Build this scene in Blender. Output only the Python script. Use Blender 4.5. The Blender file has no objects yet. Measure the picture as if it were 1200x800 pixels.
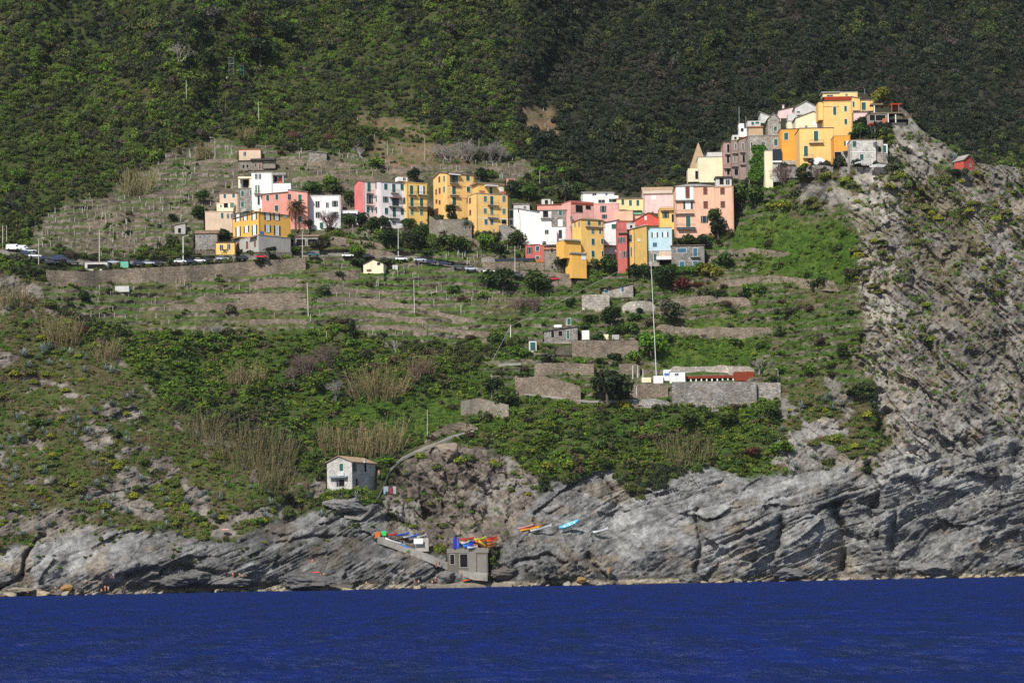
import bpy, math, random
import numpy as np
from mathutils import Vector, Matrix
random.seed(7); RNG = np.random.default_rng(7)
SC = bpy.context.scene; COL = SC.collection
for d in (bpy.data.objects, bpy.data.meshes):
    for x in list(d): d.remove(x)
# ------------------------------------------------------------------ camera
F = 2400.0; YH = 668.0; HC = 5.0; ROLL = math.radians(1.05)
CR, SR = math.cos(ROLL), math.sin(ROLL)
cam = bpy.data.cameras.new('camera'); camo = bpy.data.objects.new('camera', cam); COL.objects.link(camo)
cam.lens = 36*F/1200; cam.sensor_width = 36; cam.shift_y = (YH-400)/1200; cam.clip_start = 1; cam.clip_end = 8000
camo.matrix_world = Matrix(((CR, SR, 0, 0), (0, 0, -1, 0), (-SR, CR, 0, HC), (0, 0, 0, 1)))
SC.camera = camo
def ray(px, py):                       # direction with depth component 1
    a = (px-600)/F; b = (YH-py)/F
    return a*CR+b*SR, -a*SR+b*CR
def at(px, py, Y):
    x, z = ray(px, py)
    return Vector((x*Y, Y, HC+z*Y))
def proj(P):
    a = (P[0]*CR-(P[2]-HC)*SR)/P[1]; b = (P[0]*SR+(P[2]-HC)*CR)/P[1]
    return 600+F*a, YH-F*b
# ------------------------------------------------------------------ noise
def hsh(*k):
    h = np.zeros(np.shape(k[0]), np.uint32)
    for i, v in enumerate(k):
        v = np.asarray(v).astype(np.int64).astype(np.uint32)
        h = (h ^ (v*np.uint32(0x9E3779B1) + np.uint32(i*0x7F4A7C15 & 0xffffffff)))*np.uint32(0x85EBCA6B)
        h ^= h >> np.uint32(13)
    h = h*np.uint32(0xC2B2AE35); h ^= h >> np.uint32(16)
    return (h & np.uint32(0xffffff)).astype(np.float64)/0xffffff
def vn2(x, y, s=0):
    xi = np.floor(x); yi = np.floor(y); u = x-xi; v = y-yi
    u = u*u*(3-2*u); v = v*v*(3-2*v)
    a = hsh(xi, yi, xi*0+s); b = hsh(xi+1, yi, xi*0+s); c = hsh(xi, yi+1, xi*0+s); d = hsh(xi+1, yi+1, xi*0+s)
    return (a*(1-u)+b*u)*(1-v)+(c*(1-u)+d*u)*v
def fbm(x, y, o=4, s=0):               # about -1..1
    r = 0; A = 1; t = 0
    for i in range(o):
        r = r+A*(vn2(x, y, s+i)*2-1); t += A; A *= .55; x = x*2.03+17.1; y = y*2.03+5.7
    return r/t*1.6
def sstep(a, b, x):
    t = np.clip((x-a)/(b-a), 0, 1); return t*t*(3-2*t)
def blur(A, sx, sy):
    for ax, s in ((1, sx), (0, sy)):
        if s <= 0: continue
        n = int(s*2.5)+1; k = np.exp(-.5*(np.arange(-n, n+1)/s)**2); k /= k.sum()
        Ap = np.pad(A, [(n, n) if i == ax else (0, 0) for i in (0, 1)], mode='edge').astype(np.float32 if s < 4 else np.float64); m = A.shape[ax]
        B = 0
        for i, w in enumerate(k):
            B = B+w*(Ap[:, i:i+m] if ax == 1 else Ap[i:i+m])
        A = B
    return A
def inpoly(poly, X, Y):
    r = np.zeros(X.shape, bool); n = len(poly); j = n-1
    for i in range(n):
        xi, yi = poly[i]; xj, yj = poly[j]
        if yi != yj:
            c = ((yi > Y) != (yj > Y)) & (X < (xj-xi)*(Y-yi)/(yj-yi)+xi); r ^= c
        j = i
    return r
# ------------------------------------------------------------------ objects
def tag(o, label=None, cat=None, group=None, kind=None):
    if label: o['label'] = label
    if cat: o['category'] = cat
    if group: o['group'] = group
    if kind: o['kind'] = kind
    return o
def link(name, data, parent=None, loc=None):
    o = bpy.data.objects.new(name, data); COL.objects.link(o)
    if parent: o.parent = parent
    if loc is not None: o.location = loc
    return o
def empty(name, loc, rz=0):
    o = link(name, None, None, loc); o.rotation_euler = (0, 0, rz); o.empty_display_size = .5; return o
class MB:
    def __init__(s): s.v = []; s.f = []; s.m = []; s.mi = 0
    def poly(s, pts):
        n = len(s.v); s.v += [tuple(p) for p in pts]; s.f.append(tuple(range(n, n+len(pts)))); s.m.append(s.mi)
    def hexa(s, b, t):                  # bottom 4 (ccw from above), top 4
        n = len(s.v); s.v += [tuple(p) for p in list(b)+list(t)]
        for q in ((3, 2, 1, 0), (4, 5, 6, 7), (0, 1, 5, 4), (1, 2, 6, 5), (2, 3, 7, 6), (3, 0, 4, 7)):
            s.f.append(tuple(n+i for i in q)); s.m.append(s.mi)
    def box(s, x0, x1, y0, y1, z0, z1):
        s.hexa([(x0, y0, z0), (x1, y0, z0), (x1, y1, z0), (x0, y1, z0)], [(x0, y0, z1), (x1, y0, z1), (x1, y1, z1), (x0, y1, z1)])
    def bar(s, a, b, r, n=4, r2=None):
        a = Vector(a); b = Vector(b); d = b-a
        if d.length < 1e-6: return
        d.normalize(); q = d.orthogonal().normalized(); w = d.cross(q); r2 = r if r2 is None else r2
        k = len(s.v)
        for c, rr in ((a, r), (b, r2)):
            for i in range(n):
                t = 2*math.pi*(i+.5)/n; s.v.append(tuple(c+(q*math.cos(t)+w*math.sin(t))*rr))
        for i in range(n):
            j = (i+1) % n; s.f.append((k+i, k+j, k+n+j, k+n+i)); s.m.append(s.mi)
        s.f.append(tuple(k+n-1-i for i in range(n))); s.f.append(tuple(k+n+i for i in range(n))); s.m += [s.mi]*2
    def loft(s, rings, cap=True):
        k = len(s.v); n = len(rings[0])
        for r in rings: s.v += [tuple(p) for p in r]
        for i in range(len(rings)-1):
            for j in range(n):
                j2 = (j+1) % n; s.f.append((k+i*n+j, k+i*n+j2, k+(i+1)*n+j2, k+(i+1)*n+j)); s.m.append(s.mi)
        if cap:
            s.f.append(tuple(k+n-1-j for j in range(n))); s.f.append(tuple(k+(len(rings)-1)*n+j for j in range(n))); s.m += [s.mi]*2
    def mesh(s, name, mats):
        me = bpy.data.meshes.new(name); me.from_pydata(s.v, [], s.f)
        for m in (mats if isinstance(mats, (list, tuple)) else [mats]): me.materials.append(m)
        if any(s.m): me.polygons.foreach_set('material_index', s.m)
        me.update(); return me
    def build(s, name, mats, parent=None, smooth=False, loc=None):
        me = s.mesh(name, mats)
        if smooth: me.polygons.foreach_set('use_smooth', [True]*len(me.polygons))
        return link(name, me, parent, loc)
# ------------------------------------------------------------------ materials
class NT:
    def __init__(s, m): s.t = m.node_tree; s.n = s.t.nodes; s.l = s.t.links; s.b = s.n['Principled BSDF']
    def new(s, k, **kw):
        n = s.n.new(k)
        for a, v in kw.items():
            if isinstance(v, (int, float, str, bool)) and hasattr(n, a): setattr(n, a, v)
        return n
    def noise(s, scale, det=4, rough=.6, vec=None):
        n = s.n.new('ShaderNodeTexNoise'); n.inputs['Scale'].default_value = scale; n.inputs['Detail'].default_value = det; n.inputs['Roughness'].default_value = rough
        if vec is not None: s.l.new(vec, n.inputs['Vector'])
        return n.outputs['Fac']
    def ramp(s, fac, stops):
        r = s.n.new('ShaderNodeValToRGB'); e = r.color_ramp.elements
        while len(e) < len(stops): e.new(.5)
        for i, (p, c) in enumerate(stops):
            e[i].position = p; e[i].color = (*(c if hasattr(c, '__len__') else (c, c, c)), 1)
        s.l.new(fac, r.inputs['Fac']); return r.outputs['Color']
    def mix(s, a, b, fac, mode='MIX'):
        n = s.n.new('ShaderNodeMix'); n.data_type = 'RGBA'; n.blend_type = mode
        for sk, v in ((n.inputs[6], a), (n.inputs[7], b), (n.inputs[0], fac)):
            if hasattr(v, 'links'): s.l.new(v, sk)
            elif hasattr(v, '__len__'): sk.default_value = (*v[:3], 1)
            else: sk.default_value = v
        return n.outputs[2]
    def obj(s): return s.n.new('ShaderNodeTexCoord').outputs['Object']
    def geo(s): return s.n.new('ShaderNodeNewGeometry').outputs['Position']
    def mapv(s, vec, sc):
        n = s.n.new('ShaderNodeMapping'); s.l.new(vec, n.inputs['Vector']); n.inputs['Scale'].default_value = sc; return n.outputs['Vector']
    def bump(s, h, st=.4, d=.1):
        n = s.n.new('ShaderNodeBump'); n.inputs['Strength'].default_value = st; n.inputs['Distance'].default_value = d
        s.l.new(h, n.inputs['Height']); s.l.new(n.outputs['Normal'], s.b.inputs['Normal'])
_M = {}
def newmat(name, rough=.85, spec=.25):
    m = bpy.data.materials.new(name); m.use_nodes = True; t = NT(m)
    t.b.inputs['Roughness'].default_value = rough; t.b.inputs['Specular IOR Level'].default_value = spec
    return m, t
def plain(name, c, rough=.7, spec=.3, var=.18, sc=1.5, metal=0):
    if name in _M: return _M[name]
    m, t = newmat(name, rough, spec)
    n = t.noise(sc, 5, .65, t.geo()); f = t.ramp(n, [(.3, 1-var), (.7, 1+var)])
    t.l.new(t.mix(c, f, 1, 'MULTIPLY'), t.b.inputs['Base Color']); t.b.inputs['Metallic'].default_value = metal
    _M[name] = m; return m
PL = dict(white=(.80, .79, .77), cream=(.80, .72, .50), beige=(.66, .50, .37), yellow=(.80, .56, .22), gold=(.83, .46, .105), orange=(.80, .36, .065), amber=(.86, .545, .20),
          pink=(.70, .20, .19), palepink=(.74, .55, .52), lilac=(.72, .66, .66), salmon=(.76, .34, .27), peach=(.78, .47, .33), rose=(.76, .41, .36), red=(.60, .11, .085),
          blue=(.50, .66, .72), grey=(.42, .41, .39), dusk=(.30, .22, .19), duskpink=(.42, .27, .24), buff=(.50, .36, .22), ochre=(.81, .52, .16), concrete=(.42, .40, .36), paleyellow=(.80, .64, .32), rosy=(.52, .14, .12), grimy=(.58, .57, .54), terracotta=(.45, .15, .07), barered=(.30, .045, .02), oldcement=(.145, .13, .11), grimystone=(.22, .205, .175), brick=(.46, .09, .065), turq=(.16, .45, .33))
def plaster(k):
    n = 'plaster_'+k
    if n in _M: return _M[n]
    m, t = newmat(n, .9, .15); c = PL[k]; g = t.geo()
    big = t.ramp(t.noise(.35, 5, .7, g), [(.3, .86), (.7, 1.08)])
    stv = t.noise(1.0, 5, .65, t.mapv(g, (1.6, 1.6, .18)))           # rain streaks in the paint
    st = t.ramp(stv, [(.38, .80), (.58, 1.0)])
    fine = t.ramp(t.noise(5, 4, .6, g), [(.3, .94), (.7, 1.04)])
    c1 = t.mix(t.mix(t.mix(c, big, 1, 'MULTIPLY'), st, .55, 'MULTIPLY'), fine, 1, 'MULTIPLY')
    w = t.ramp(t.noise(.9, 6, .7, g), [(.66, 0.), (.72, 1.)])
    c1 = t.mix(c1, tuple(.55*x+.14 for x in c), w)
    t.l.new(c1, t.b.inputs['Base Color']); _M[n] = m; return m
def stonemat(k='stone', a=(.20, .175, .14), b=(.40, .36, .30), joint=(.13, .115, .095), sc=2.2):
    n = 'masonry_'+k
    if n in _M: return _M[n]
    m, t = newmat(n, .93, .1); g = t.mapv(t.geo(), (1, 1, 1.7))
    v = t.n.new('ShaderNodeTexVoronoi'); v.inputs['Scale'].default_value = sc; t.l.new(g, v.inputs['Vector'])
    v2 = t.n.new('ShaderNodeTexVoronoi'); v2.feature = 'DISTANCE_TO_EDGE'; v2.inputs['Scale'].default_value = sc; t.l.new(g, v2.inputs['Vector'])
    sep = t.n.new('ShaderNodeSeparateColor'); t.l.new(v.outputs['Color'], sep.inputs[0])
    c = t.mix(a, b, sep.outputs[0]); c = t.mix(c, (.30, .22, .15), t.ramp(sep.outputs[1], [(.7, 0.), (.8, .6)]))
    e = t.ramp(v2.outputs['Distance'], [(.0, 1.), (.09, 0.)]); c = t.mix(c, joint, e)
    big = t.ramp(t.noise(.25, 5, .7, t.geo()), [(.3, .55), (.7, 1.2)]); c = t.mix(c, big, 1, 'MULTIPLY'); c = t.mix(c, (.10, .11, .06), t.ramp(t.noise(.6, 5, .7, t.geo()), [(.58, 0.), (.7, .6)]))
    t.l.new(c, t.b.inputs['Base Color']); t.bump(v2.outputs['Distance'], .7, .25); _M[n] = m; return m
STONES = {'stone': lambda: stonemat(), 'palestone': lambda: stonemat('pale', (.30, .27, .23), (.56, .52, .46), (.20, .185, .16), 1.7),
          'greystone': lambda: stonemat('grey', (.19, .18, .165), (.42, .40, .37), (.10, .095, .09), 1.5), 'drystone': lambda: stonemat('dry', (.17, .135, .10), (.34, .28, .22), (.06, .05, .04), 1.7),  # dry-stone joints: shadow in the gaps put into the dark joint colour
          'whitestone': lambda: stonemat('limewashed', (.50, .48, .44), (.72, .70, .66), (.5, .48, .45), 2.4)}
def wallmat(k): return STONES[k]() if k in STONES else plaster(k)
def tilemat(k='tile'):
    n = 'roof_'+k
    if n in _M: return _M[n]
    A, B = dict(tile=((.34, .13, .065), (.42, .22, .13)), brown=((.23, .155, .105), (.33, .24, .17)), grey=((.27, .25, .225), (.38, .36, .33)), dark=((.05, .045, .042), (.10, .085, .075)), red=((.42, .09, .04), (.50, .15, .07)), tan=((.40, .27, .17), (.48, .34, .22)))[k]
    m, t = newmat(n, .9, .15); g = t.geo()
    br = t.n.new('ShaderNodeTexVoronoi'); br.inputs['Scale'].default_value = 3.5; t.l.new(g, br.inputs['Vector'])
    sep = t.n.new('ShaderNodeSeparateColor'); t.l.new(br.outputs['Color'], sep.inputs[0])
    c = t.mix(A, B, sep.outputs[0]); c = t.mix(c, t.ramp(t.noise(.8, 5, .7, g), [(.3, .7), (.7, 1.15)]), 1, 'MULTIPLY')
    t.l.new(c, t.b.inputs['Base Color'])
    wv = t.n.new('ShaderNodeTexWave'); wv.inputs['Scale'].default_value = 2.2; wv.inputs['Distortion'].default_value = .6; t.l.new(g, wv.inputs['Vector'])
    t.bump(wv.outputs['Fac'], .5, .08); _M[n] = m; return m
GREEN = lambda: plain('green_shutter_paint', (.012, .085, .065), .5, .4, .2)
def shut(k): return {'g': GREEN, 'o': lambda: plain('dark_green_shutter_paint', (.014, .045, .035), .5, .4), 'b': lambda: plain('brown_shutter_paint', (.15, .045, .025), .6), 'B': lambda: plain('blue_shutter_paint', (.04, .12, .19), .5), 'G': lambda: plain('faded_green_shutter_paint', (.10, .17, .11), .7)}[k]()
def GLASS():
    if 'glass' in _M: return _M['glass']
    m, t = newmat('dark_window_glass', .08, .5); t.b.inputs['Base Color'].default_value = (.018, .022, .028, 1); _M['glass'] = m; return m
CURT = lambda: plain('white_curtain_and_frame', (.72, .72, .72), .6, .3, .1)
WHITE = lambda: plain('white_paint', (.80, .80, .79), .5, .4, .05)
IRON = lambda: plain('iron_railing', (.05, .05, .05), .5, .4, .2)
DARK = lambda: plain('painted_interior_shade', (.012, .011, .011), .9, .1)  # near-black paint that stands for the shade inside openings
WOOD = lambda: plain('weathered_wood', (.17, .13, .09), .85, .15, .3, 4)
GALV = lambda: plain('galvanised_steel', (.52, .53, .53), .45, .5, .12)
CONC = lambda: plain('weathered_concrete', (.36, .34, .30), .9, .15, .3, .8)
# ------------------------------------------------------------------ the hill: depth of the slope along each line of sight (a relief model of the coast)
ST = 1.1
GX = np.arange(-330, 1561, ST); GY = np.arange(-70, 716, ST)
PX, PY = np.meshgrid(GX, GY)
NEAR = [(-300, [(697, 596), (640, 603), (560, 619), (480, 636), (400, 653), (330, 672), (300, 684), (250, 720), (150, 760), (0, 838), (-100, 890)]),
 (0, [(697, 598), (640, 606), (560, 624), (480, 643), (400, 660), (330, 680), (302, 692), (250, 728), (150, 770), (0, 848), (-100, 902)]),
 (150, [(694, 602), (640, 608), (560, 628), (480, 650), (400, 676), (330, 699), (305, 707), (296, 716), (250, 736), (150, 785), (0, 862), (-100, 920)]),
 (300, [(692, 606), (640, 612), (560, 634), (480, 657), (400, 683), (330, 706), (290, 722), (240, 742), (180, 772), (100, 820), (0, 884), (-100, 950)]),
 (450, [(690, 613), (640, 622), (600, 633), (560, 643), (480, 666), (400, 692), (320, 718), (260, 741), (200, 771), (100, 833), (0, 900), (-100, 970)]),
 (600, [(687, 620), (650, 625), (600, 633), (560, 642), (500, 659), (400, 692), (320, 720), (260, 745), (200, 778), (100, 845), (0, 915), (-100, 990)]),
 (750, [(685, 626), (620, 633), (560, 642), (500, 658), (440, 678), (400, 691), (320, 720), (260, 746), (225, 768), (195, 790), (100, 860), (0, 930), (-100, 1010)]),
 (850, [(682, 630), (600, 638), (560, 645), (500, 659), (440, 677), (380, 695), (300, 720), (215, 750), (160, 772), (100, 800), (-100, 900)]),
 (940, [(680, 634), (580, 641), (540, 647), (480, 659), (400, 679), (300, 703), (200, 726), (150, 742), (115, 765), (0, 830), (-100, 890)]),
 (1000, [(679, 636), (560, 642), (450, 654), (300, 681), (200, 706), (140, 730), (112, 750), (0, 820), (-100, 880)]),
 (1060, [(677, 638), (560, 643), (450, 654), (300, 674), (200, 692), (155, 704), (112, 735), (0, 800), (-100, 860)]),
 (1100, [(676, 640), (560, 645), (450, 656), (300, 675), (200, 695), (165, 706), (100, 740), (-100, 850)]),
 (1200, [(674, 644), (560, 650), (450, 662), (300, 684), (200, 704), (150, 725), (-100, 860)]),
 (1450, [(668, 652), (560, 660), (450, 672), (300, 696), (200, 720), (-100, 880)])]
FAR = [(-300, [(250, 720), (150, 760), (0, 838), (-100, 890)]), (0, [(250, 728), (150, 770), (0, 848), (-100, 902)]), (150, [(250, 736), (150, 785), (0, 862), (-100, 920)]),
 (300, [(240, 742), (180, 772), (100, 820), (0, 884), (-100, 950)]), (450, [(260, 741), (200, 771), (100, 833), (0, 900), (-100, 970)]), (600, [(260, 745), (200, 778), (100, 845), (0, 915), (-100, 990)]),
 (720, [(230, 770), (195, 800), (100, 880), (0, 955), (-100, 1030)]), (850, [(230, 800), (160, 868), (100, 922), (0, 1005), (-100, 1090)]),
 (1000, [(230, 830), (160, 910), (100, 970), (0, 1070), (-100, 1160)]), (1200, [(230, 880), (160, 960), (100, 1030), (0, 1140), (-100, 1240)]), (1450, [(230, 930), (100, 1110), (-100, 1330)])]
RIDGE = [(-300, 150), (500, 170), (650, 188), (700, 203), (740, 207), (780, 200), (815, 185), (850, 160), (880, 143), (920, 128), (960, 112), (1000, 106), (1040, 110), (1062, 128), (1085, 152), (1110, 170), (1125, 184), (1145, 188), (1200, 194), (1300, 205), (1450, 225)]
def colfield(cols):
    T = np.zeros((len(GY), len(cols)))
    for i, (cx, pts) in enumerate(cols):
        p = sorted(pts); ys = [a for a, _ in p]; vs = [b for _, b in p]
        ys = [ys[0]-400] + ys + [ys[-1]+200]
        vs = [vs[0]+400*(vs[0]-vs[1])/(p[1][0]-p[0][0])] + vs + [vs[-1]-4]
        T[:, i] = np.interp(GY, ys, vs)
    cx = [c for c, _ in cols]
    return np.array([np.interp(GX, cx, r) for r in T])
YN = blur(colfield(NEAR), 26, 5); YF = blur(colfield(FAR), 30, 8)
ry = np.interp(GX, [a for a, _ in RIDGE], [b for _, b in RIDGE]) + 2.2*fbm(GX/14, GX*0, 3, 9)
BACK = sstep(3.5, -3.5, (PY-ry[None, :])/(1+14*sstep(760, 640, PX)))*sstep(560, 740, PX)               # 1 = beyond the ridge
def g(cx, cy, sx, sy): return np.exp(-((PX-cx)/sx)**2-((PY-cy)/sy)**2)
# big forms of the shore and the slopes (metres; negative = towards the sea)
YN = YN + 9*g(505, 620, 70, 45) - 7*g(640, 655, 55, 32) - 9*g(880, 620, 90, 45) - 5*g(200, 660, 150, 26) + 7*g(990, 640, 28, 60) - 5*g(1040, 600, 30, 60) \
   + 5*g(1085, 260, 22, 90) - 4*g(1010, 300, 22, 80) - 4*g(1150, 330, 22, 90) + 5*g(720, 610, 26, 40) - 6*g(520, 540, 40, 24) - 5*g(430, 590, 40, 20) + 5*g(330, 600, 30, 20) \
   - 5*g(120, 470, 70, 50) + 5*g(560, 470, 40, 50) - 4*g(470, 660, 40, 14)
wx = fbm(PX/90, PY/70, 4, 3); wz = fbm(PX/34, PY/26, 4, 21)
YN = YN + 3.2*wx + 1.3*wz*sstep(.0, 1, (PY-150)/100)
gul = fbm((PX+PY*.35)/120, PY/260, 4, 31); gul2 = fbm((PX-PY*.2)/45, PY/110, 4, 37)
YF = YF + (30*gul + 9*gul2)*sstep(250, 60, PY)
LEFTF = sstep(250, 60, PY)*sstep(780, 640, PX)
YN = YN + (24*gul + 8*gul2)*LEFTF
Y0 = YN*(1-BACK)+YF*BACK
Z0 = HC + (-(PX-600)/F*SR + (YH-PY)/F*CR)*Y0
YC = Y0.copy()                                          # carved for houses below
NOVEG = np.zeros(Y0.shape)
def samp(A, px, py):
    fx = np.clip((np.asarray(px, float)-GX[0])/ST, 0, len(GX)-1.001); fy = np.clip((np.asarray(py, float)-GY[0])/ST, 0, len(GY)-1.001)
    i = fx.astype(int); j = fy.astype(int); u = fx-i; v = fy-j
    return (A[j, i]*(1-u)+A[j, i+1]*u)*(1-v)+(A[j+1, i]*(1-u)+A[j+1, i+1]*u)*v
def Yb(px, py): return float(samp(Y0, px, py))
def rect_idx(x0, x1, y0, y1):
    i0 = max(0, int((x0-GX[0])/ST)); i1 = min(len(GX), int((x1-GX[0])/ST)+2); j0 = max(0, int((y0-GY[0])/ST)); j1 = min(len(GY), int((y1-GY[0])/ST)+2)
    return slice(j0, j1), slice(i0, i1)
# ------------------------------------------------------------------ houses
REG = dict(R1=(200, 160, .1875), R2=(380, 170, .1875), R3=(540, 190, .1875), R4=(660, 190, .1875), R5=(780, 120, .15), R6=(900, 90, .16875), R7=(0, 220, .225),
           R8=(570, 320, .225), M=(340, 500, .25), N=(540, 560, .2), Q=(740, 400, .225), P=(0, 0, 1), C=(375, 525, .075), I=(265, 240, .075), S=(200, 300, .25))
HOUSES = []
def plane_hit(px, py, O, n):
    x, z = ray(px, py); d = Vector((x, 1, z)); c = Vector((0, 0, HC))
    k = (O-c).dot(n)/d.dot(n); return c+d*k
def facemesh(mb, fr, a0, a1, z0, z1, o0, o1):
    o, u, n = fr; Zv = Vector((0, 0, 1))
    P = lambda a, z, q: o+u*a+n*q+Zv*z
    mb.hexa([P(a0, z0, o1), P(a1, z0, o1), P(a1, z0, o0), P(a0, z0, o0)], [P(a0, z1, o1), P(a1, z1, o1), P(a1, z1, o0), P(a0, z1, o0)])
def frame4(mb, fr, a0, a1, z0, z1, t, o0, o1):
    facemesh(mb, fr, a0-t, a0, z0-t, z1+t, o0, o1); facemesh(mb, fr, a1, a1+t, z0-t, z1+t, o0, o1)
    facemesh(mb, fr, a0, a1, z1, z1+t, o0, o1); facemesh(mb, fr, a0, a1, z0-t, z0, o0, o1+.05)
def window(root, fr, ch, a, z, w, h):
    """one window or door: frame (own mesh) > pane, shutters"""
    a0, a1, z0, z1 = a-w/2, a+w/2, z-h/2, z+h/2
    door = ch in 'D' or h > 2.05
    mb = MB(); name = 'door' if door else 'window'
    fm = WHITE() if ch in 'cwgGB' else plain('pale_stone_surround', (.55, .52, .46), .9)
    if ch in 'aA':
        mb.mi = 0; n = 8
        frame4(mb, fr, a0, a1, z0, z1, .1, 0, .06); o = mb.build('window', fm, root)
        p = MB(); facemesh(p, fr, a0, a1, z0, z1, -.02, .03)
        O, u, nn = fr
        pts = [O+u*(a+w/2*math.cos(t))+nn*.035+Vector((0, 0, z1+w/2*math.sin(t)*.8)) for t in [math.pi*i/n for i in range(n+1)]]
        p.poly(pts); p.build('pane', GLASS() if ch == 'a' else CURT(), o); return
    frame4(mb, fr, a0, a1, z0, z1, .09, 0, .05); o = mb.build(name, fm, root)
    if ch in 'gbBG':
        for s in (0, 1):
            p = MB(); m = .5*(a0+a1)
            facemesh(p, fr, (a0, m+.015)[s], (m-.015, a1)[s], z0, z1, 0, .07); p.build('shutter', shut(ch), o)
    elif ch in 'oc':
        p = MB(); facemesh(p, fr, a0, a1, z0, z1, -.01, .02); p.build('pane', CURT() if ch == 'c' else GLASS(), o)
        if ch == 'c':
            q = MB(); facemesh(q, fr, a-.05, a+.05, z0, z1, .02, .05); q.build('glazing_bar', plain('grey_glazing_bar', (.3, .3, .3)), o)
        for s in (0, 1):
            p = MB(); sw = max(.28, w*.42)
            b0 = (a0-.1-sw, a1+.1)[s]; facemesh(p, fr, b0, b0+sw, z0, z1, .01, .07); p.build('shutter', shut('o'), o)
    elif ch == 'd':
        p = MB(); facemesh(p, fr, a0, a1, z0, z1, -.01, .02); p.build('pane', GLASS(), o)
        if w > .5 and h < 2.6:
            q = MB(); facemesh(q, fr, a-.035, a+.035, z0, z1, .02, .045); q.build('glazing_bar', WHITE(), o)
    elif ch == 'w':
        p = MB(); facemesh(p, fr, a0, a1, z0, z1, 0, .04); p.build('panel', CURT(), o)
    elif ch == 'D':
        p = MB(); facemesh(p, fr, a0, a1, z0, z1, 0, .04); p.build('leaf', plain('brown_door_paint', (.16, .05, .03), .6), o)
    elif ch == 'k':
        p = MB(); facemesh(p, fr, a0, a1, z0, z1, 0, .03); p.build('opening', DARK(), o)  # thin panel on the wall, its colour paints the shade of a hole
def balcony(root, fr, a, z, w, dep=1.0):
    mb = MB(); facemesh(mb, fr, a-w/2, a+w/2, z-.16, z, 0, dep); o = mb.build('balcony', CONC(), root)
    r = MB(); O, u, n = fr; Zv = Vector((0, 0, 1)); P = lambda q, zz, out: O+u*q+n*out+Zv*zz
    a0, a1 = a-w/2+.04, a+w/2-.04
    r.bar(P(a0, z+1, dep-.05), P(a1, z+1, dep-.05), .035); r.bar(P(a0, z+1, 0.02), P(a0, z+1, dep-.05), .035); r.bar(P(a1, z+1, 0.02), P(a1, z+1, dep-.05), .035)
    k = max(3, int(w/.16))
    for i in range(k+1):
        q = a0+(a1-a0)*i/k; r.bar(P(q, z, dep-.05), P(q, z+1, dep-.05), .014, 3)
    r.build('railing', IRON(), o)
def awning(root, fr, a, z, w, mat, dep=1.2, drop=.5):
    O, u, n = fr; Zv = Vector((0, 0, 1)); P = lambda q, zz, out: O+u*q+n*out+Zv*zz
    mb = MB(); mb.hexa([P(a-w/2, z-drop-.06, dep), P(a+w/2, z-drop-.06, dep), P(a+w/2, z-.06, .0), P(a-w/2, z-.06, .0)],
                       [P(a-w/2, z-drop, dep), P(a+w/2, z-drop, dep), P(a+w/2, z, .0), P(a-w/2, z, .0)])
    mb.build('awning', mat, root)
def slab(mb, q, t):                    # q = 4 points ccw from above
    mb.hexa([(p[0], p[1], p[2]) for p in q], [(p[0], p[1], p[2]+t) for p in q])
def make_roof(root, kind, W, D, H, r, mat, ov=.35, chim=None, cmat=None):
    mb = MB(); t = .16; e = .004
    if kind == 'flat':
        mb.box(-.12, W+.12, -.12, D+.12, H+e, H+.22)
    elif kind == 'gf':
        s = r/(W/2)
        slab(mb, [(-ov, -ov, H-s*ov+e), (W/2, -ov, H+r+e), (W/2, D+ov, H+r+e), (-ov, D+ov, H-s*ov+e)], t)
        slab(mb, [(W/2+.003, -ov, H+r+e), (W+ov, -ov, H-s*ov+e), (W+ov, D+ov, H-s*ov+e), (W/2+.003, D+ov, H+r+e)], t)
    elif kind == 'gs':
        s = r/(D/2)
        slab(mb, [(-ov, -ov, H-s*ov+e), (W+ov, -ov, H-s*ov+e), (W+ov, D/2, H+r+e), (-ov, D/2, H+r+e)], t)
        slab(mb, [(-ov, D/2+.003, H+r+e), (W+ov, D/2+.003, H+r+e), (W+ov, D+ov, H-s*ov+e), (-ov, D+ov, H-s*ov+e)], t)
    elif kind == 'hip':
        m = min(W, D)/2; A = (-ov, -ov, H+e); B = (W+ov, -ov, H+e); C_ = (W+ov, D+ov, H+e); E = (-ov, D+ov, H+e)
        R1 = (m, D/2 if W >= D else m, H+r); R2 = (W-m, D/2, H+r) if W >= D else (m, D-m, H+r)
        if W >= D:
            for q in ((A, B, R2, R1), (B, C_, R2), (C_, E, R1, R2), (E, A, R1)): mb.poly(q)
        else:
            for q in ((A, B, R1), (B, C_, R2, R1), (C_, E, R2), (E, A, R1, R2)): mb.poly(q)
        mb.box(-ov, W+ov, -ov, D+ov, H-.12, H-.002)
    elif kind in ('sl', 'sr'):
        za, zb = (H+r, H) if kind == 'sl' else (H, H+r)
        s = (zb-za)/W
        slab(mb, [(-ov, -ov, za-s*ov+e), (W+ov, -ov, zb+s*ov+e), (W+ov, D+ov, zb+s*ov+e), (-ov, D+ov, za-s*ov+e)], t)
    elif kind == 'sb':
        s = r/D
        slab(mb, [(-ov, -ov, H-s*ov+e), (W+ov, -ov, H-s*ov+e), (W+ov, D+ov, H+r+s*ov+e), (-ov, D+ov, H+r+s*ov+e)], t)
    o = mb.build('roof', mat, root)
    for (ca, cz, ch) in (chim or []):
        c = MB(); c.box(ca-.32, ca+.32, cz-.32, cz+.32, H-.3, H+ch); c.box(ca-.42, ca+.42, cz-.42, cz+.42, H+ch+.001, H+ch+.14); c.build('chimney', cmat, o)
    return o
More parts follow.
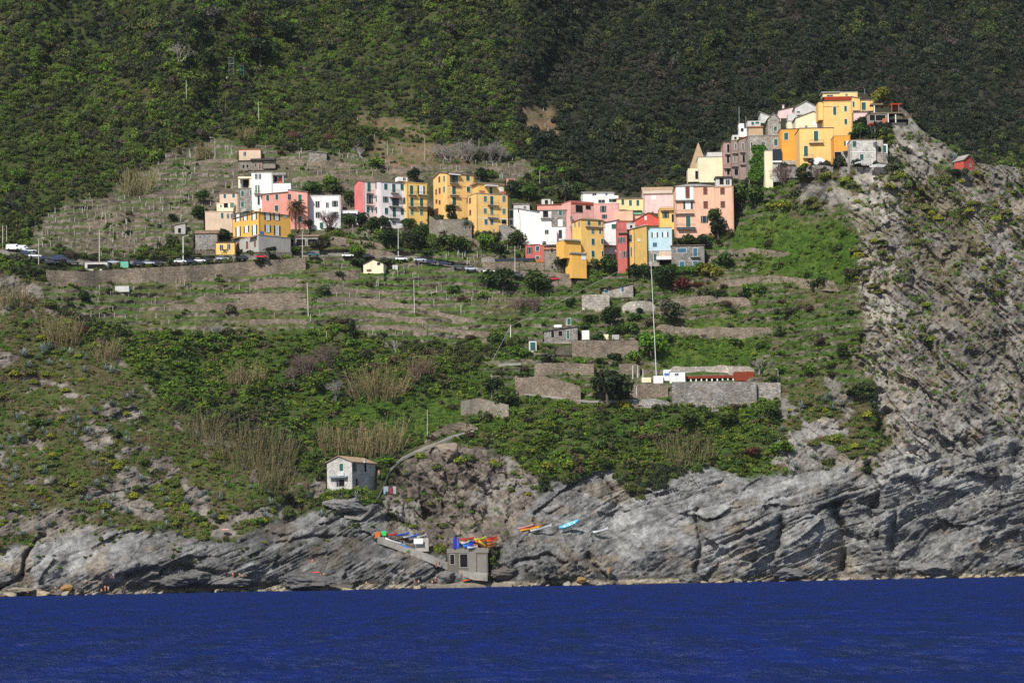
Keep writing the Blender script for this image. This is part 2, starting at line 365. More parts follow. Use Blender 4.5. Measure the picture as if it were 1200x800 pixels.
def wallbody(root, kind, W, D, H, r, mat, base=3):
    mb = MB(); mb.box(0, W, 0, D, -base, H)
    if kind == 'gf': mb.loft([[(0, y, H), (W, y, H), (W/2, y, H+r)] for y in (0, D)])
    elif kind == 'gs': mb.loft([[(x, 0, H), (x, D/2, H+r), (x, D, H)] for x in (0, W)])
    elif kind == 'sr': mb.loft([[(0, y, H), (W, y, H), (W, y, H+r)] for y in (0, D)])
    elif kind == 'sl': mb.loft([[(0, y, H), (W, y, H), (0, y, H+r)] for y in (0, D)])
    elif kind == 'sb': mb.loft([[(x, 0, H), (x, D, H), (x, D, H+r)] for x in (0, W)])
    return mb.build('wall', mat, root)
def H(reg, name, label, x0, xc, x1, yt, yb, col, roof=('flat', 'grey'), wins='', side='', D=8, yaw=None, right=False, dY=0, blk=(), chim=(), group=None, cat=None, base=3, ov=.35, carve=True, sidecol=None, depth_at=None, bank=True):
    ox, oy, s = REG[reg]; tx = lambda v: ox+v*s; ty = lambda v: oy+v*s
    fx0, fx1 = (tx(x0), tx(x1)) if xc is None else ((tx(xc), tx(x1)) if not right else (tx(x0), tx(xc)))
    if yaw is None: yaw = 0 if xc is None else 27
    th = math.radians(yaw)*(-1 if right else 1)
    PT, PB = ty(yt), ty(yb)
    xm = .5*(fx0+fx1); Yc = (Yb(xm, PB) if depth_at is None else Yb(tx(depth_at[0]), ty(depth_at[1])))+dY - abs(math.sin(th))*.5*(fx1-fx0)/F*720*.9 - .4
    Pm = at(xm, PB, Yc); t = Vector((math.cos(th), math.sin(th), 0)); n = Vector((math.sin(th), -math.cos(th), 0))
    L = plane_hit(fx0, PB, Pm, n); R = plane_hit(fx1, PB, Pm, n)
    z0 = Pm.z; L.z = z0; R.z = z0; W = (R-L).length
    Hh = plane_hit(xm, PT, Pm, n).z-z0
    dd = Vector((-math.sin(th), math.cos(th), 0))
    if xc is not None:
        O2 = R if right else L; n2 = t if right else -t
        Sx = plane_hit(tx(x1 if right else x0), .5*(PT+PB), O2, n2); D = min(18, max(2.5, (Sx-O2).dot(dd)))
    root = empty(name, L, th); tag(root, label, cat or name.replace('_', ' '), group)
    Li = Matrix.Rotation(-th, 4, 'Z') @ Matrix.Translation(-L)
    k = F/Yc
    kind = roof[0]; r = (roof[2]*s/k if len(roof) > 2 else 0)
    mat = wallmat(col)
    wallbody(root, kind, W, D, Hh, r, mat, base)
    if sidecol:
        mb = MB(); mb.loft([[(xx, y, z) for y, z in ([(-.0, -base), (D, -base), (D, Hh)]+([(D/2, Hh+r)] if kind == 'gs' else [])+[(0, Hh)])] for xx in ((W-.01, W+.03) if right else (-.03, .01))]); mb.build('side_wall', plaster(sidecol), root)
    ch = [(Li @ plane_hit(tx(c[0]), PT, Pm+dd*(c[2] if len(c) > 2 else D*.4), n)).x for c in chim]
    make_roof(root, kind, W, D, Hh, r, tilemat(roof[1]) if roof[1] in ('tile', 'brown', 'grey', 'dark', 'red', 'tan') else wallmat(roof[1]), ov,
              [(x, c[2] if len(c) > 2 else D*.4, c[1]*s/k) for x, c in zip(ch, chim)], mat)
    Fr = (Vector((0, 0, 0)), Vector((1, 0, 0)), Vector((0, -1, 0)))
    Sd = (Vector((W, 0, 0)), Vector((0, 1, 0)), Vector((1, 0, 0))) if right else (Vector((0, D, 0)), Vector((0, -1, 0)), Vector((-1, 0, 0)))
    for spec, fr, pl in ((wins, Fr, (L, n)), (side, Sd, (R, t) if right else (L, -t))):
        for w in spec.split():
            c = w[0]; v = [float(q) for q in w[1:].split(',')]
            p = Li @ plane_hit(tx(v[0]), ty(v[1]), *pl); q = p-fr[0]; a = q.dot(fr[1]); z = q.z
            cosk = max(.25, abs(t.x) if fr is Fr else abs(math.sin(th)))
            if c == '=': balcony(root, fr, a, z, v[2]*s/k/cosk, v[3] if len(v) > 3 else 1.0); continue
            if c == '^': awning(root, fr, a, z, v[2]*s/k/cosk, WHITE() if len(v) < 4 else [plain('dark_awning_cloth', (.04, .045, .06)), plain('orange_awning_cloth', (.45, .22, .10)), plain('brown_awning_cloth', (.16, .07, .045)), plain('slate_awning_cloth', (.12, .16, .19))][int(v[3])]); continue
            if c == '_':                       # painted string course
                mb = MB(); facemesh(mb, fr, a-v[2]*s/k/cosk/2, a+v[2]*s/k/cosk/2, z-.1, z+.1, 0, .04); mb.build('string_course', plaster('terracotta' if len(v) < 4 else 'white'), root); continue
            ww = (v[2] if len(v) > 2 else 20)*s/k/cosk; hh = (v[3] if len(v) > 3 else 36)*s/k
            window(root, fr, c, a, z, max(.35, ww), max(.5, hh))
    if Hh > 5.5 and W > 4 and name != 'seaside_house':
        mb = MB(); q = W-.28 if (len(HOUSES) % 2 or xc is not None and right) else .28; mb.bar((q, -.07, -1), (q, -.07, Hh-.05), .055, 5); mb.build('drainpipe', plain('old_drainpipe', (.20, .15, .12), .6), root)
    for b in blk:                               # further blocks: (part, x0, x1, y0, y1, colour, out, depth)
        pn, bx0, bx1, by0, by1, bc, out, dep = b[:8]
        A = Li @ plane_hit(tx(bx0), ty(.5*(by0+by1)), Pm+n*out, n); B = Li @ plane_hit(tx(bx1), ty(.5*(by0+by1)), Pm+n*out, n)
        zt = (Li @ plane_hit(.5*(tx(bx0)+tx(bx1)), ty(by0), Pm+n*out, n)).z; zb = (Li @ plane_hit(.5*(tx(bx0)+tx(bx1)), ty(by1), Pm+n*out, n)).z
        mb = MB(); mb.box(A.x, B.x, -out, -out+dep, zb, zt)
        bm = {'dark': DARK, 'iron': IRON, 'wood': WOOD, 'glass': GLASS, 'galv': GALV, 'conc': CONC}.get(bc)
        bo = mb.build(pn, bm() if bm else (tilemat(bc[5:]) if bc.startswith('roof_') else wallmat(bc)), root)
        if len(b) > 8:
            fr2 = (Vector((0, -out, 0)), Vector((1, 0, 0)), Vector((0, -1, 0)))
            for w in b[8].split():
                c = w[0]; v = [float(q) for q in w[1:].split(',')]
                p = Li @ plane_hit(tx(v[0]), ty(v[1]), Pm+n*out, n)
                if c == '=': balcony(bo, fr2, p.x, p.z, v[2]*s/k); continue
                if c == '^': awning(bo, fr2, p.x, p.z, v[2]*s/k, WHITE()); continue
                window(bo, fr2, c, p.x, p.z, max(.35, v[2]*s/k), max(.5, v[3]*s/k))
        if carve:
            sl = rect_idx(tx(bx0)-1, tx(bx1)+1, ty(by0)-2, ty(by1)-1)
            YC[sl] = np.maximum(YC[sl], Yc-out+min(dep, 9)+abs(math.sin(th))*W+.5); NOVEG[sl] = 1
    HOUSES.append((name, label, .5*(tx(x0)+tx(x1)), .5*(PT+PB), tx(x1)-tx(x0), PB-PT))
    if carve:
        c0, c1 = min(tx(x0), fx0)-.4, max(tx(x1), fx1)+.4
        sl = rect_idx(c0, c1, PT-1.5, PB+14); cp, rp_ = PX[sl], PY[sl]
        def hitY(O, nn):
            a = (cp-600)/F; b = (YH-rp_)/F; return O.dot(nn)/1. if 0 else (O-Vector((0, 0, HC))).dot(nn)/((a*CR+b*SR)*nn.x+nn.y)
        yf = hitY(L, n)
        if xc is not None:
            ys = hitY(R if right else L, t if right else -t)
            sd = (cp > fx1) if right else (cp < fx0); yf = np.where(sd, ys, yf)
        back = np.where(sd, yf+.8, yf+D+.3) if xc is not None else yf+D+.3
        up = rp_ < PB-1
        YC[sl] = np.where(up, np.maximum(YC[sl], back), np.where((rp_ > PB) & bank, np.minimum(YC[sl], yf-.35-.05*(rp_-PB)), YC[sl]))
        NOVEG[rect_idx(c0-3, c1+3, PT-3, PB-3)] = 1
    return root, L, th, W, D, Hh
# western cluster
H('R1', 'cottage', 'small beige box cottage with a red top edge, highest among the bare vineyard terraces', 427, None, 563, 84, 152, 'beige', ('flat', 'red'), 'd463,108,16,24', D=6)
H('R1', 'stone_hut', 'low stone hut with a red door under the beige box cottage', 427, None, 575, 152, 208, 'stone', ('sr', 'dark', 0), 'k455,188,14,24 k480,186,14,22 D557,187,13,36 k532,180,9,22', D=4, blk=[('lean_to_roof', 498, 656, 137, 147, 'roof_dark', .8, 3), ('side_wall', 576, 654, 152, 200, 'stone', -.3, 3)])
H('R1', 'shed', 'pale stone shed with a sloping top edge among vine stakes, above the white cubic house', 863, None, 975, 104, 150, 'greystone', ('sl', 'grey', 12), '', D=5)
H('R1', 'house', 'tall white cubic house with a covered roof terrace, top of the western cluster', 508, None, 640, 226, 465, 'white', ('flat', 'grey'), 'd535,250,14,32 d557,250,14,32 G534,330,11,52 G550,330,11,52 d550,398,13,56 =543,357,44', D=9,
  blk=[('terrace_block', 640, 752, 293, 465, 'white', -.2, 8), ('porch_wall', 640, 672, 240, 292, 'grimy', -2.2, 3, 'k656,265,18,40'), ('porch_roof', 634, 718, 226, 240, 'roof_grey', .3, 6), ('porch_post', 700, 704, 240, 293, 'white', .0, .2), ('porch_screen', 676, 694, 258, 293, 'red', -1.5, .3)])
H('R1', 'house', 'narrow grey house with an open cream attic loggia, left of the white cubic house', 424, None, 507, 325, 470, 'greystone', ('flat', 'grey'), 'g449,357,19,36 g502,352,13,34 g449,424,19,36 g503,415,10,28', D=7,
  blk=[('loggia_wall', 422, 506, 255, 322, 'grimy', -2.0, 3, 'k470,296,34,50'), ('loggia_post', 424, 434, 268, 322, 'cream', -.1, .5), ('loggia_post', 492, 506, 256, 322, 'cream', -.1, .5), ('loggia_roof', 420, 508, 250, 262, 'cream', .1, 4)])
H('R1', 'house', 'pale beige house with two green windows, left of the narrow grey one', 307, None, 423, 352, 470, 'beige', ('sb', 'brown', 22), 'g338,373,17,26 g393,368,17,26', D=7)
H('R1', 'house', 'beige annex house with a small porch opening, below the pale beige tiled one', 288, None, 392, 417, 480, 'cream', ('flat', 'beige'), 'k345,430,26,28 G383,427,24,34 g314,435,10,14', D=5)
H('R1', 'house', 'plain peach-beige block house with one small green window, left of the yellow inn', 217, None, 392, 470, 600, 'beige', ('flat', 'beige'), 'g322,494,17,36 d358,497,14,28 d383,497,14,28', D=8)
H('R1', 'stone_house', 'low grey stone house with a brown sloping roof, left end of the western cluster', 155, None, 292, 606, 700, 'greystone', ('sl', 'brown', -0), 'd183,627,12,28 d217,623,12,28 d185,683,12,26 d215,668,11,30', D=7, yaw=0, blk=[('upper_roof', 150, 300, 585, 606, 'roof_brown', .2, 6), ('lower_wall', 158, 288, 700, 740, 'stone', .4, 3, 'k190,715,14,26 k214,718,12,26')])
H('R1', 'cottage', 'tiny yellow cottage with two white-framed windows at the foot of the yellow inn', 285, None, 400, 660, 735, 'amber', ('sb', 'dark', 10), 'd317,694,20,34 d363,688,18,34', D=4, dY=-2)
H('I', 'inn', 'large corner inn in bright yellow with white curtained windows and a grey stone base', 105, 512, 1010, 138, 500, 'gold', ('hip', 'brown', 70),
  'c648,182,46,110 c788,182,46,112 c648,370,46,104 c796,402,46,150 w918,182,48,30', 'c186,205,54,110 c300,195,46,100 c440,180,50,110 c190,420,50,150 c318,385,50,104 c444,393,50,150', yaw=40, dY=-3, depth_at=(512, 735), chim=((415, 70, 6.5), (530, 110, 7), (668, 50, 4), (790, 70, 3.5)),
  blk=[('roof_terrace', 310, 400, 55, 100, 'grey', -6, 3)])
H('I', 'annex', 'grey rendered ground floor wing with three brown doors under the yellow inn', 105, 512, 1010, 498, 735, 'concrete', ('flat', 'grey'), '', 'D196,640,34,116 D328,630,40,120 D452,610,34,100 ^170,505,120,1 ^432,490,130,1', yaw=40, dY=-4.0, depth_at=(512, 735))
H('R1', 'restaurant', 'open restaurant pavilion with a tiled roof and dark arcades right of the inn', 700, None, 922, 625, 685, 'greystone', ('sb', 'brown', 24), 'k742,662,52,40 k813,662,54,42 k884,660,54,40', D=6, dY=-2, blk=[('veranda_roof', 560, 702, 625, 634, 'roof_dark', 1.6, 5), ('veranda_post', 640, 646, 634, 688, 'wood', 1.5, .25), ('veranda_post', 570, 576, 634, 680, 'wood', 1.5, .25)])
H('R1', 'house', 'salmon pink gabled house with green shutters behind the palm', 577, None, 740, 362, 560, 'salmon', ('sr', 'brown', 16), 'g606,384,18,36 g663,378,18,36 g661,450,22,40', D=9, yaw=8)
H('R1', 'house', 'narrow salmon pink house with a grey shed roof, directly behind the palm crown', 741, None, 858, 348, 575, 'salmon', ('sl', 'grey', 16), 'd742,378,20,36 g808,390,22,56 g808,517,22,36', D=8, dY=-1)
H('R1', 'house', 'flat-roofed white house with dark windows and a leafless reddish creeper', 862, None, 1064, 372, 572, 'white', ('flat', 'white'), 'd918,424,24,38 d979,428,16,30 o1027,420,18,36 d918,491,24,34 o1030,490,18,38 g943,556,22,36', D=9)
H('R1', 'hut', 'small white-grey ruined hut with a dark opening, left of the stone house', 25, None, 92, 552, 605, 'concrete', ('sr', 'grey', 12), 'k55,588,20,30', D=4)
H('R2', 'house', 'small white house with a glazed blue veranda, left of the pink row house', 103, None, 210, 412, 470, 'white', ('flat', 'white'), '', D=6, blk=[('veranda', 106, 200, 426, 462, 'glass', .1, .3)], dY=-2)
# row of three
H('R2', 'row_house', 'pink end house of the tall row of three, deep pink left gable', 190, 247, 358, 228, 500, 'palepink', ('gs', 'brown', 18), 'g279,263,20,58 g330,257,22,38 o284,338,18,56 g332,337,22,40 g273,405,18,38 g299,405,10,34 g332,408,22,40 =285,302,44 =285,378,48', '', yaw=25, sidecol='pink')
H('R2', 'row_house', 'lilac-white middle house of the tall row of three with an orange awning', 359, None, 519, 232, 520, 'lilac', ('gs', 'brown', 16), 'g384,260,20,38 g434,272,20,60 g486,263,20,40 o384,340,16,36 d445,356,40,50 g500,346,12,38 g388,412,20,40 g437,420,20,60 g487,416,20,40 w488,482,18,44 d437,487,18,20 =440,300,50 =445,385,84 =437,458,60 ^445,325,80,2', D=10, yaw=25, dY=1.0, blk=[('dormer', 462, 520, 200, 226, 'white', -4, 3, 'd500,212,18,16')])
H('R2', 'row_house', 'golden yellow right-hand house of the tall row of three with a dark arched door', 520, None, 646, 240, 525, 'ochre', ('flat', 'gold'), 'g545,280,20,56 c605,280,22,52 g547,356,20,54 g607,358,20,54 G548,418,20,38 G607,420,20,38 a607,505,22,36 =550,312,50 =612,312,58 =550,386,50 =610,386,62', D=10, yaw=25, dY=2)
H('R2', 'house', 'tall free-standing pale yellow house with three stacked balconies', 683, 772, 940, 182, 462, 'amber', ('gs', 'brown', 22), 'o810,212,24,56 g897,207,22,34 g810,282,22,54 g900,277,20,34 g812,352,22,54 k812,428,20,44 b893,345,9,34 ^810,180,70 =812,240,58 =812,314,58 =812,380,58 _856,260,168 _856,332,168', 'b720,215,12,36 G750,210,12,36 b700,293,10,36 b722,285,12,36 G750,277,12,36 b702,352,12,24 b722,357,12,26', yaw=27)
H('R3', 'house', 'second pale yellow house with a red-potted roof terrace, right of the tallest one', 45, 100, 296, 202, 452, 'amber', ('flat', 'grey'), 'G152,230,20,36 g193,240,20,56 G269,230,20,38 G152,305,20,32 G193,305,20,48 G269,307,20,34 B157,373,20,34 B193,373,20,34 k270,373,30,28 d205,427,10,14 =200,270,70 =200,347,68 _198,352,196,1', 'b58,240,12,36 b60,315,12,34', yaw=25,
  blk=[('penthouse', 108, 270, 140, 200, 'ochre', -3.2, 5, 'g188,172,20,50 w250,176,22,40'), ('penthouse_roof', 98, 275, 130, 140, 'roof_brown', -2.8, 6), ('canopy', 160, 235, 143, 149, 'white', -1.2, 3), ('planter', 252, 282, 184, 198, 'terracotta', -.6, .6), ('planter', 120, 150, 178, 198, 'terracotta', -.6, .6)])
H('R3', 'house', 'narrow white house with a big green shutter between the yellow and white blocks', 302, None, 370, 295, 420, 'white', ('flat', 'grey'), 'g316,326,26,48 B315,376,20,32', D=7)
H('R3', 'house', 'big white house with a plain sloping left wall and two small ground arches', 368, None, 497, 318, 515, 'white', ('sl', 'grey', 28), 'd461,433,18,30 d461,372,8,10 a472,512,28,16 ^461,420,40,0', D=10, blk=[('step_wall', 432, 497, 322, 512, 'white', 1.2, 4)])
H('R3', 'house', 'white house with a bare stone upper floor under a long grey roof', 497, None, 662, 300, 530, 'white', ('sb', 'grey', 18), 'k530,325,32,40 g622,317,20,30 w622,380,26,40 d537,436,22,26 d622,450,20,52 d624,500,18,22 d573,490,34,18 =530,350,64', D=10, dY=.5, blk=[('stone_facing', 566, 657, 302, 404, 'greystone', .1, .3, 'g622,318,20,30 w622,380,26,40'), ('lower_wing', 500, 600, 425, 515, 'white', 1.4, 2, 'd537,436,22,26 a522,510,24,14 w573,490,34,16')])
H('R3', 'house', 'dark pink cottage with green shutters below the white houses', 405, None, 522, 522, 605, 'rosy', ('flat', 'rosy'), 'g479,540,22,30 g480,597,22,20 o430,552,16,40', D=6, dY=-1)
H('R3', 'ruined_tower', 'brown rubble stone ruin with dark holes beside the dark pink cottage', 524, None, 692, 545, 672, 'stone', ('sb', 'tile', 26), 'k570,550,20,26 a668,592,26,14', D=6, dY=-1)
# centre
H('R3', 'hut', 'small salmon hut among trees behind the roof-terrace yellow house', 285, None, 340, 105, 142, 'salmon', ('flat', 'grey'), 'k320,125,14,20', D=4)
H('R3', 'house', 'low house under a long terracotta roof edge, right behind the big white houses', 478, None, 640, 266, 300, 'salmon', ('sb', 'tile', 10), '', D=6, blk=[('white_dormer', 505, 560, 232, 266, 'grimy', -1, 3, 'k535,250,20,26'), ('chimney_stack', 568, 576, 245, 266, 'white', -1, .6)])
H('R3', 'house', 'low grey-roofed white house squeezed behind the narrow white house', 330, None, 430, 262, 300, 'grimy', ('sb', 'grey', 12), 'd400,282,14,16', D=6)
H('R4', 'house', 'orange terrace house with a turquoise canopy, above the red gable', 305, None, 500, 330, 372, 'peach', ('flat', 'peach'), 'o330,345,16,26', D=6, blk=[('canopy', 385, 492, 316, 326, 'turq', .5, 3)])
H('R4', 'house', 'small cream house with white parapet wedged above the long yellow house', 395, None, 450, 385, 430, 'grimy', ('flat', 'white'), 'k425,405,14,22', D=5)
H('R4', 'house', 'narrow yellow house with a red roof corner behind the peach house bay', 640, None, 712, 238, 300, 'grimy', ('sr', 'brown', 14), 'k690,262,24,26', D=6)
H('R3', 'house', 'tall pink house with a bright red recessed terrace under its roof', 633, 690, 832, 250, 500, 'rose', ('flat', 'pink'), 'k740,292,46,46 k796,284,34,24', 'd692,348,12,26 d693,408,11,26 d655,345,10,24', yaw=27, blk=[('terrace_frame', 690, 830, 255, 268, 'barered', .1, .4), ('terrace_side', 690, 716, 268, 318, 'salmon', .1, .4)])
H('R3', 'house', 'plain pink house with two dark windows behind the yellow tower house', 832, None, 992, 262, 370, 'rose', ('flat', 'rose'), 'o890,293,18,40 o897,340,16,26', D=8, blk=[('low_wall', 960, 1075, 305, 365, 'peach', .6, 3)])
H('R3', 'house', 'small white penthouse house with a grey gable, top of the central cluster', 765, None, 958, 192, 250, 'white', ('gs', 'grey', 14), 'd835,202,24,18 B910,213,14,36', D=7, yaw=6, blk=[('stair_tower', 832, 985, 208, 258, 'white', 1.5, 2.5, 'd880,245,40,18 o965,240,40,20')])
H('R3', 'tower_house', 'slender yellow tower house with a brown hipped roof and green shutters', 698, 756, 896, 360, 640, 'ochre', ('hip', 'brown', 22), 'g800,381,18,28 g866,381,18,26 G825,433,20,30 g870,433,12,30 g826,498,20,40 g882,495,12,32 g826,573,20,40 g885,572,10,36 B823,633,18,18 =838,405,124,.7', 'd740,388,8,30 d714,388,8,30', yaw=25, dY=-1,
  blk=[('annex', 645, 752, 490, 600, 'gold', 1.2, 6), ('balcony_wall', 650, 748, 482, 490, 'conc', 2.0, 3), ('annex', 694, 786, 572, 725, 'gold', 2.6, 5, 'w768,595,26,26'), ('annex_roof', 690, 790, 564, 573, 'roof_grey', 3.0, 5)])
H('R3', 'house', 'white house with one wide green shutter, right of the yellow tower house', 892, None, 990, 380, 522, 'white', ('sr', 'dark', 18), 'g962,402,40,30 =935,522,112,1.4', D=8, dY=-1, bank=False, blk=[('stone_base', 892, 985, 528, 605, 'palestone', -.2, 5)])
H('R4', 'house', 'narrow dull red house with dark windows, left of the long yellow house', 343, None, 402, 372, 692, 'rosy', ('flat', 'red'), 'd360,580,10,40 o384,575,10,40 o355,490,9,36 =372,440,60,.8 o375,485,8,34', D=9, yaw=0, dY=-2)
H('R4', 'house', 'long bright yellow house with a roof line climbing to the right', 390, 442, 526, 415, 662, 'ochre', ('sr', 'white', 26), 'w472,487,18,14', 'g412,476,10,46 g425,476,10,46 G398,565,9,60 G412,565,9,60 G427,560,9,60', yaw=24, dY=-3)
H('R4', 'house', 'pale blue house with dark-shuttered white windows over a stone ground floor', 526, None, 680, 412, 500, 'blue', ('flat', 'grey'), 'c572,455,20,32 c637,453,20,32', D=8, dY=-3, bank=False, depth_at=(600, 640), blk=[('stone_base', 528, 600, 500, 650, 'palestone', -.05, 6, 'B573,518,22,26 g575,595,20,48'), ('stone_base', 600, 682, 500, 560, 'greystone', -.4, 6, 'B637,517,24,24'), ('terrace_wall', 600, 690, 555, 590, 'beige', .5, 2), ('parapet', 582, 684, 588, 608, 'white', .8, 1)])
H('R4', 'house', 'low house with a pinkish red gable wall behind the pale blue house', 437, None, 630, 368, 400, 'red', ('gf', 'tile', 52), 'w515,350,10,22', D=8, dY=1, chim=((574, 30, 1.5),))
H('R4', 'house', 'pale yellow house with three green windows, tucked left of the church hall', 335, None, 499, 228, 300, 'paleyellow', ('sb', 'grey', 18), 'g372,250,18,36 g420,255,18,36 g466,255,18,36', D=8)
H('R4', 'church_hall', 'pale pink church hall with cream cornice and tan tiled gable roof', 505, None, 692, 196, 320, 'palepink', ('gs', 'tan', 58), 'w566,223,24,24 _598,190,190,1 _598,182,198,1', D=13)
H('R4', 'house', 'yellow stepped house with terraces between the church hall and the peach house', 605, None, 708, 290, 420, 'ochre', ('flat', 'gold'), 'o640,330,20,40 k685,350,14,50 =655,300,100', D=8, dY=-1)
H('R4', 'house', 'large peach house with brown shutters and a white corner bay', 706, None, 950, 150, 470, 'peach', ('hip', 'grey', 30), 'b888,180,26,46 b890,267,28,46 o882,358,22,44 c780,270,30,46 g781,372,28,68 =757,322,120 =765,408,120 ^770,412,116,3', D=10, dY=-2, blk=[('corner_bay', 706, 815, 152, 234, 'white', .15, 3, 'b777,190,26,72'), ('bay_balcony', 700, 818, 234, 240, 'conc', .9, 1.2)])
H('R4', 'house', 'smaller peach house with brown shutters and a glazed roof room, next to the ivy', 951, None, 1068, 158, 440, 'peach', ('flat', 'peach'), 'b995,180,28,44 b997,265,28,42', D=9, dY=-2, blk=[('roof_room', 955, 1052, 98, 150, 'grimy', -1.5, 4, 'k990,120,26,40 d1028,125,24,30'), ('roof_slab', 950, 1060, 88, 98, 'roof_dark', -1, 5)])
H('R4', 'stone_house', 'long low grey stone house with blue shutters above the green hedge', 682, None, 884, 520, 656, 'greystone', ('sb', 'brown', 18), 'B740,552,56,26 B825,563,26,52 B742,637,32,32 B825,633,28,32 =825,592,60', D=7, dY=-3)
# church and hilltop
H('R5', 'church', 'cream church with a pointed beige stone gable at its left end', 258, None, 460, 428, 625, 'cream', ('flat', 'grey'), '', D=9, blk=[('apse_wall', 176, 258, 517, 620, 'cream', .2, 6, 'k243,568,22,62'), ('upper_storey', 326, 458, 390, 428, 'grimy', -.6, 6)])
H('R5', 'chapel_gable', 'tall pointed beige stone gable rising above the cream church', 192, None, 326, 505, 520, 'buff', ('gf', 'buff', 190), 'd297,427,9,24', D=4, ov=.05, base=5)
H('R5', 'townhouse', 'dusky pink old townhouse with dark balconies, left end of the tall hilltop row', 456, None, 516, 318, 585, 'duskpink', ('flat', 'brown'), 'k490,360,20,64 k488,445,20,60 k490,545,22,44 =487,405,50,.9 =487,515,66,1', D=9, dY=-1)
H('R5', 'townhouse', 'brown-grey old townhouse with laundry-coloured balconies, middle of the hilltop row', 517, None, 576, 300, 590, 'dusk', ('flat', 'brown'), 'g548,345,12,46 g541,440,12,54 k552,545,30,50 =548,398,60,.8 =545,500,64,.8', D=9, dY=-1, blk=[('attic', 522, 572, 255, 300, 'grimy', -.8, 4, 'k545,280,18,20')])
H('R5', 'townhouse', 'tall buff old townhouse with green shutters, right end of the hilltop row', 577, None, 652, 290, 600, 'dusk', ('sr', 'tile', 26), 'g604,345,14,56 g633,342,14,60 k610,440,20,60 o637,440,12,50 g672,340,10,50 =612,390,66,.8 =612,485,66,.8', D=9, dY=0, blk=[('roof_hut', 576, 650, 205, 270, 'white', -3, 4, 'k598,215,20,24'), ('roof_box', 572, 614, 165, 205, 'white', -3.5, 3)])
H('R5', 'stone_house', 'rough stone hilltop house with green shutters beside the ivy', 653, None, 898, 262, 620, 'palestone', ('flat', 'grey'), 'g672,340,14,60 d762,325,24,36 g861,313,28,50', D=10, blk=[('upper_house', 800, 900, 165, 262, 'palestone', -2, 7, 'g857,206,24,36'), ('upper_house', 650, 760, 195, 262, 'buff', -3, 6), ('roof_edge', 648, 764, 186, 196, 'roof_tile', -2.7, 6), ('terrace_house', 640, 742, 145, 186, 'grimy', -5, 4, 'g680,165,22,26 g716,160,30,18')])
H('R5', 'house', 'grey gabled attic house on the hilltop skyline, right of the roof terraces', 742, None, 890, 135, 165, 'grimy', ('sl', 'grey', 58), '', D=7, dY=6)
H('R5', 'house', 'narrow white annex tower beside the ivy, left of the orange house', 779, None, 840, 378, 668, 'cream', ('flat', 'grey'), '', D=5, dY=-2, blk=[('veranda', 838, 906, 365, 462, 'glass', .2, 3), ('veranda_floor', 836, 908, 456, 468, 'white', .4, 4), ('lower_wall', 838, 906, 468, 620, 'grimy', -.3, 4)])
H('R6', 'house', 'big orange house with a deeper orange left wing and an arched white window', 222, None, 462, 358, 615, 'amber', ('flat', 'dark'), 'g333,412,30,70 g263,516,28,72 A350,604,100,8 =333,460,100 =278,566,72', D=11, dY=-2)
H('R6', 'house', 'deep orange wing house with one green shutter and a stone foot, left of the balconies', 90, None, 221, 365, 605, 'orange', ('flat', 'dark'), 'g126,414,28,50', D=10, dY=-2, blk=[('stone_foot', 94, 221, 580, 625, 'palestone', .15, 1)])
H('R6', 'house', 'low orange link house over a dark passage, between orange house and stone house', 462, None, 574, 410, 612, 'orange', ('flat', 'amber'), 'c556,463,28,30 k486,565,46,86', D=7, dY=-1.5, blk=[('stone_pier', 511, 572, 515, 612, 'palestone', .1, 1), ('canopy', 528, 570, 514, 528, 'roof_dark', 1.4, 1.3)])
H('R6', 'stone_house', 'pale stone house with a roof terrace on the cliff edge', 575, None, 752, 440, 612, 'whitestone', ('flat', 'brown'), 'g600,468,28,42 g651,559,26,42 _662,522,176,1', D=8, dY=-2, blk=[('side_wing', 753, 800, 440, 600, 'palestone', -.8, 5, 'k775,505,20,40'), ('side_room', 796, 830, 468, 532, 'white', -1.2, 3, 'g809,503,24,52'), ('side_base', 800, 832, 532, 605, 'greystone', -.8, 4)])
H('R6', 'house', 'cream gabled house directly behind and above the big orange house', 192, None, 440, 285, 370, 'cream', ('gf', 'grey', 44), 'd265,346,14,12 w320,322,10,28', D=8, dY=1, blk=[('lean_to', 330, 440, 312, 365, 'white', 1.0, 2)])
H('R6', 'house', 'small cream house with a grey hip, left of the cream gabled house', 135, None, 192, 310, 362, 'cream', ('flat', 'grey'), '', D=6, dY=.5, blk=[('upper_box', 140, 190, 258, 305, 'grimy', -2, 4)])
H('R6', 'tower_house', 'tallest pale yellow hilltop house with a red terrace parapet', 390, None, 588, 175, 420, 'amber', ('flat', 'amber'), 'g463,237,22,58 g538,222,18,38 g540,312,20,38 _440,207,110', D=9, dY=3, blk=[('terrace_parapet', 392, 580, 138, 162, 'barered', -1.5, .4), ('left_wing', 350, 392, 178, 300, 'amber', -2, 6)])
H('R6', 'house', 'pale yellow penthouse house with a grey flat roof, very top of the hill village', 500, None, 622, 108, 160, 'paleyellow', ('flat', 'grey'), 'd545,126,14,12', D=7, dY=5, blk=[('left_part', 380, 500, 112, 140, 'paleyellow', -1, 5, 'd430,132,40,8'), ('left_roof', 372, 502, 103, 112, 'roof_grey', -.6, 6)])
H('R6', 'house', 'narrow yellow house with one green shutter, right of the red parapet', 586, None, 640, 150, 260, 'amber', ('sl', 'grey', 10), 'g594,192,14,40 ^612,232,50,3', D=6, dY=3)
H('R6', 'house', 'grey rendered gable house on the skyline, left of the tallest yellow house', 188, None, 342, 212, 270, 'grimy', ('gf', 'grey', 42), 'd210,245,20,10', D=8, dY=4)
H('R6', 'house', 'small pink house with a dark roof at the left end of the skyline', 72, None, 188, 232, 290, 'palepink', ('sr', 'dark', 24), 'k182,222,16,22', D=6, dY=4, chim=((106, 40, 2),))
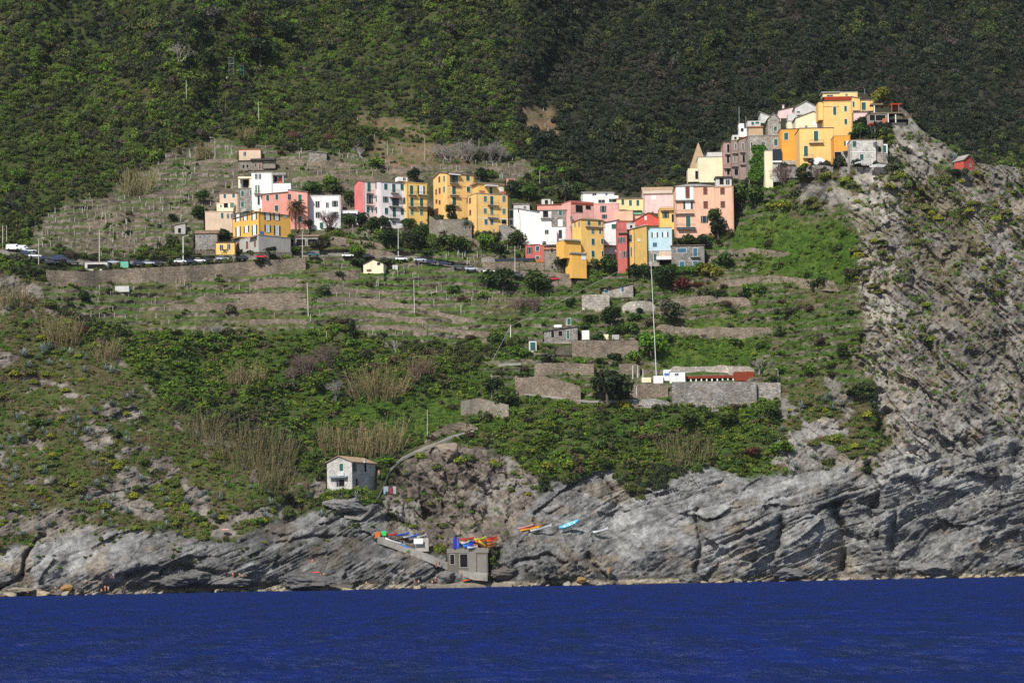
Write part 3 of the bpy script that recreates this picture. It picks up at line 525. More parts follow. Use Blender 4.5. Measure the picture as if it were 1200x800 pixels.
H('R6', 'house', 'low stone gable house with a grey roof beside the small pink skyline house', 0, None, 78, 290, 350, 'palestone', ('gf', 'grey', 38), 'g48,360,20,34', D=7, dY=3)
H('R6', 'house', 'yellow flat house with an open green door, beside the rooftop pergola', 646, None, 730, 166, 242, 'amber', ('flat', 'brown'), 'g664,205,30,54', D=6, dY=3)
H('R6', 'house', 'small pink terrace house below the open green door', 596, None, 690, 250, 305, 'palepink', ('flat', 'brown'), '', D=6, dY=2)
H('R6', 'terrace_bar', 'rooftop terrace bar with a red pergola and an overhanging railed deck', 690, None, 830, 262, 345, 'dusk', ('flat', 'dark'), 'k780,285,70,40 k725,285,40,40', D=7, dY=2, blk=[('red_panel', 795, 825, 290, 345, 'terracotta', .4, .6), ('pergola_roof', 850, 928, 184, 194, 'barered', -1, 4), ('pergola_post', 905, 911, 194, 262, 'wood', -.8, .3), ('pergola_post', 856, 862, 194, 262, 'wood', -.8, .3), ('pergola_back', 852, 905, 194, 232, 'barered', -3.2, .3),
  ('deck', 820, 960, 318, 340, 'iron', 1.5, 5), ('upper_deck', 715, 940, 246, 256, 'wood', -.5, 5), ('white_post', 735, 742, 200, 250, 'white', -.4, .6), ('white_post', 832, 838, 256, 320, 'white', .8, .3), ('white_post', 884, 890, 262, 318, 'white', .8, .3), ('pergola_roof', 715, 800, 184, 196, 'wood', -1.4, 3)])
H('P', 'cottage', 'small bright red cottage alone on the right-hand ridge', 1118, 1129.5, 1141.5, 188, 199, 'brick', ('gf', 'grey', 6.5), 'd1137,194,2.2,3.6', yaw=38, dY=-1, base=1.5)
# gardens below the village
H('R8', 'stone_cottage', 'small grey stone cottage with a dark flat roof and two black window holes', 302, None, 476, 302, 362, 'greystone', ('sr', 'dark', 22), 'k345,318,16,36 k385,314,22,28 g425,320,12,46', D=6, dY=-1, blk=[('tan_wall', 364, 440, 362, 445, 'beige', .25, 2), ('roof_tower', 412, 440, 236, 275, 'greystone', -2, 2, 'g430,252,18,34'), ('white_tank', 352, 392, 268, 282, 'white', -2, 1.2)])
H('R8', 'stone_cottage', 'stone cottage with two blue shutters and a dark tilted roof, by the cable', 602, None, 765, 92, 125, 'palestone', ('sr', 'dark', 34), 'B625,95,22,18 B709,84,15,28', D=6)
H('R8', 'hut', 'tiny hut with a green door behind a bright green bush', 222, None, 262, 352, 412, 'grimy', ('flat', 'dark'), 'g242,382,28,44', D=3)
H('Q', 'house', 'small white flat house beside the rusty red bar roof', 202, None, 280, 158, 218, 'white', ('flat', 'grey'), 'd235,171,18,10', D=5, dY=-1)
H('R2', 'cottage', 'tiny cream cottage with a dark gabled roof among the lower vineyards', 245, None, 370, 742, 800, 'cream', ('gf', 'dark', 28), 'k340,742,20,16 D280,783,30,14', D=6, yaw=-12)
r_ = H('C', 'seaside_house', 'lone whitewashed stone house with a red-edged gable just above the sea rocks', 115, 505, 870, 212, 660, 'whitestone', ('gf', 'tan', 90),
  'g334,298,62,118 k340,540,90,112 ^300,436,280,3', 'o536,300,26,130 k708,300,28,140 k572,540,26,130', right=True, yaw=24, ov=.55, chim=((700, 30, 5),), blk=[('shutter', 258, 292, 482, 596, 'glass', .08, .06), ('window_guard', 300, 372, 362, 430, 'galv', .35, .06)])
# beach shed and kiosk
H('M', 'boat_shed', 'grey concrete boat shed with two dark openings under the stacked kayaks', 738, None, 928, 572, 682, 'oldcement', ('flat', 'conc') if 0 else ('flat', 'oldcement'), 'k760,620,20,46 k814,626,36,62 ', D=6, dY=-2, base=4, blk=[('shutter_door', 876, 920, 600, 680, 'grimystone', .06, .3), ('lintel', 735, 930, 568, 590, 'grimystone', .15, .6), ('pillar', 836, 872, 590, 684, 'grimystone', .2, .6)])
H('R7', 'kiosk', 'low roadside shelter with a pale canopy on the left retaining wall', 442, None, 560, 388, 430, 'grimy', ('flat', 'grey'), 'k500,410,90,24', D=5, dY=-1)
H('R7', 'container', 'dark green roadside storage container beside the parked cars', 628, None, 668, 382, 416, 'turq', ('flat', 'dark'), '', D=3, dY=-1.5)
# ------------------------------------------------------------------ land cover zones (polygons drawn on a map of the slope)
WX = PX+11*fbm(PX/70, PY/50, 3, 49)+9*fbm(PX/40, PY/40, 3, 51)+4*fbm(PX/11, PY/11, 3, 52); WY = PY+6*fbm(PX/40, PY/40, 3, 53)+3*fbm(PX/11, PY/11, 3, 54)
ZONES = [('G', [(-400, -200), (1600, -200), (1600, 900), (-400, 900)]),
 ('F', [(540, -200), (1600, -200), (1600, 330), (1200, 240), (1060, 180), (900, 260), (850, 240), (760, 240), (640, 200), (600, 120)]),
 ('V', [(60, 250), (130, 222), (190, 186), (260, 160), (300, 172), (420, 180), (620, 186), (640, 204), (505, 215), (500, 262), (420, 280), (300, 270), (200, 290), (100, 300), (40, 290)]),
 ('E', [(420, 168), (545, 172), (560, 190), (430, 196)]), ('E', [(615, 128), (725, 128), (735, 160), (640, 160)]), ('E', [(410, 130), (500, 150), (500, 168), (420, 158)]),
 ('T', [(40, 328), (110, 318), (330, 312), (360, 290), (640, 292), (690, 352), (640, 400), (520, 405), (400, 388), (150, 392), (90, 370)]),
 ('H', [(590, 300), (690, 320), (830, 296), (866, 215), (900, 190), (990, 235), (1008, 330), (1024, 450), (960, 475), (900, 470), (730, 480), (600, 470), (540, 470), (560, 420), (640, 400)]),
 ('S', [(140, 388), (400, 388), (450, 405), (530, 420), (580, 460), (560, 520), (440, 545), (380, 545), (270, 480), (200, 470), (120, 430)]),
 ('S', [(560, 490), (640, 468), (730, 474), (900, 470), (950, 520), (905, 560), (770, 548), (640, 560), (580, 545), (500, 520)]),
 ('A', [(-400, 330), (40, 325), (90, 380), (190, 468), (280, 520), (385, 565), (350, 600), (270, 632), (100, 645), (-400, 640)]),
 ('A', [(930, 200), (1045, 196), (1030, 300), (1010, 300), (985, 240), (940, 240)]), ('A', [(905, 470), (960, 440), (1010, 450), (1030, 540), (1010, 600), (985, 580), (960, 540), (930, 560), (900, 550)]),
 ('C', [(990, 235), (1040, 185), (1062, 130), (1090, 140), (1200, 190), (1600, 220), (1600, 560), (1030, 560), (1024, 450), (1004, 330)]),
 ('M', [(862, 262), (920, 252), (985, 262), (1003, 300), (1004, 330), (960, 338), (900, 318), (868, 300)]), ('M', [(776, 386), (850, 372), (905, 384), (900, 428), (840, 432), (780, 430)]), ('M', [(410, 482), (470, 462), (530, 470), (540, 500), (470, 520), (420, 505)]),
 ('R', [(-400, 640), (0, 648), (110, 618), (270, 634), (330, 606), (440, 588), (470, 640), (560, 660), (580, 900), (-400, 900)]),
 ('B', [(440, 610), (470, 552), (500, 520), (560, 520), (640, 556), (640, 600), (600, 626), (560, 650), (480, 650)]),
 ('R', [(575, 900), (575, 640), (600, 626), (660, 560), (700, 548), (740, 585), (820, 548), (900, 556), (950, 545), (1030, 556), (1600, 560), (1600, 900)])]
IDX = {}; names = sorted(set(z[0] for z in ZONES)); CLS = np.zeros(Y0.shape, int)
for i, n in enumerate(names): IDX[n] = i
for n, p in ZONES: CLS[inpoly(p, WX, WY)] = IDX[n]
CLS[BACK > .5] = np.where(CLS[BACK > .5] == IDX['G'], IDX['G'], IDX['F'])
WT = {n: blur((CLS == IDX[n]).astype(float), 2.2, 1.6) for n in names}
Xw = (PX-600)/F*Y0; Zw = Z0
# ---- rock relief
def strata(X, Z, beta, periods, warp, seed, ragged=.10):
    c, s = math.cos(beta), math.sin(beta); t = X*c+Z*s; d = -X*s+Z*c+warp*fbm(X/45, Z/30, 3, seed)+.35*fbm(X/7, Z/5, 3, seed+2)
    disp = 0; shade = 0
    for q, P in enumerate(periods):
        dd = d/P+ragged*fbm(X/(P*2), Z/(P*2), 2, seed+5+q); i = np.floor(dd); f = dd-i
        L = P*(2.2+5*hsh(i, i*0+seed+40+q)); tt = t/L+hsh(i, i*0+seed+q)*9+.08*fbm(X/P, Z/P, 2, seed+9+q); j = np.floor(tt); h = hsh(i, j, i*0+seed+q); h2 = hsh(i, j, i*0+seed+70+q)
        disp = disp-P*.55*(h-.5)**3*4-P*.34*(f-.5)*(.3+h)-L*.10*(tt-j-.5)*(h2-.5)
        shade = shade+(hsh(i, i*0+77+q)-.5)*(.5, .5, .5, .4)[min(q, 3)]+(h2-.5)*.25
        crack = np.minimum(f, 1-f)*P; disp = disp+.30*P**.5*np.exp(-(crack/(.05*P+.07))**2)*(.2+1.2*h2)
    return disp, shade
def facets(X, Z, ang, px_, pz_, seed):
    """angular broken faces: every cell is its own tilted plane"""
    c, s = math.cos(ang), math.sin(ang); u = (X*c+Z*s)/px_; v = (-X*s+Z*c)/pz_
    u = u+.22*fbm(u*.8, v*.8, 3, seed+50); v = v+.22*fbm(u*.8, v*.8, 3, seed+60); ui = np.floor(u); vi = np.floor(v)
    best = np.full(u.shape, 9.); D = np.zeros(u.shape); sh_ = np.zeros(u.shape)
    for a_ in (-1, 0, 1):
        for b_ in (-1, 0, 1):
            ci, cj = ui+a_, vi+b_; o = ci*0+seed; cx = ci+hsh(ci, cj, o); cy = cj+hsh(ci, cj, o+1); q = (u-cx)**2+(v-cy)**2; m = q < best
            pl = (hsh(ci, cj, o+2)-.5)*.9+(u-cx)*(hsh(ci, cj, o+3)-.5)*1.9+(v-cy)*(hsh(ci, cj, o+4)-.62)*1.9
            D = np.where(m, pl, D); sh_ = np.where(m, hsh(ci, cj, o+5)-.5, sh_); best = np.where(m, q, best)
    return D, sh_
al = Xw*.5-Zw*.87; pe = Xw*.87+Zw*.5
rx = fbm(Xw/22, Zw/30, 5, 65)
ROCKY = (WT['R']+WT['C']+WT['B']+WT['A']) > .02
Xr, Zr = Xw[ROCKY], Zw[ROCKY]
def full(v):
    o = np.zeros(PX.shape); o[ROCKY] = v; return o
def st_(*a): return [full(v) for v in strata(Xr, Zr, *a)]
def fc_(*a): return [full(v) for v in facets(Xr, Zr, *a)]
SMOOTH = 1-.78*np.clip(1.2*g(775, 640, 62, 42)+1.2*g(85, 655, 85, 26)+.6*g(1120, 650, 50, 20)+.7*g(950, 560, 60, 30), 0, 1)
dR, sR = st_(math.radians(19), (5.5, 1.9, .85), 4.0, 100)
dL, sL = st_(math.radians(25), (4.6, 1.7, .85), 3.0, 140)
f1, q1 = fc_(math.radians(24), 15, 7, 700); f2, q2 = fc_(math.radians(22), 5.0, 2.3, 720)
crumble = np.clip(1.3*g(640, 655, 75, 34), 0, 1)
c1, k1 = fc_(math.radians(-62), 14, 6, 740); c2, k2 = fc_(math.radians(-58), 4.6, 2.2, 760); c3, k3 = fc_(math.radians(30), 1.7, .9, 780)
dR = (dR*SMOOTH*.8+2.8*f1+.8*f2*SMOOTH)*(1-crumble)+crumble*(1.6*c1+1.3*c2+.7*c3); dL = dL*SMOOTH*.8+2.2*f1+.7*f2*SMOOTH
sR = (sR*(.35+.65*SMOOTH)+.45*q1+.3*q2*SMOOTH)*(1-crumble)+crumble*(.4*k2+.5*k3-.12); sL = sL*(.35+.65*SMOOTH)+.45*q1+.3*q2*SMOOTH
dC, sC = st_(math.radians(48), (2.6, 1.0), 4.0, 180, .3)
dC = dC*.6+2.2*c1+1.0*c2+.4*c3; sC = .6*sC+.6*k1+.4*k2+.15*k3
pw = pe+5*fbm(Xw/22, Zw/22, 4, 115); crk = np.exp(-(np.abs(fbm(pw/9, al/45, 4, 109))/.035)**2)+.45*np.exp(-(np.abs(fbm(pw/3.5, al/13, 3, 111))/.03)**2)*sstep(-.1, .3, rx)
dC = dC+1.5*crk; sC = sC-.4*crk
dB = 3.0*c1+1.7*c2+.6*c3+1.2*crk; sB = .5*k1+.5*k2+.3*k3
FISS = [([(1036, 486), (1022, 506), (1030, 524)], 5, 5), ([(1018, 548), (1034, 572), (1026, 600), (1033, 632)], 4.5, 5), ([(984, 590), (992, 625), (986, 668)], 5, 5), ([(912, 610), (903, 645), (898, 652)], 5, 4.5), ([(812, 596), (822, 640), (818, 682)], 3, 3), ([(1052, 588), (1048, 640), (1050, 672)], 3, 3), ([(960, 600), (975, 592), (990, 588)], 3, 3.5), ([(850, 640), (880, 622), (905, 612)], 2.5, 2.5),
 ([(46, 628), (34, 648), (24, 672)], 3, 3.5), ([(340, 588), (352, 602), (336, 612)], 6, 5), ([(150, 676), (200, 664), (250, 668)], 3, 2.5), ([(300, 650), (330, 636), (400, 628)], 2.5, 2), ([(470, 556), (486, 584), (500, 604)], 5, 4), ([(560, 560), (575, 590), (560, 622)], 5, 4), ([(700, 560), (712, 580), (724, 596)], 3.5, 3.5), ([(1012, 400), (1022, 440), (1030, 470)], 4, 4), ([(600, 660), (640, 652), (660, 660)], 3, 3), ([(690, 650), (700, 668), (712, 680)], 4, 3.5), ([(540, 640), (575, 640), (590, 676)], 4, 3), ([(1070, 320), (1080, 370), (1094, 420)], 4, 3.5), ([(1150, 300), (1170, 360), (1185, 420)], 4, 3.5)]
dF = np.zeros(PX.shape)
for pl, w, dp in FISS:
    sl = rect_idx(min(p[0] for p in pl)-20, max(p[0] for p in pl)+20, min(p[1] for p in pl)-20, max(p[1] for p in pl)+20); X_, Y_ = WX[sl]*.5+PX[sl]*.5, WY[sl]*.5+PY[sl]*.5; dm = np.full(X_.shape, 99.)
    for (x0, y0), (x1, y1) in zip(pl, pl[1:]):
        L2 = (x1-x0)**2+(y1-y0)**2; u = np.clip(((X_-x0)*(x1-x0)+(Y_-y0)*(y1-y0))/L2, 0, 1); dm = np.minimum(dm, np.hypot(X_-x0-u*(x1-x0), Y_-y0-u*(y1-y0)))
    dF[sl] += dp*np.exp(-(dm/w)**2)
right = sstep(560, 600, PX)
ridged = (1-np.abs(fbm(pw/10, al/34, 5, 66)))**2; ridge2 = (1-np.abs(fbm(pw/3, al/9, 4, 67)))**2
fine = fbm(Xw/1.6, Zw/1.6, 3, 61)
ridged = (1-np.abs(fbm(pw/10, al/34, 5, 66)))**2; ridge2 = (1-np.abs(fbm(pw/3, al/9, 4, 67)))**2
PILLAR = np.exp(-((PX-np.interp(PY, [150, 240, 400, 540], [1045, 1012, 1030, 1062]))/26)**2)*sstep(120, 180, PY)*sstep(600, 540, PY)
CM = sstep(-.25, .25, (PY-520)/90+.55*fbm(Xw/14, Zw/20, 4, 113))*sstep(985, 1010, PX)
dC = dC*(1-CM)+dR*CM; sC = sC*(1-CM)+sR*CM
dRock = dF+WT['R']*((dR*right+dL*(1-right))*1.0+fine*.18) + WT['C']*(dC-4.6*(ridged-.5)-.9*(ridge2-.5)+fine*.3+1.2*rx) + WT['B']*(dB*.95+fine*.25)
# patches of bare rock in the agave slopes and where plants leave gaps
pk = sstep(.10, .30, fbm(PX/38, PY/20, 5, 71)+.15*fbm(PX/8, PY/6, 3, 72))
ROCKA = WT['A']*pk
dRock = dRock+ROCKA*(np.where(PX > 800, dC, dL)*.8+fine*.2)
soft = 1-np.clip(WT['R']+WT['C']+WT['B'], 0, 1)
dSoft = soft*(.55*fbm(Xw/5, Zw/4, 4, 75)+.16*fbm(Xw/1.2, Zw/1.2, 3, 76))
# ---- terraces
TER = np.clip(WT['V']+WT['T']+WT['H']*.8+WT['E']*.4, 0, 1)*(1-BACK)
per = 2.8; ph = Zw/per+.55*fbm(PX/150, PY*0+2, 3, 81)+.3*fbm(PX/60, PY/50, 2, 82); fr = ph-np.floor(ph)
gst = np.clip((fr-.56)/.44, 0, 1)
dTer = TER*(2.7*(gst-fr)+1.2)
RISER = TER*sstep(.0, .06, fr)*sstep(.58, .52, fr)
YT = Y0+dRock+dSoft+dTer
# the road and car park bench
ROAD = [(-20, 296), (30, 300), (60, 308), (130, 311), (240, 308), (330, 301), (400, 299), (470, 302), (540, 316), (600, 322), (660, 330)]
rp = np.interp(GX, [a for a, _ in ROAD], [b for _, b in ROAD])[None, :]
rm = sstep(-30, -20, PX)*sstep(668, 655, PX)*sstep(-8, -3, PY-rp)*sstep(1.5, 0, PY-rp)
yroad = samp(Y0, PX, rp+1.5+0*PX)
YT = YT*(1-rm)+(yroad+(rp+1.5-PY)*.9)*rm
NOVEG = np.maximum(NOVEG, (rm > .3))
CARVED = YC > Y0+.05
YT = np.where(CARVED, np.maximum(YT, YC), np.where(YC < Y0-.05, np.minimum(YT, YC), YT))
XT = (PX-600)/F; BT = (YH-PY)/F
VX = (XT*CR+BT*SR)*YT; VZ = HC+(-XT*SR+BT*CR)*YT
def Yt(px, py): return float(samp(YT, px, py))
def ground(px, py): return at(px, py, Yt(px, py))
# ---- ground colours
def lerp(a, b, t): return a+(b-a)*t[..., None]
def C3(c): return np.array(c, float)
n1 = fbm(PX/30, PY/22, 5, 91); n2 = fbm(PX/7, PY/6, 4, 92); n3 = fbm(PX/90, PY/60, 4, 93)
def two(a, b, t): return lerp(C3(a)*np.ones(PX.shape+(3,)), C3(b), np.clip(t, 0, 1))
GC = {}
GC['G'] = two((.030, .042, .014), (.075, .075, .026), .5+.5*n1); GC['F'] = two((.020, .026, .012), (.055, .048, .030), .45+.6*n1)
GC['V'] = two((.145, .118, .082), (.08, .11, .034), .66+.9*n1); GC['E'] = two((.20, .125, .075), (.12, .12, .05), .4+.7*n1)
GC['T'] = two((.07, .125, .02), (.12, .11, .05), .28+.7*n1); GC['H'] = two((.055, .10, .018), (.11, .10, .045), .4+.8*n1)
GC['M'] = two((.055, .11, .014), (.10, .13, .028), .5+.7*n1+.4*n2)
GC['S'] = two((.045, .080, .016), (.085, .085, .035), .4+.7*n1)
GC['A'] = two((.115, .088, .055), (.075, .095, .026), .62+.7*n1)
sh = np.where(PX > 575, sR, sL); grey = np.clip(.5+.5*sh+.2*n2+.35*fbm(Xw/1.0, Zw/.7, 3, 107), 0, 1)
rk = two((.15, .145, .138), (.42, .415, .40), grey); rk = lerp(rk, C3((.30, .235, .155)), np.clip(sstep(.25, .7, n1)*.55, 0, 1))
uu = Xw*.94+Zw*.34; vv = -Xw*.34+Zw*.94
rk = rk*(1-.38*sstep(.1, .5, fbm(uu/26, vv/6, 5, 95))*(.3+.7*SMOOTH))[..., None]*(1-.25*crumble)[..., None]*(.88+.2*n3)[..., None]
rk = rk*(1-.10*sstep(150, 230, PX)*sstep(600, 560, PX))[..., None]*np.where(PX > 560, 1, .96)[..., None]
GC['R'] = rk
nf = fbm(Xw/1.0, Zw/1.0, 3, 107)
cl = two((.105, .098, .090), (.36, .345, .32), np.clip(.52+.6*sC+.22*nf+.3*n1, 0, 1)); cl = lerp(cl, C3((.21, .165, .11)), sstep(.1, .6, n1)*.45); cl = lerp(cl, rk*1.05, np.maximum(CM, .75*sstep(380, 540, PY+40*n1)))
cl = lerp(cl, C3((.115, .105, .05)), sstep(-.1, .4, fbm(pe/9, al/22, 5, 96))*.5*sstep(520, 300, PY))
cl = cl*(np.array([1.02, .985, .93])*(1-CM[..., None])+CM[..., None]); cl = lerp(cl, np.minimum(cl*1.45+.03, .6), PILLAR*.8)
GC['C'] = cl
GC['B'] = lerp(two((.07, .058, .048), (.27, .225, .185), np.clip(.5+.5*sB+.3*n2+.2*n1, 0, 1)), C3((.30, .28, .25)), sstep(.3, .6, fbm(PX/30, PY/22, 4, 97))*.8)
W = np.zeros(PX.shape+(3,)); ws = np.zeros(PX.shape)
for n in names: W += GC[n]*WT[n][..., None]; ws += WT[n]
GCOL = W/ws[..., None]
GCOL = lerp(GCOL, np.where((PX > 800)[..., None], GC['C'], two((.13, .11, .09), (.30, .27, .23), np.clip(.5+.5*sL+.3*n2, 0, 1))), ROCKA)
wallc = two((.075, .062, .05), (.25, .21, .165), np.clip(.5+.9*fbm(Xw/1.1, Zw/.8, 3, 98), 0, 1))
GCOL = lerp(GCOL, wallc, RISER*np.clip(.85+.8*fbm(PX/60, PY/9, 3, 99), 0, 1))
# tide marks: weed-dark wet foot with a pale barnacle line
shoreR = np.clip(WT['R']+WT['B'], 0, 1)
wet = shoreR*sstep(4.2, 1.6, VZ+1.1*n2+.8*n1)
GCOL = lerp(GCOL, C3((.062, .056, .047)), wet*.8)
GCOL = lerp(GCOL, C3((.44, .38, .28)), shoreR*sstep(1.9, 1.3, VZ+.5*n2)*(.35+.65*sstep(-.3, .3, fbm(PX/18, PY/3, 3, 105))))
GCOL = lerp(GCOL, C3((.10, .05, .022)), shoreR*sstep(.40, .25, VZ))
GCOL = lerp(GCOL, C3((.24, .22, .19)), (rm*(1-CARVED)))
GCOL = np.where((CARVED & (BACK < .5))[..., None], C3((.14, .12, .09))*np.ones(3), GCOL)
GCOL = np.clip(GCOL*(1+.22*n2)[..., None], .004, .8)
# quartz veins in the bedded rock
NOVEG[rect_idx(386, 438, 568, 575)] = 1
vein = np.exp(-(np.abs(fbm(Xw/7, Zw/4, 4, 101))/.018)**2)*sstep(0, .5, fbm(Xw/25, Zw/25, 2, 102))*WT['R']*right*sstep(800, 960, PX)
GCOL = lerp(GCOL, C3((.55, .53, .50)), np.clip(vein, 0, .8))
# ---- mesh
def gridmesh(name, vx, vy, vz, colr=None):
    h, w = vx.shape; me = bpy.data.meshes.new(name); n = h*w
    me.vertices.add(n); me.vertices.foreach_set('co', np.stack([vx, vy, vz], -1).astype(np.float32).ravel())
    i = np.arange(n).reshape(h, w); q = np.stack([i[1:, :-1], i[1:, 1:], i[:-1, 1:], i[:-1, :-1]], -1).reshape(-1, 4)
    me.loops.add(q.size); me.loops.foreach_set('vertex_index', q.ravel().astype(np.int32)); me.polygons.add(len(q))
    me.polygons.foreach_set('loop_start', np.arange(0, q.size, 4, dtype=np.int32))
    if colr is not None:
        a = me.color_attributes.new('ground', 'FLOAT_COLOR', 'POINT'); a.data.foreach_set('color', np.concatenate([colr, np.ones((h, w, 1))], -1).astype(np.float32).ravel())
    me.update(); me.validate(); return me
hm, t = newmat('hillside_ground', .95, .12)
vc = t.n.new('ShaderNodeVertexColor'); vc.layer_name = 'ground'
fz = t.noise(1.6, 8, .78, t.geo()); c = t.mix(vc.outputs['Color'], t.ramp(fz, [(.3, .56), (.7, 1.38)]), 1, 'MULTIPLY')
t.l.new(c, t.b.inputs['Base Color']); t.bump(t.noise(1.1, 8, .75, t.geo()), 1.0, .9)
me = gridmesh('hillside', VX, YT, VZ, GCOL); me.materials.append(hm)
link('hillside', me); tag(bpy.data.objects['hillside'], 'steep terraced coastal hillside and cliffs rising from the sea', None, None, 'structure')
# ------------------------------------------------------------------ dry-stone walls
def zz(reg, pts):
    ox, oy, s = REG[reg]; return [(ox+x*s, oy+y*s) for x, y in pts]
ALLPTS = []
def stone_wall(label, pts, h, mat='drystone', dY=.5, name='stone_wall', group=None, cat='wall', thick=.7):
    """a battered wall following the hillside: top edge through the given points"""
    P = []
    for (x0, y0), (x1, y1) in zip(pts, pts[1:]):
        n = max(2, int(abs(x1-x0)/3)); P += [(x0+(x1-x0)*i/n, y0+(y1-y0)*i/n) for i in range(n)]
    P.append(pts[-1]); mb = MB(); prev = None; rg = random.Random(label); N = len(P)
    hv = [h*(1 if h > 12 else min(1, .55+min(i, N-1-i)*.3))*(1 if h > 12 else .78+.35*float(vn2(np.array([x/13.]), np.array([y/7.]), 3)[0])) for i, (x, y) in enumerate(P)]
    Yr = [min(Yt(x, y+hh*.85), Yt(x, y+hh*.5)+1) for (x, y), hh in zip(P, hv)]; Ys_ = [sum(Yr[max(0, i-3):i+4])/len(Yr[max(0, i-3):i+4]) for i in range(N)]
    for i, (x, y) in enumerate(P):
        hh = hv[i]; y += h-hh+rg.uniform(-.25, .25)
        Yq = Ys_[i]-dY; T = at(x, y, Yq); Bm = at(x, y+hh, Yq); z0 = Bm.z-1.5
        sec = [(T.x, Yq-.35, z0), (T.x, Yq-.05, T.z), (T.x, Yq+thick+2, T.z+.05), (T.x, Yq+thick+2, z0)]
        if prev:
            n = len(mb.v); mb.v += prev+sec
            for q in ((0, 4, 5, 1), (1, 5, 6, 2), (2, 6, 7, 3)): mb.f.append(tuple(n+k for k in q)); mb.m.append(0)
        prev = sec
        if i in (0, len(P)-1): mb.poly(sec)
    sl = rect_idx(min(p[0] for p in pts), max(p[0] for p in pts), 0, 700)
    for (x, y) in P:
        hh = h
        NOVEG[rect_idx(x-1.5, x+1.5, y+1.5, y+hh*(.75 if h > 12 else .6))] = .7 if h > 12 else .5
    o = mb.build(name, STONES[mat]() if mat in STONES else wallmat(mat), None); tag(o, label, cat, group)
    ALLPTS.append((name, label, sum(p[0] for p in pts)/len(pts), sum(p[1] for p in pts)/len(pts)))
    return o
W_ = stone_wall
W_('long tall retaining wall holding up the car park road', zz('R7', [(240, 428), (440, 436), (690, 420), (900, 410), (1060, 402)])+[(300, 306), (338, 303), (358, 302)], 15, 'drystone', 1.0)
W_('high stone retaining wall under the rusty red bar roof', zz('Q', [(212, 210), (430, 208), (650, 208)]), 30, 'greystone', 1.2)
W_('lower wall wing with a railing, right of the bar retaining wall', zz('Q', [(652, 214), (776, 212)]), 18, 'greystone', .9)
W_('low wall stepping down left of the bar terrace', zz('Q', [(0, 306), (110, 302), (205, 300)]), 10, 'greystone', .8)
W_('pebbly wall behind the row of white concrete posts', zz('Q', [(0, 222), (90, 216), (190, 220)]), 17, 'drystone', .6)
W_('broad wall below the little stone cottage with black window holes', zz('R8', [(445, 352), (600, 350), (790, 352)]), 20, 'drystone', .8)
W_('second broad wall one terrace below the little stone cottage', zz('R8', [(250, 470), (400, 466), (560, 474)]), 14, 'drystone', .7)
W_('curved wall bulging out beneath the grass strip, left of the big dark tree', zz('R8', [(150, 546), (260, 538), (370, 552), (490, 590)]), 22, 'drystone', .8)
W_('short wall between the big dark tree and the white posts', zz('R8', [(690, 474), (760, 470), (800, 480)]), 14, 'drystone', .6)
W_('pale block wall under the stone cottage with blue shutters', zz('R8', [(497, 114), (575, 110), (640, 112)]), 19, 'palestone', .8)
W_('pale wall right of the blue-shuttered cottage, above the shrubs', zz('R8', [(700, 152), (800, 148), (880, 152)]), 11, 'palestone', .6)
W_('rough wall at the right edge of the gardens, above the green slope', zz('R8', [(880, 262), (1000, 272), (1060, 280)])+[(830, 384), (905, 382)], 11, 'drystone', .7)
W_('wall with scattered stones above the bar garden', zz('Q', [(200, 128), (400, 124), (640, 130)]), 8, 'palestone', .5)
W_('tall wall in front of the dark blue fence below the white houses', zz('R3', [(135, 622), (300, 622), (520, 628)]), 14, 'drystone', .9)
W_('rubble wall above the dark parked cars at the village foot', zz('R3', [(490, 682), (600, 690), (690, 700)]), 16, 'drystone', .8)
W_('wall under the trees in front of the lilac-white house', zz('R2', [(0, 560), (140, 584), (380, 610)]), 9, 'drystone', .6)
W_('wall above the white parked car, below the row of three', zz('R2', [(240, 650), (340, 652), (440, 658)]), 9, 'drystone', .6)
W_('rocky wall at the foot of the tall pale yellow house', zz('R2', [(655, 440), (700, 470), (790, 462), (920, 470)]), 26, 'stone', .7)
W_('wall below the second pale yellow house', zz('R2', [(880, 560), (980, 600), (1066, 590)]), 10, 'drystone', .6)
W_('stone face at the corner of the narrow white house', zz('R3', [(236, 392), (280, 390), (330, 420), (366, 424)]), 20, 'greystone', .5)
for lb, pts, h in [
 ('uppermost field wall left of the stair line, under the shrubby bank', [(370, 126), (460, 110), (628, 108)], 8),
 ('second field wall left of the stair line, broken by an ochre scar', [(110, 190), (300, 176), (480, 176), (636, 172)], 10),
 ('third field wall left of the stair line, brown and long', [(0, 222), (200, 222), (420, 212), (640, 208)], 11),
 ('lowest field wall left of the stair line, half overgrown', [(360, 300), (480, 292), (640, 302)], 8),
 ('tall field wall below the tiny cream cottage', [(690, 76), (780, 72), (882, 74)], 11),
 ('field wall just under the second row of stakes, right of the stair line', [(690, 140), (800, 142), (940, 160), (1090, 170)], 8),
 ('long field wall reaching the pale utility pole from the stair line', [(670, 196), (820, 190), (960, 200), (1200, 238)], 11),
 ('lower field wall passing behind the foot of the pale utility pole', [(740, 256), (900, 252), (1060, 272), (1200, 300)], 10),
 ('lowest long field wall above the green band, right of the dark conifer', [(890, 318), (1040, 322), (1200, 342)], 9),
 ('field wall running on towards the cable pole, right of the green band', [(1210, 250), (1300, 270), (1440, 300)], 9),
 ('short field wall above the cable pole shrubs', [(1210, 330), (1330, 344), (1500, 352)], 8)]:
    W_(lb, zz('S', pts), h*.6, 'drystone', .5)
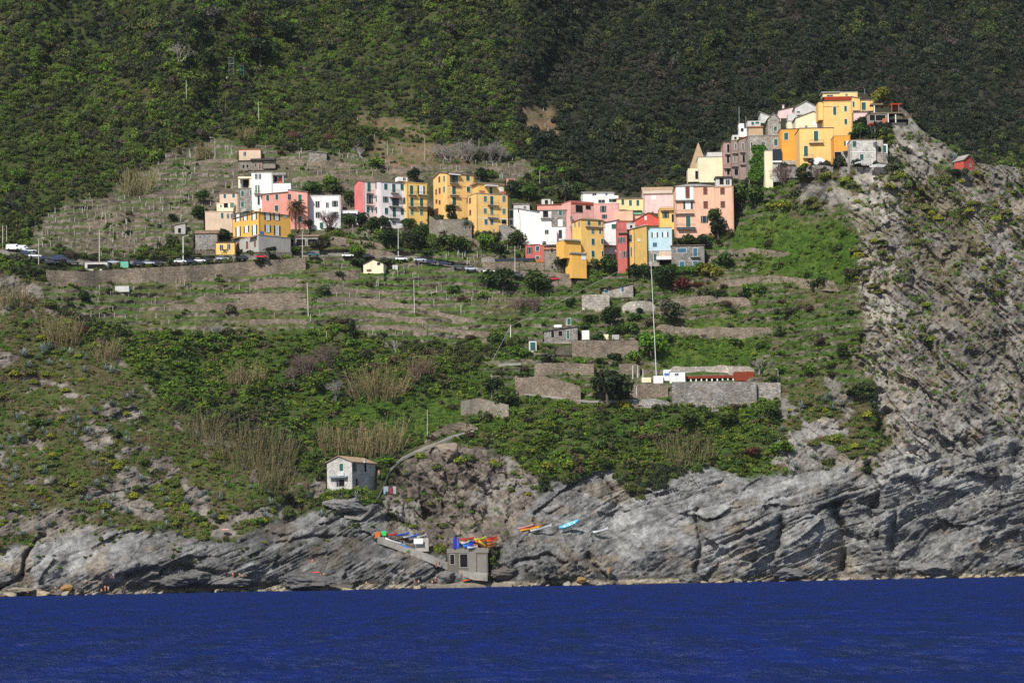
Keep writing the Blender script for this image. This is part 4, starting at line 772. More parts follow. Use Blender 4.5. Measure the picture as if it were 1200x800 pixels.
for lb, pts, h in [
 ('highest vineyard wall beside the beige box cottage', [(312, 189), (340, 187), (415, 190)], 6),
 ('vineyard wall left of the beige box cottage', [(215, 190), (250, 186), (279, 186)], 5),
 ('vineyard wall halfway between the cane patch and the white cubic house', [(150, 232), (200, 222), (290, 206)], 5),
 ('low vineyard wall on the left edge of the bare terraces', [(95, 262), (150, 252), (225, 244)], 5),
 ('vineyard wall behind the white cubic house', [(342, 208), (390, 204), (440, 206)], 5),
 ('vineyard wall above the tall pale yellow house', [(455, 198), (520, 193), (620, 196)], 5),
 ('garden wall under the peach house hedge', [(830, 300), (880, 290), (930, 296)], 6),
 ('garden wall on the green slope under the hilltop village', [(840, 330), (900, 322), (985, 330)], 7),
 ('garden wall beside the leaning white mast', [(770, 352), (830, 346), (880, 350)], 7),
 ('parapet wall under the orange hilltop houses', [(916, 196), (970, 194), (1042, 196)], 8),
 ('narrow wall low on the cliff path, right of the seaside house', [(498, 512), (520, 500), (540, 494), (560, 497)], 9),
 ('big lone stone buttress below the shrubs, above the boat shed cove', [(540, 470), (560, 466), (596, 474)], 19)]:
    W_(lb, pts, h, 'stone' if 'buttress' in lb else 'greystone' if 'parapet' in lb else 'drystone', .5)
# ------------------------------------------------------------------ bar terrace roofs, fences
def P_box(name, label, cat, x0, x1, yt, yb, mat, dep, dY=0, parent=None, ref=None):
    Yq = Yt(*(ref or (.5*(x0+x1), yb)))+dY; A = at(x0, yb, Yq); B = at(x1, yt, Yq)
    mb = MB(); mb.box(0, B.x-A.x, 0, dep, 0, B.z-A.z)
    o = mb.build(name, mat, parent)
    if not parent: o.location = A; tag(o, label, cat)
    return o, A, B.x-A.x, B.z-A.z
RUST = plain('rust_red_sheet', (.20, .035, .015), .75, .2, .3, 1.2)
yq = Yt(835, 447)-.6
A = at(789.5, 447.2, yq); B = at(860.5, 447.2, yq); C_ = at(883, 447, yq); kz = yq/F
b = empty('terrace_bar', A); tag(b, 'terrace bar with a long rust-red awning roof and small white piers on the stone wall', 'bar')
Wb = B.x-A.x; Wc = C_.x-A.x
mb = MB(); slab(mb, [(-.2, -.5, 7.2*kz*.72), (Wb, -.5, 7.2*kz*.72), (Wb, 4, 7.2*kz*.95), (-.2, 4, 7.2*kz*.95)], .25); mb.build('roof', RUST, b)
mb = MB(); mb.box(0, Wb, -.52, -.4, 7.2*kz*.45, 7.2*kz*.72-.01); mb.build('valance', RUST, b)
for i in range(12):
    mb = MB(); x = .4+i*(Wb-.8)/11; mb.box(x-.22, x+.22, -.35, .1, 0, 7.2*kz*.7); mb.build('pier', wallmat('white'), b)
mb = MB(); mb.box(0, Wb, 1.5, 1.7, 0, 7.2*kz*.7); mb.build('back_wall', DARK(), b)  # back wall painted near-black for the shade under the roof
mb = MB(); mb.box(Wb+.02, Wc, -.6, 4, -.1, 10.2*kz); o = mb.build('red_cabin', RUST, b)
P_box('grey_box', 'white service cabinet at the foot of the leaning mast', 'cabinet', 766, 777, 440, 449, wallmat('white'), 2, -.6)
P_box('water_tank', 'pale low tank left of the white cabinet', 'tank', 752, 763, 442, 448, wallmat('cream'), 2, -.5)
o, *_ = P_box('sign_board', 'blue and white upright board near the small white bar house', 'sign', 777.5, 786, 433, 446, wallmat('white'), .3, -.8)
mb = MB(); mb.box(.3, 2.2, -.05, 0, 1.6, 2.5); mb.build('blue_panel', plain('blue_panel', (.06, .16, .42), .5), o)
P_box('panel', 'white upright board with a blue patch beside the stone cottage garden', 'board', 682, 690.5, 387, 398, wallmat('white'), .4, -.6)
mb = MB(); mb.box(.5, 2.2, -.04, -.003, .3, 1.4); mb.build('blue_patch', plain('blue_panel', (.06, .16, .42), .5), bpy.data.objects['panel'])
P_box('water_tank', 'cream and white square tank in the stone cottage garden', 'tank', 704, 713, 391.5, 398, wallmat('cream'), 2, -.6)
P_box('shed', 'small grey box shed right of the cream tank', 'shed', 717.5, 725.5, 392, 398, wallmat('grey'), 2, -.6)
P_box('parapet', 'long dark blue screen along the top of the tall village-foot wall', 'screen', 565, 627.5, 302.3, 306.5, plain('navy_screen', (.018, .022, .045), .7), .3, -1.2, None, (596, 308))
P_box('parapet', 'short orange screen at the right end of the dark blue one', 'screen', 628, 637.5, 303.5, 307.3, wallmat('terracotta'), .3, -1.2, None, (632, 309))
P_box('shed', 'grey-white concrete box under the retaining wall, near the parked cars', 'shed', 135, 151, 335, 342, wallmat('grimy'), 3, -.5)
P_box('shed', 'small grey shed with dark roof below the parked silver cars', 'shed', 460, 466, 310.5, 316, wallmat('grimy'), 2, -.5)
P_box('shed', 'low stone shed with a slate roof at the right edge of the vineyard car row', 'shed', 564, 580, 302, 309, wallmat('greystone'), 3, -.5)
NOVEG[rect_idx(745, 886, 432, 449)] = 1
# ------------------------------------------------------------------ poles
POLE = GALV()
def pole(label, x, yt, yb, r=.11, lean=0, lamp=None, mat=None, name='utility_pole', arms=0, dY=-.3):
    Yq = Yt(x, yb)+dY; Bt = at(x, yb, Yq); T = at(x+lean, yt, Yq); h = T-Bt
    rt = empty(name, Bt); tag(rt, label, name.replace('_', ' '))
    mb = MB(); mb.bar((0, 0, -1.5), h, r*1.25, 6, r*.75); mb.build('shaft', mat or POLE, rt)
    if lamp:
        m = MB(); e = Vector((lamp*1.6, -.2, .25)); m.bar(h-Vector((0, 0, .1)), h+e, .05, 4); m.build('arm', mat or POLE, rt)
        m = MB(); q = h+e; m.box(q.x-.35, q.x+.35, q.y-.16, q.y+.16, q.z-.1, q.z+.06); m.build('lamp_head', plain('pale_lamp_head', (.6, .6, .58)), rt)
    for i in range(arms):
        m = MB(); m.bar(h+Vector((-.8, 0, -.5-.6*i)), h+Vector((.8, 0, -.5-.6*i)), .06, 4); m.build('crossarm', mat or POLE, rt)
    ALLPTS.append((name, label, x, .5*(yt+yb))); return rt
WP = plain('bleached_timber', (.50, .47, .42), .85, .15, .2); DP = plain('dark_timber', (.14, .115, .09), .9, .1, .2)
pole('tall leaning white mast rising from the white cabinet', 769.3, 306, 441, .12, -6.5, None, plain('dull_white_paint', (.62, .62, .6)), 'mast', 1)
pole('tall thin aerial mast above the old hilltop townhouses', 866.5, 125, 172, .07, -.5, None, GALV(), 'aerial', 0, 2)
pole('short thin aerial beside the tall hilltop one', 874, 136, 160, .05, 0, None, GALV(), 'aerial', 0, 4)
pole('bright pole alone in the scrub of the upper left slope', 218.5, 94, 117, .12, -.3, None, WP)
pole('dim pole in the scrub, left of the two poles above the beige cottage', 264.2, 114, 137, .09, 0, None, DP)
pole('pale leaning pole in the scrub, above the beige box cottage', 303.5, 119, 143, .1, -.8, None, WP)
pole('street lamp beside the small dry cane patch', 251.8, 162, 186, .09, 0, -1, WP, 'street_lamp')
pole('thin dim pole right beside the cane patch lamp', 258.3, 155, 170, .07, 0, None, DP)
pole('slim dark pole above the beige box cottage roof', 303.3, 165, 176, .06, 0, None, DP)
pole('slim pole between the beige cottage and the stone shed', 349.5, 165, 186, .06, 0, None, DP)
pole('pale pole standing on the car park wall near the kiosk', 116.5, 269, 304, .15, 0, None, WP)
pole('left one of the twin poles at the far left car park', 3.2, 264, 290, .14, 0, None, WP)
pole('right one of the twin poles at the far left car park', 7.8, 264, 290, .1, 0, None, WP)
pole('white lamp post over the left car park vehicles', 45.3, 280, 309, .13, 0, 1, WP, 'street_lamp')
pole('thin dark pole above the left car park', 41.3, 254, 275, .07, 0, None, DP)
pole('white lamp post beside the white car, left of the stone house', 214.6, 277, 306, .15, 0, 1, WHITE(), 'street_lamp')
pole('pale lamp post in front of the restaurant pavilion', 354.4, 271, 306, .13, 0, None, WP, 'street_lamp')
pole('tall grey pole beside the white car below the row of three', 466.7, 268, 301, .14, 0, None, GALV())
pole('tall cream pole on the wall below the white houses', 603.4, 288, 323, .13, 0, None, WP)
pole('tall bleached pole on the middle vineyard terraces', 361.3, 331, 369, .16, -1.3, None, WP)
pole('slender bleached pole right of the dark conifer terraces', 485.8, 328, 365, .13, -.9, None, WP)
pole('short pale stub pole above the purple leafless bush', 383, 388, 397, .12, -.5, None, WP)
pole('white pole carrying the cable by the green door hut', 598.3, 381, 401, .14, 0, None, WHITE())
pole('thin pole above the row of three, left one on the terraces', 454, 165, 181, .06, 0, None, WP)
pole('thin pole above the row of three, right one on the terraces', 497.6, 162, 187, .07, 0, None, WP)
pole('thin pole above the tall pale yellow house', 561.5, 162, 180, .07, -.3, None, WP)
pole('slim pale pole in the trees right of the yellow houses', 632.3, 200, 216, .07, 0, None, WP)
pole('slim pole beside the lone stone buttress', 576.3, 438, 466, .07, 0, None, WP)
pole('slim pole at the corner of the cliff path, above the seaside house', 500.8, 480, 514, .09, 0, None, WP)
pole('thin aerial pole right of the hilltop penthouse', 1013.3, 104, 116, .06, 0, None, GALV(), 'aerial', 0, 4)
pole('slim post on the hilltop stone house terrace', 1025.3, 150, 162, .06, 0, None, GALV(), 'terrace_post', 0, -1)
pole('lamp post at the end of the bar terrace wall', 911.7, 433.5, 447, .09, 0, -.3, WP, 'street_lamp')
for i, (x, y0, y1) in enumerate([(741.5, 428, 442), (747.4, 428, 442), (753.4, 432, 445), (739, 451.5, 465), (746, 452.5, 466), (751.6, 450, 460), (758.6, 450.5, 465), (732, 456, 465)]):
    q = pole('slim white concrete post of the bare pergola frame left of the bar', x, y0, y1, .1, 0, None, WHITE(), 'post'); q['group'] = 'white posts of the bare pergola frame'
def lattice(label, x, yt, yb, w, mat):
    Yq = Yt(x, yb); Bt = at(x, yb, Yq); h = (at(x, yt, Yq)-Bt).z; rt = empty('lattice_tower', Bt); tag(rt, label, 'tower')
    m = MB()
    for sx in (-1, 1):
        for sy in (-1, 1): m.bar((sx*w, sy*w, -1), (sx*w, sy*w, h), .1)
    n = int(h/1.6)
    for i in range(n):
        z0 = h*i/n; z1 = h*(i+1)/n
        for sy in (-1, 1): m.bar((-w, sy*w, z0), (w, sy*w, z1), .06); m.bar((-w, sy*w, z1), (w, sy*w, z1), .06)
        for sx in (-1, 1): m.bar((sx*w, -w, z1), (sx*w, w, z0), .06)
    m.build('frame', mat, rt)
    m = MB(); m.box(-w*1.2, w*1.2, -w*1.2, w*1.2, h*.62, h*.66); m.box(-w*1.2, w*1.2, -w*1.2, w*1.2, h, h+.12); m.build('platform', mat, rt)
lattice('grey lattice cable station frame in the upper left scrub', 271.8, 69, 88, 1.0, plain('grey_steel', (.16, .17, .16), .6))
lattice('green lattice cable station frame beside the grey one', 284, 78, 92, .7, plain('green_steel', (.05, .16, .11), .6))
P_box('hut', 'tiny pale hut at the foot of the grey lattice frame', 'hut', 263.5, 266.5, 89.5, 93.5, wallmat('grimy'), 2, 0)
# fence posts along the vineyards
cpts = [(576, 424), (598.3, 382), (640, 362), (685, 338), (721, 320), (748, 305)]
Ys = [Yt(576, 424)-1.5, Yt(598, 401)-1, Yt(640, 362)-6, Yt(685, 338)-8, Yt(721, 320)-6, Yt(748, 305)-4]
pp = []
for i in range(len(cpts)-1):
    for k in range(8):
        u = k/8; x = cpts[i][0]+(cpts[i+1][0]-cpts[i][0])*u; y = cpts[i][1]+(cpts[i+1][1]-cpts[i][1])*u; pp.append(at(x, y, Ys[i]+(Ys[i+1]-Ys[i])*u))
mb = MB()
for p, q in zip(pp, pp[1:]): mb.bar(p, q, .05, 5)
tag(mb.build('cable', plain('cable_steel', (.36, .36, .35), .6)), 'pale overhead cable climbing from the scrub to the yellow house', 'cable')
# ------------------------------------------------------------------ cars
def carpaint(c):
    n = 'car_paint_%d_%d_%d' % tuple(int(v*100) for v in c)
    if n in _M: return _M[n]
    m, t = newmat(n, .3, .5); t.b.inputs['Base Color'].default_value = (*c, 1); t.b.inputs['Coat Weight'].default_value = .4; _M[n] = m; return m
RUB = plain('tyre_rubber', (.02, .02, .02), .9)
def car(label, px, py, c, van=False, yaw=0, dY=-1.0):
    Yq = Yt(px, py+1)+dY; Bt = at(px, py, Yq); rt = empty('van' if van else 'parked_car', Bt, math.radians(yaw)); tag(rt, label, 'van' if van else 'car', 'vehicles parked along the village road')
    Lh = 2.1 if not van else 2.5
    if van: prof = [(-Lh, .35), (-Lh, 1.9), (-Lh+.15, 2.05), (Lh-1.1, 2.05), (Lh-.75, 1.75), (Lh-.35, 1.1), (Lh, .95), (Lh, .35)]
    else: prof = [(-Lh, .35), (-Lh-.03, .8), (-Lh+.1, 1.0), (Lh-1.0, .92), (Lh-.1, .75), (Lh, .55), (Lh, .35)]
    mb = MB(); mb.loft([[(x, y, z) for x, z in prof] for y in (-.84, .84)]); mb.build('body', carpaint(c), rt)
    if not van:
        cab = [(-Lh+.25, .98), (-Lh+.75, 1.42), (.35, 1.45), (1.05, .94)]
        mb = MB(); mb.loft([[(x, y*(1 if z < 1.1 else .86), z) for x, z in cab] for y in (-.8, .8)]); mb.build('cabin_glass', GLASS(), rt)
        mb = MB(); mb.hexa([(-Lh+.7, -.7, 1.43), (.4, -.7, 1.46), (.4, .7, 1.46), (-Lh+.7, .7, 1.43)], [(-Lh+.8, -.66, 1.5), (.3, -.66, 1.51), (.3, .66, 1.51), (-Lh+.8, .66, 1.5)]); mb.build('roof', carpaint(c), rt)
    else:
        mb = MB(); mb.box(Lh-1.5, Lh-.8, -.86, .86, 1.2, 1.75); mb.build('cab_window', GLASS(), rt)
    for sx in (-Lh*.62, Lh*.62):
        for sy in (-.8, .8):
            w = MB(); w.bar((sx, sy-.1, .32), (sx, sy+.1, .32), .32, 10); w.build('wheel', RUB, rt)
    for sy in (-.6, .6):
        w = MB(); w.box(Lh-.02, Lh+.03, sy-.15, sy+.15, .6, .75); w.build('headlight', WHITE(), rt)
    NOVEG[rect_idx(px-8, px+8, py-6, py+1)] = 1
    ALLPTS.append(('car', label, px, py))
WHT, BLK, NVY, SIL, RED, TEAL, DGR = (.75, .75, .75), (.012, .012, .014), (.015, .025, .07), (.42, .46, .52), (.42, .02, .02), (.02, .10, .11), (.06, .065, .07)
car('white van at the far left end of the car park', 16, 293.5, WHT, True); car('tall white van with a blue-grey side, second in the left car park', 25, 294.5, WHT, True, 15)
car('dark car wedged between the white vans of the left car park', 31, 299, NVY); car('white hatchback below the left car park lamp', 41, 302, WHT, False, 10)
car('navy car just right of the left car park lamp post', 53, 305, NVY, False, -8); car('black car lowest in the left car park row', 61, 309.5, BLK, False, -5); car('silver car half hidden behind the left car park hedge', 36, 296, SIL)
car('dark teal van behind the left car park hedge', 70, 306, NVY, True); car('grey car close to the kiosk shelter', 86, 309.5, DGR)
car('pale silver car just right of the kiosk shelter', 134, 309.5, SIL); car('dark blue car right of the green container', 163, 310.5, NVY); car('silver car between two dark blue cars near the green container', 174.5, 310.5, SIL); car('black car in the middle of the retaining wall row', 184.5, 310.5, BLK)
car('white hatchback beside the white lamp post', 211.5, 308.5, WHT); car('navy estate between the white hatchback and a black car', 224.5, 308.8, NVY); car('white car half hidden by the low stone house wall', 234, 307.6, WHT)
car('black saloon below the tiny yellow cottage', 243.5, 306.6, BLK); car('silver-blue car below the yellow inn', 261.5, 305.2, SIL); car('black hatchback directly in front of the inn doors', 286.5, 304.2, BLK); car('red car in front of the inn', 307, 303, RED)
car('dark teal car below the restaurant pavilion', 367.5, 300.5, TEAL); car('white car at the terrace end left of the bright green bush', 408, 301.5, WHT); car('black car behind the bright green bush by the cream cottage', 432, 302.5, BLK)
car('white car beside the tall grey pole', 470.5, 305.5, WHT); car('grey-blue car next after the white car by the pole', 492, 306.6, SIL); car('dark blue car third in the slope road row', 506, 309, NVY); car('navy car half under the shrubs on the slope road', 521, 311, NVY)
car('dark grey car before the last silver car on the slope road', 538, 314.5, DGR); car('last silver car on the slope road, left of the stone wall', 552.5, 317.2, SIL); car('white car under the tall cream pole', 573, 320, WHT); car('dark car behind the trees below the tall cream pole', 607, 324, DGR)
car('dark red car at the foot of the yellow tower house', 649.5, 329, RED)
# ------------------------------------------------------------------ boats
def hull(name, label, P0, P1, beam, c, cat='boat', hgt=None, inner=None, thwarts=0, tilt=0, parent=None, group=None, deck=None):
    """boat lying between two points"""
    P0, P1 = Vector(P0), Vector(P1); d = P1-P0; Lg = d.length; hgt = hgt or beam*(.6 if deck else .45)
    xa = d.normalized(); ya = Vector((0, 0, 1)).cross(xa).normalized(); za = xa.cross(ya)
    R = Matrix((xa, ya, za)).transposed().to_4x4()
    R = Matrix.Translation(P0) @ R @ Matrix.Rotation(tilt, 4, 'X')
    mb = MB(); N = 9; rings = []
    for i in range(N+1):
        u = i/N; w = beam*.5*max(.06, math.sin(math.pi*min(1, u*.92+.06))**.55); sh = hgt*(1+.35*(2*u-1)**2); x = u*Lg
        rings.append([(x, -w, sh), (x, -w*.8, sh*.35), (x, 0, 0 if 0 < i < N else sh*.3), (x, w*.8, sh*.35), (x, w, sh), (x, w*.86, sh-.02), (x, 0, sh*(.42 if inner else 1.05)), (x, -w*.86, sh-.02)])
    mb.loft(rings); me = mb.mesh('hull', [carpaint(c)]); me2 = me
    o = link(name, me2, parent); o.matrix_world = R
    if not parent: tag(o, label, cat, group)
    if inner:
        m2 = MB(); r2 = [[(q[0][0], q[7][1]*.97, q[0][2]-.03), (q[0][0], 0, q[6][2]+.03), (q[0][0], q[5][1]*.97, q[0][2]-.03)] for q in rings[1:-1]]
        for A_, B_ in zip(r2, r2[1:]):
            m2.poly((A_[0], B_[0], B_[1], A_[1])); m2.poly((A_[1], B_[1], B_[2], A_[2]))
        i_ = m2.build('lining', plain('boat_lining_%d' % int(inner[0]*100), inner, .6), o)
    for k in range(thwarts):
        u = (k+1)/(thwarts+1); m3 = MB(); w = beam*.42; m3.box(u*Lg-.14, u*Lg+.14, -w, w, hgt*.78, hgt*.86); m3.build('thwart', WHITE(), o)
    if deck:
        m4 = MB(); m4.box(Lg*.38, Lg*.6, -beam*.22, beam*.22, hgt*1.0, hgt*1.12); m4.build('cockpit', plain('black_cockpit', (.015, .015, .015)), o)
    return o
def lie(name, label, x0, y0, x1, y1, beam, c, lift=.15, **k):
    Yq = min(Yt(x0, y0+2), Yt(x1, y1+2), Yt(.5*(x0+x1), .5*(y0+y1)+2))-beam*.6
    NOVEG[rect_idx(min(x0, x1)-3, max(x0, x1)+3, min(y0, y1)-5, max(y0, y1)+2)] = 1
    ALLPTS.append((name, label, .5*(x0+x1), .5*(y0+y1)))
    return hull(name, label, at(x0, y0+1.2, Yq-.3), at(x1, y1+1.2, Yq+.3), beam, c, **k)
BLU, ORG, YEL, LBL = (.03, .10, .55), (.62, .13, .02), (.72, .45, .03), (.16, .48, .66)
for lb, x0, y0, x1, y1, c in [('pale pink kayak, uppermost of the three on the rock ledge', 607, 619, 625.5, 614.5, (.65, .35, .36)), ('orange and yellow kayak in the middle of the rock ledge trio', 611, 620.5, 634.5, 615.5, ORG)]:
    lie('kayak', lb, x0, y0, x1, y1, .8, c, deck=1, cat='kayak')
lie('kayak', 'yellow kayak squeezed in front of the orange one on the rock ledge', 609, 621.5, 632, 617, .6, YEL, deck=1, cat='kayak')
lie('rowing_boat', 'white rowing boat lowest on the rock ledge beside the kayaks', 622, 622.3, 647, 615.8, 1.5, (.62, .62, .6), inner=(.5, .5, .48), thwarts=3)
lie('rowing_boat', 'turquoise rowing boat with dark thwarts tilted on the rock ledge', 656.5, 620, 679.5, 610.5, 1.9, LBL, inner=(.10, .42, .56), thwarts=3, tilt=.55)
lie('rowing_boat', 'small upturned white boat right of the turquoise one', 695.5, 624, 713, 619.5, 1.5, (.8, .8, .8))
lie('kayak', 'orange kayak lying on the quay at the water edge', 542, 680.5, 559.5, 676.5, .7, ORG, deck=1, cat='kayak')
for lb, x0, y0, x1, y1, c, bm in [('white boat with a red rim leaning on the slipway ramp', 451, 631, 470, 637, (.75, .72, .7), 1.3), ('blue boat at the lower end of the slipway ramp', 470, 638.5, 487, 644.5, (.04, .22, .62), 1.2),
 ('red and white boat on the upper slipway ledge', 455, 627, 466, 625.5, (.60, .05, .05), 1.2), ('dark blue upturned boat on the upper slipway ledge', 464, 627.5, 480, 624.5, BLU, 1.3), ('white and blue boat next to the dark blue one on the ledge', 473, 629.5, 484, 627, (.55, .62, .75), 1.1), ('blue boat under a tarpaulin on the ledge', 481, 629, 491, 626.5, BLU, 1.2), ('pale grey boat at the right end of the slipway ledge', 489, 629.5, 500, 626.5, (.6, .6, .58), 1.2)]:
    lie('boat', lb, x0, y0, x1, y1, bm, c, inner=(.4, .05, .04) if 'red rim' in lb else None)
P_box('crate', 'orange crate at the left end of the slipway ledge', 'crate', 439.5, 445.5, 623, 630, plain('orange_plastic', (.55, .12, .02)), 1.5, -1)
P_box('tarpaulin', 'bright green tarpaulin bundle on the slipway ledge', 'tarpaulin', 446.5, 452.5, 621.5, 627.5, plain('green_tarpaulin', (.05, .42, .10)), 1.2, -.8)
for i, (lb, cc, x0, x1) in enumerate([('white and blue box standing for people and signs on the brown rocks above the slipway', (.25, .31, .38), 449.5, 455), ('red box standing for people and signs between two pale ones above the slipway', (.22, .03, .03), 456, 460), ('pale grey box standing for people and signs right of the red one above the slipway', (.32, .32, .32), 460.4, 464)]):
    P_box('placeholder_box', lb, 'placeholder_box', x0, x1, 569.5+(1 if i == 1 else 0), 578.5, plain('placeholder_paint_%d' % i, cc), 1, -1)  # plain coloured boxes stand for the people and signs here
# the slipway, landing and path
def ribbon(name, label, pts, wid, mat, th=.5, lift=.1, kind=None, cat=None, dY=-1.2):
    mb = MB(); prev = None; P = []
    for (x0, y0), (x1, y1) in zip(pts, pts[1:]):
        n = max(2, int(math.hypot(x1-x0, y1-y0)/4)); P += [(x0+(x1-x0)*i/n, y0+(y1-y0)*i/n) for i in range(n)]
    P.append(pts[-1]); Yl = [Yt(x, y) for x, y in P]
    Yl = [sum(Yl[max(0, i-4):i+5])/len(Yl[max(0, i-4):i+5]) for i in range(len(Yl))]
    for i, ((x, y), Yq) in enumerate(zip(P, Yl)):
        w = wid if not callable(wid) else wid(i/(len(P)-1)); c = at(x, y, Yq+dY)
        sec = [(c.x, c.y-w*.5, c.z-th*4), (c.x, c.y-w*.5, c.z), (c.x, c.y+w*.5, c.z+w*.28), (c.x, c.y+w*.5, c.z-th*4)]
        if prev:
            n = len(mb.v); mb.v += prev+sec
            for q in ((0, 4, 5, 1), (1, 5, 6, 2), (2, 6, 7, 3)): mb.f.append(tuple(n+k for k in q)); mb.m.append(0)
        prev = sec
        NOVEG[rect_idx(x-2, x+2, y-3, y+3)] = 1
    o = mb.build(name, mat); tag(o, label, cat, None, kind); return o
PATHM = plain('pale_cement', (.25, .235, .21), .9, .15, .25, .8)
ribbon('ramp', 'pale cement slipway ramp descending to the landing', zz('M', [(410, 520), (470, 540), (590, 585), (700, 630), (790, 668), (860, 692), (925, 697)]), lambda u: 2.2+1.2*u, PATHM, .4, kind='structure', dY=-2.6)
ribbon('landing', 'broken pale stone landing at the water edge', zz('M', [(640, 742), (720, 744), (800, 738), (960, 742)])+[(600, 685)], 2.0, plain('landing_stone', (.21, .18, .14), .9, .15, .35, .8), .3, kind='structure', dY=-2)
ribbon('path', 'narrow cement path climbing past the seaside house', zz('M', [(255, 415), (330, 425), (380, 385), (420, 320), (445, 262), (470, 200), (520, 150), (600, 110), (680, 80), (760, 45), (860, 20)]), 1.3, PATHM, .2, kind='structure', dY=-.9)
ribbon('path', 'grassy footpath along the foot of the walls', zz('R8', [(60, 478), (180, 470)])+[(606, 460), (640, 464), (690, 470), (740, 469), (770, 468)], 1.2, PATHM, .15, kind='structure', dY=-.5)
P_box('wall_block', 'grey cement wall block behind the slipway boats', 'wall', 487, 502, 630, 646, CONC(), 2.5, -1.5)
o, *_ = P_box('notice_board', 'white notice board fixed in front of the grey wall block', 'notice board', 485, 495.5, 630.5, 637, WHITE(), .15, -2.4, None, (494, 645))
# kayaks stacked on the boat shed roof
sh_top = at(556, 643, Yt(556, 672)-2.2)
def stackboat(lb, x0, y0, x1, y1, c, off=0, name='kayak'):
    Yq = Yb(548, 670)-3+off; hull(name, lb, at(x0, y0+1, Yq), at(x1, y1+1, Yq+1.2), 1.0, c, cat=name.replace('_', ' '), deck=1 if name == 'kayak' else None)
for lb, x0, y0, x1, y1, c, of in [('red and orange kayak on top of the shed stack', 539, 632.5, 556, 630.5, (.6, .06, .02), .5), ('yellow-green kayak at the top right of the shed stack', 556, 632.5, 570, 630, (.55, .6, .05), 1), ('orange kayak under the yellow-green one on the shed', 558, 635, 571, 633, ORG, .2), ('yellow kayak leaning steeply on the shed roof', 560, 634, 569, 640.5, YEL, -.3),
  ('long orange kayak leaning diagonally across the shed stack', 556, 633, 566, 641, (.55, .22, .04), .7), ('blue kayak low in the shed stack', 544, 641.5, 556, 638, (.03, .12, .6), 0), ('white kayak lowest in the shed stack', 548, 642, 560, 640.5, (.7, .7, .7), -.5), ('deep blue short kayak in the middle of the shed stack', 550, 638, 556, 635.5, (.02, .08, .7), .3),
  ('orange kayak at the right end, upper of the shed rack', 571, 634.5, 584, 631.5, ORG, .6), ('red kayak at the right end of the shed rack', 572, 632, 583, 629, (.55, .04, .03), 1), ('brown-orange kayak at the right end, lowest of the shed rack', 571.5, 638, 582, 635.5, (.45, .17, .05), .2), ('dark orange kayak second from the bottom of the right shed rack', 571.5, 641, 581.5, 639, (.38, .12, .03), .1),
  ('white kayak in the middle of the shed pile', 541, 637, 551, 634.5, (.72, .72, .74), .2), ('sky blue kayak above the white one in the shed pile', 543, 640, 553, 637.5, (.10, .30, .70), .1), ('yellow kayak on the left of the shed pile', 538, 636, 548, 633.5, YEL, .8), ('black kayak wedged in the shed pile', 550, 636, 562, 635.5, (.02, .02, .02), .9), ('red-orange kayak under the black one in the shed pile', 553, 639, 565, 637, (.6, .12, .03), 1.0)]:
    stackboat(lb, x0, y0, x1, y1, c, of)
Yq = Yb(548, 670)-2.4
for lb, x0, x1, yt, cc in [('furled dark blue canvas standing at the left of the shed stack', 530.5, 534.8, 627, (.03, .035, .28)), ('lighter blue canvas bundle beside the dark one on the shed', 535.2, 538.5, 629, (.05, .09, .45))]:
    A = at(x0, 642.5, Yq); B = at(x1, yt, Yq); mb = MB(); w = B.x-A.x; h = B.z-A.z
    mb.loft([[(w*.5+w*.62*f*math.cos(k), w*.6*f*math.sin(k), h*z) for k in [math.tau*i/7 for i in range(7)]] for z, f in ((0, .9), (.3, 1), (.7, .7), (.92, .45), (1, .15))])
    o = mb.build('canvas_bundle', plain('canvas_%d' % int(cc[2]*100), cc, .8)); o.location = A; tag(o, lb, 'canvas')
# umbrella on the hilltop terrace
def umbrella(lb, x, y, w, col):
    Yq = Yb(x, 196)-4.5; c = at(x, y, Yq); rt = empty('parasol', (c.x, c.y, c.z-2.2)); tag(rt, lb, 'parasol')
    m = MB(); m.bar((0, 0, 0), (0, 0, 2.6), .05, 6); m.build('pole', WOOD(), rt)
    m = MB(); n = 8; R_ = w
    for i in range(n):
        a, b_ = math.tau*i/n, math.tau*(i+1)/n
        m.poly([(R_*math.cos(a), R_*math.sin(a), 2.1), (R_*math.cos(b_), R_*math.sin(b_), 2.1), (0, 0, 2.75)])
        m.poly([(R_*math.cos(b_), R_*math.sin(b_), 2.1), (R_*math.cos(a), R_*math.sin(a), 2.1), (R_*math.cos(a), R_*math.sin(a), 1.95), (R_*math.cos(b_), R_*math.sin(b_), 1.95)])
    cm = plaster(col).copy(); tn = cm.node_tree; tb = tn.nodes.new('ShaderNodeBsdfTranslucent'); tb.inputs['Color'].default_value = (*PL[col], 1); mx = tn.nodes.new('ShaderNodeMixShader'); mx.inputs[0].default_value = .6
    tn.links.new(tn.nodes['Principled BSDF'].outputs[0], mx.inputs[1]); tn.links.new(tb.outputs[0], mx.inputs[2]); tn.links.new(mx.outputs[0], tn.nodes['Material Output'].inputs['Surface']); m.build('canopy', cm, rt)
umbrella('large white parasol at the left of the cliff-edge terrace', 1011, 190.5, 2.9, 'white'); umbrella('second white parasol, low at the right of the cliff-edge terrace', 1029, 194, 3.1, 'white')
umbrella('small red parasol under the rooftop pergola', 1020.5, 146, 1.2, 'barered')
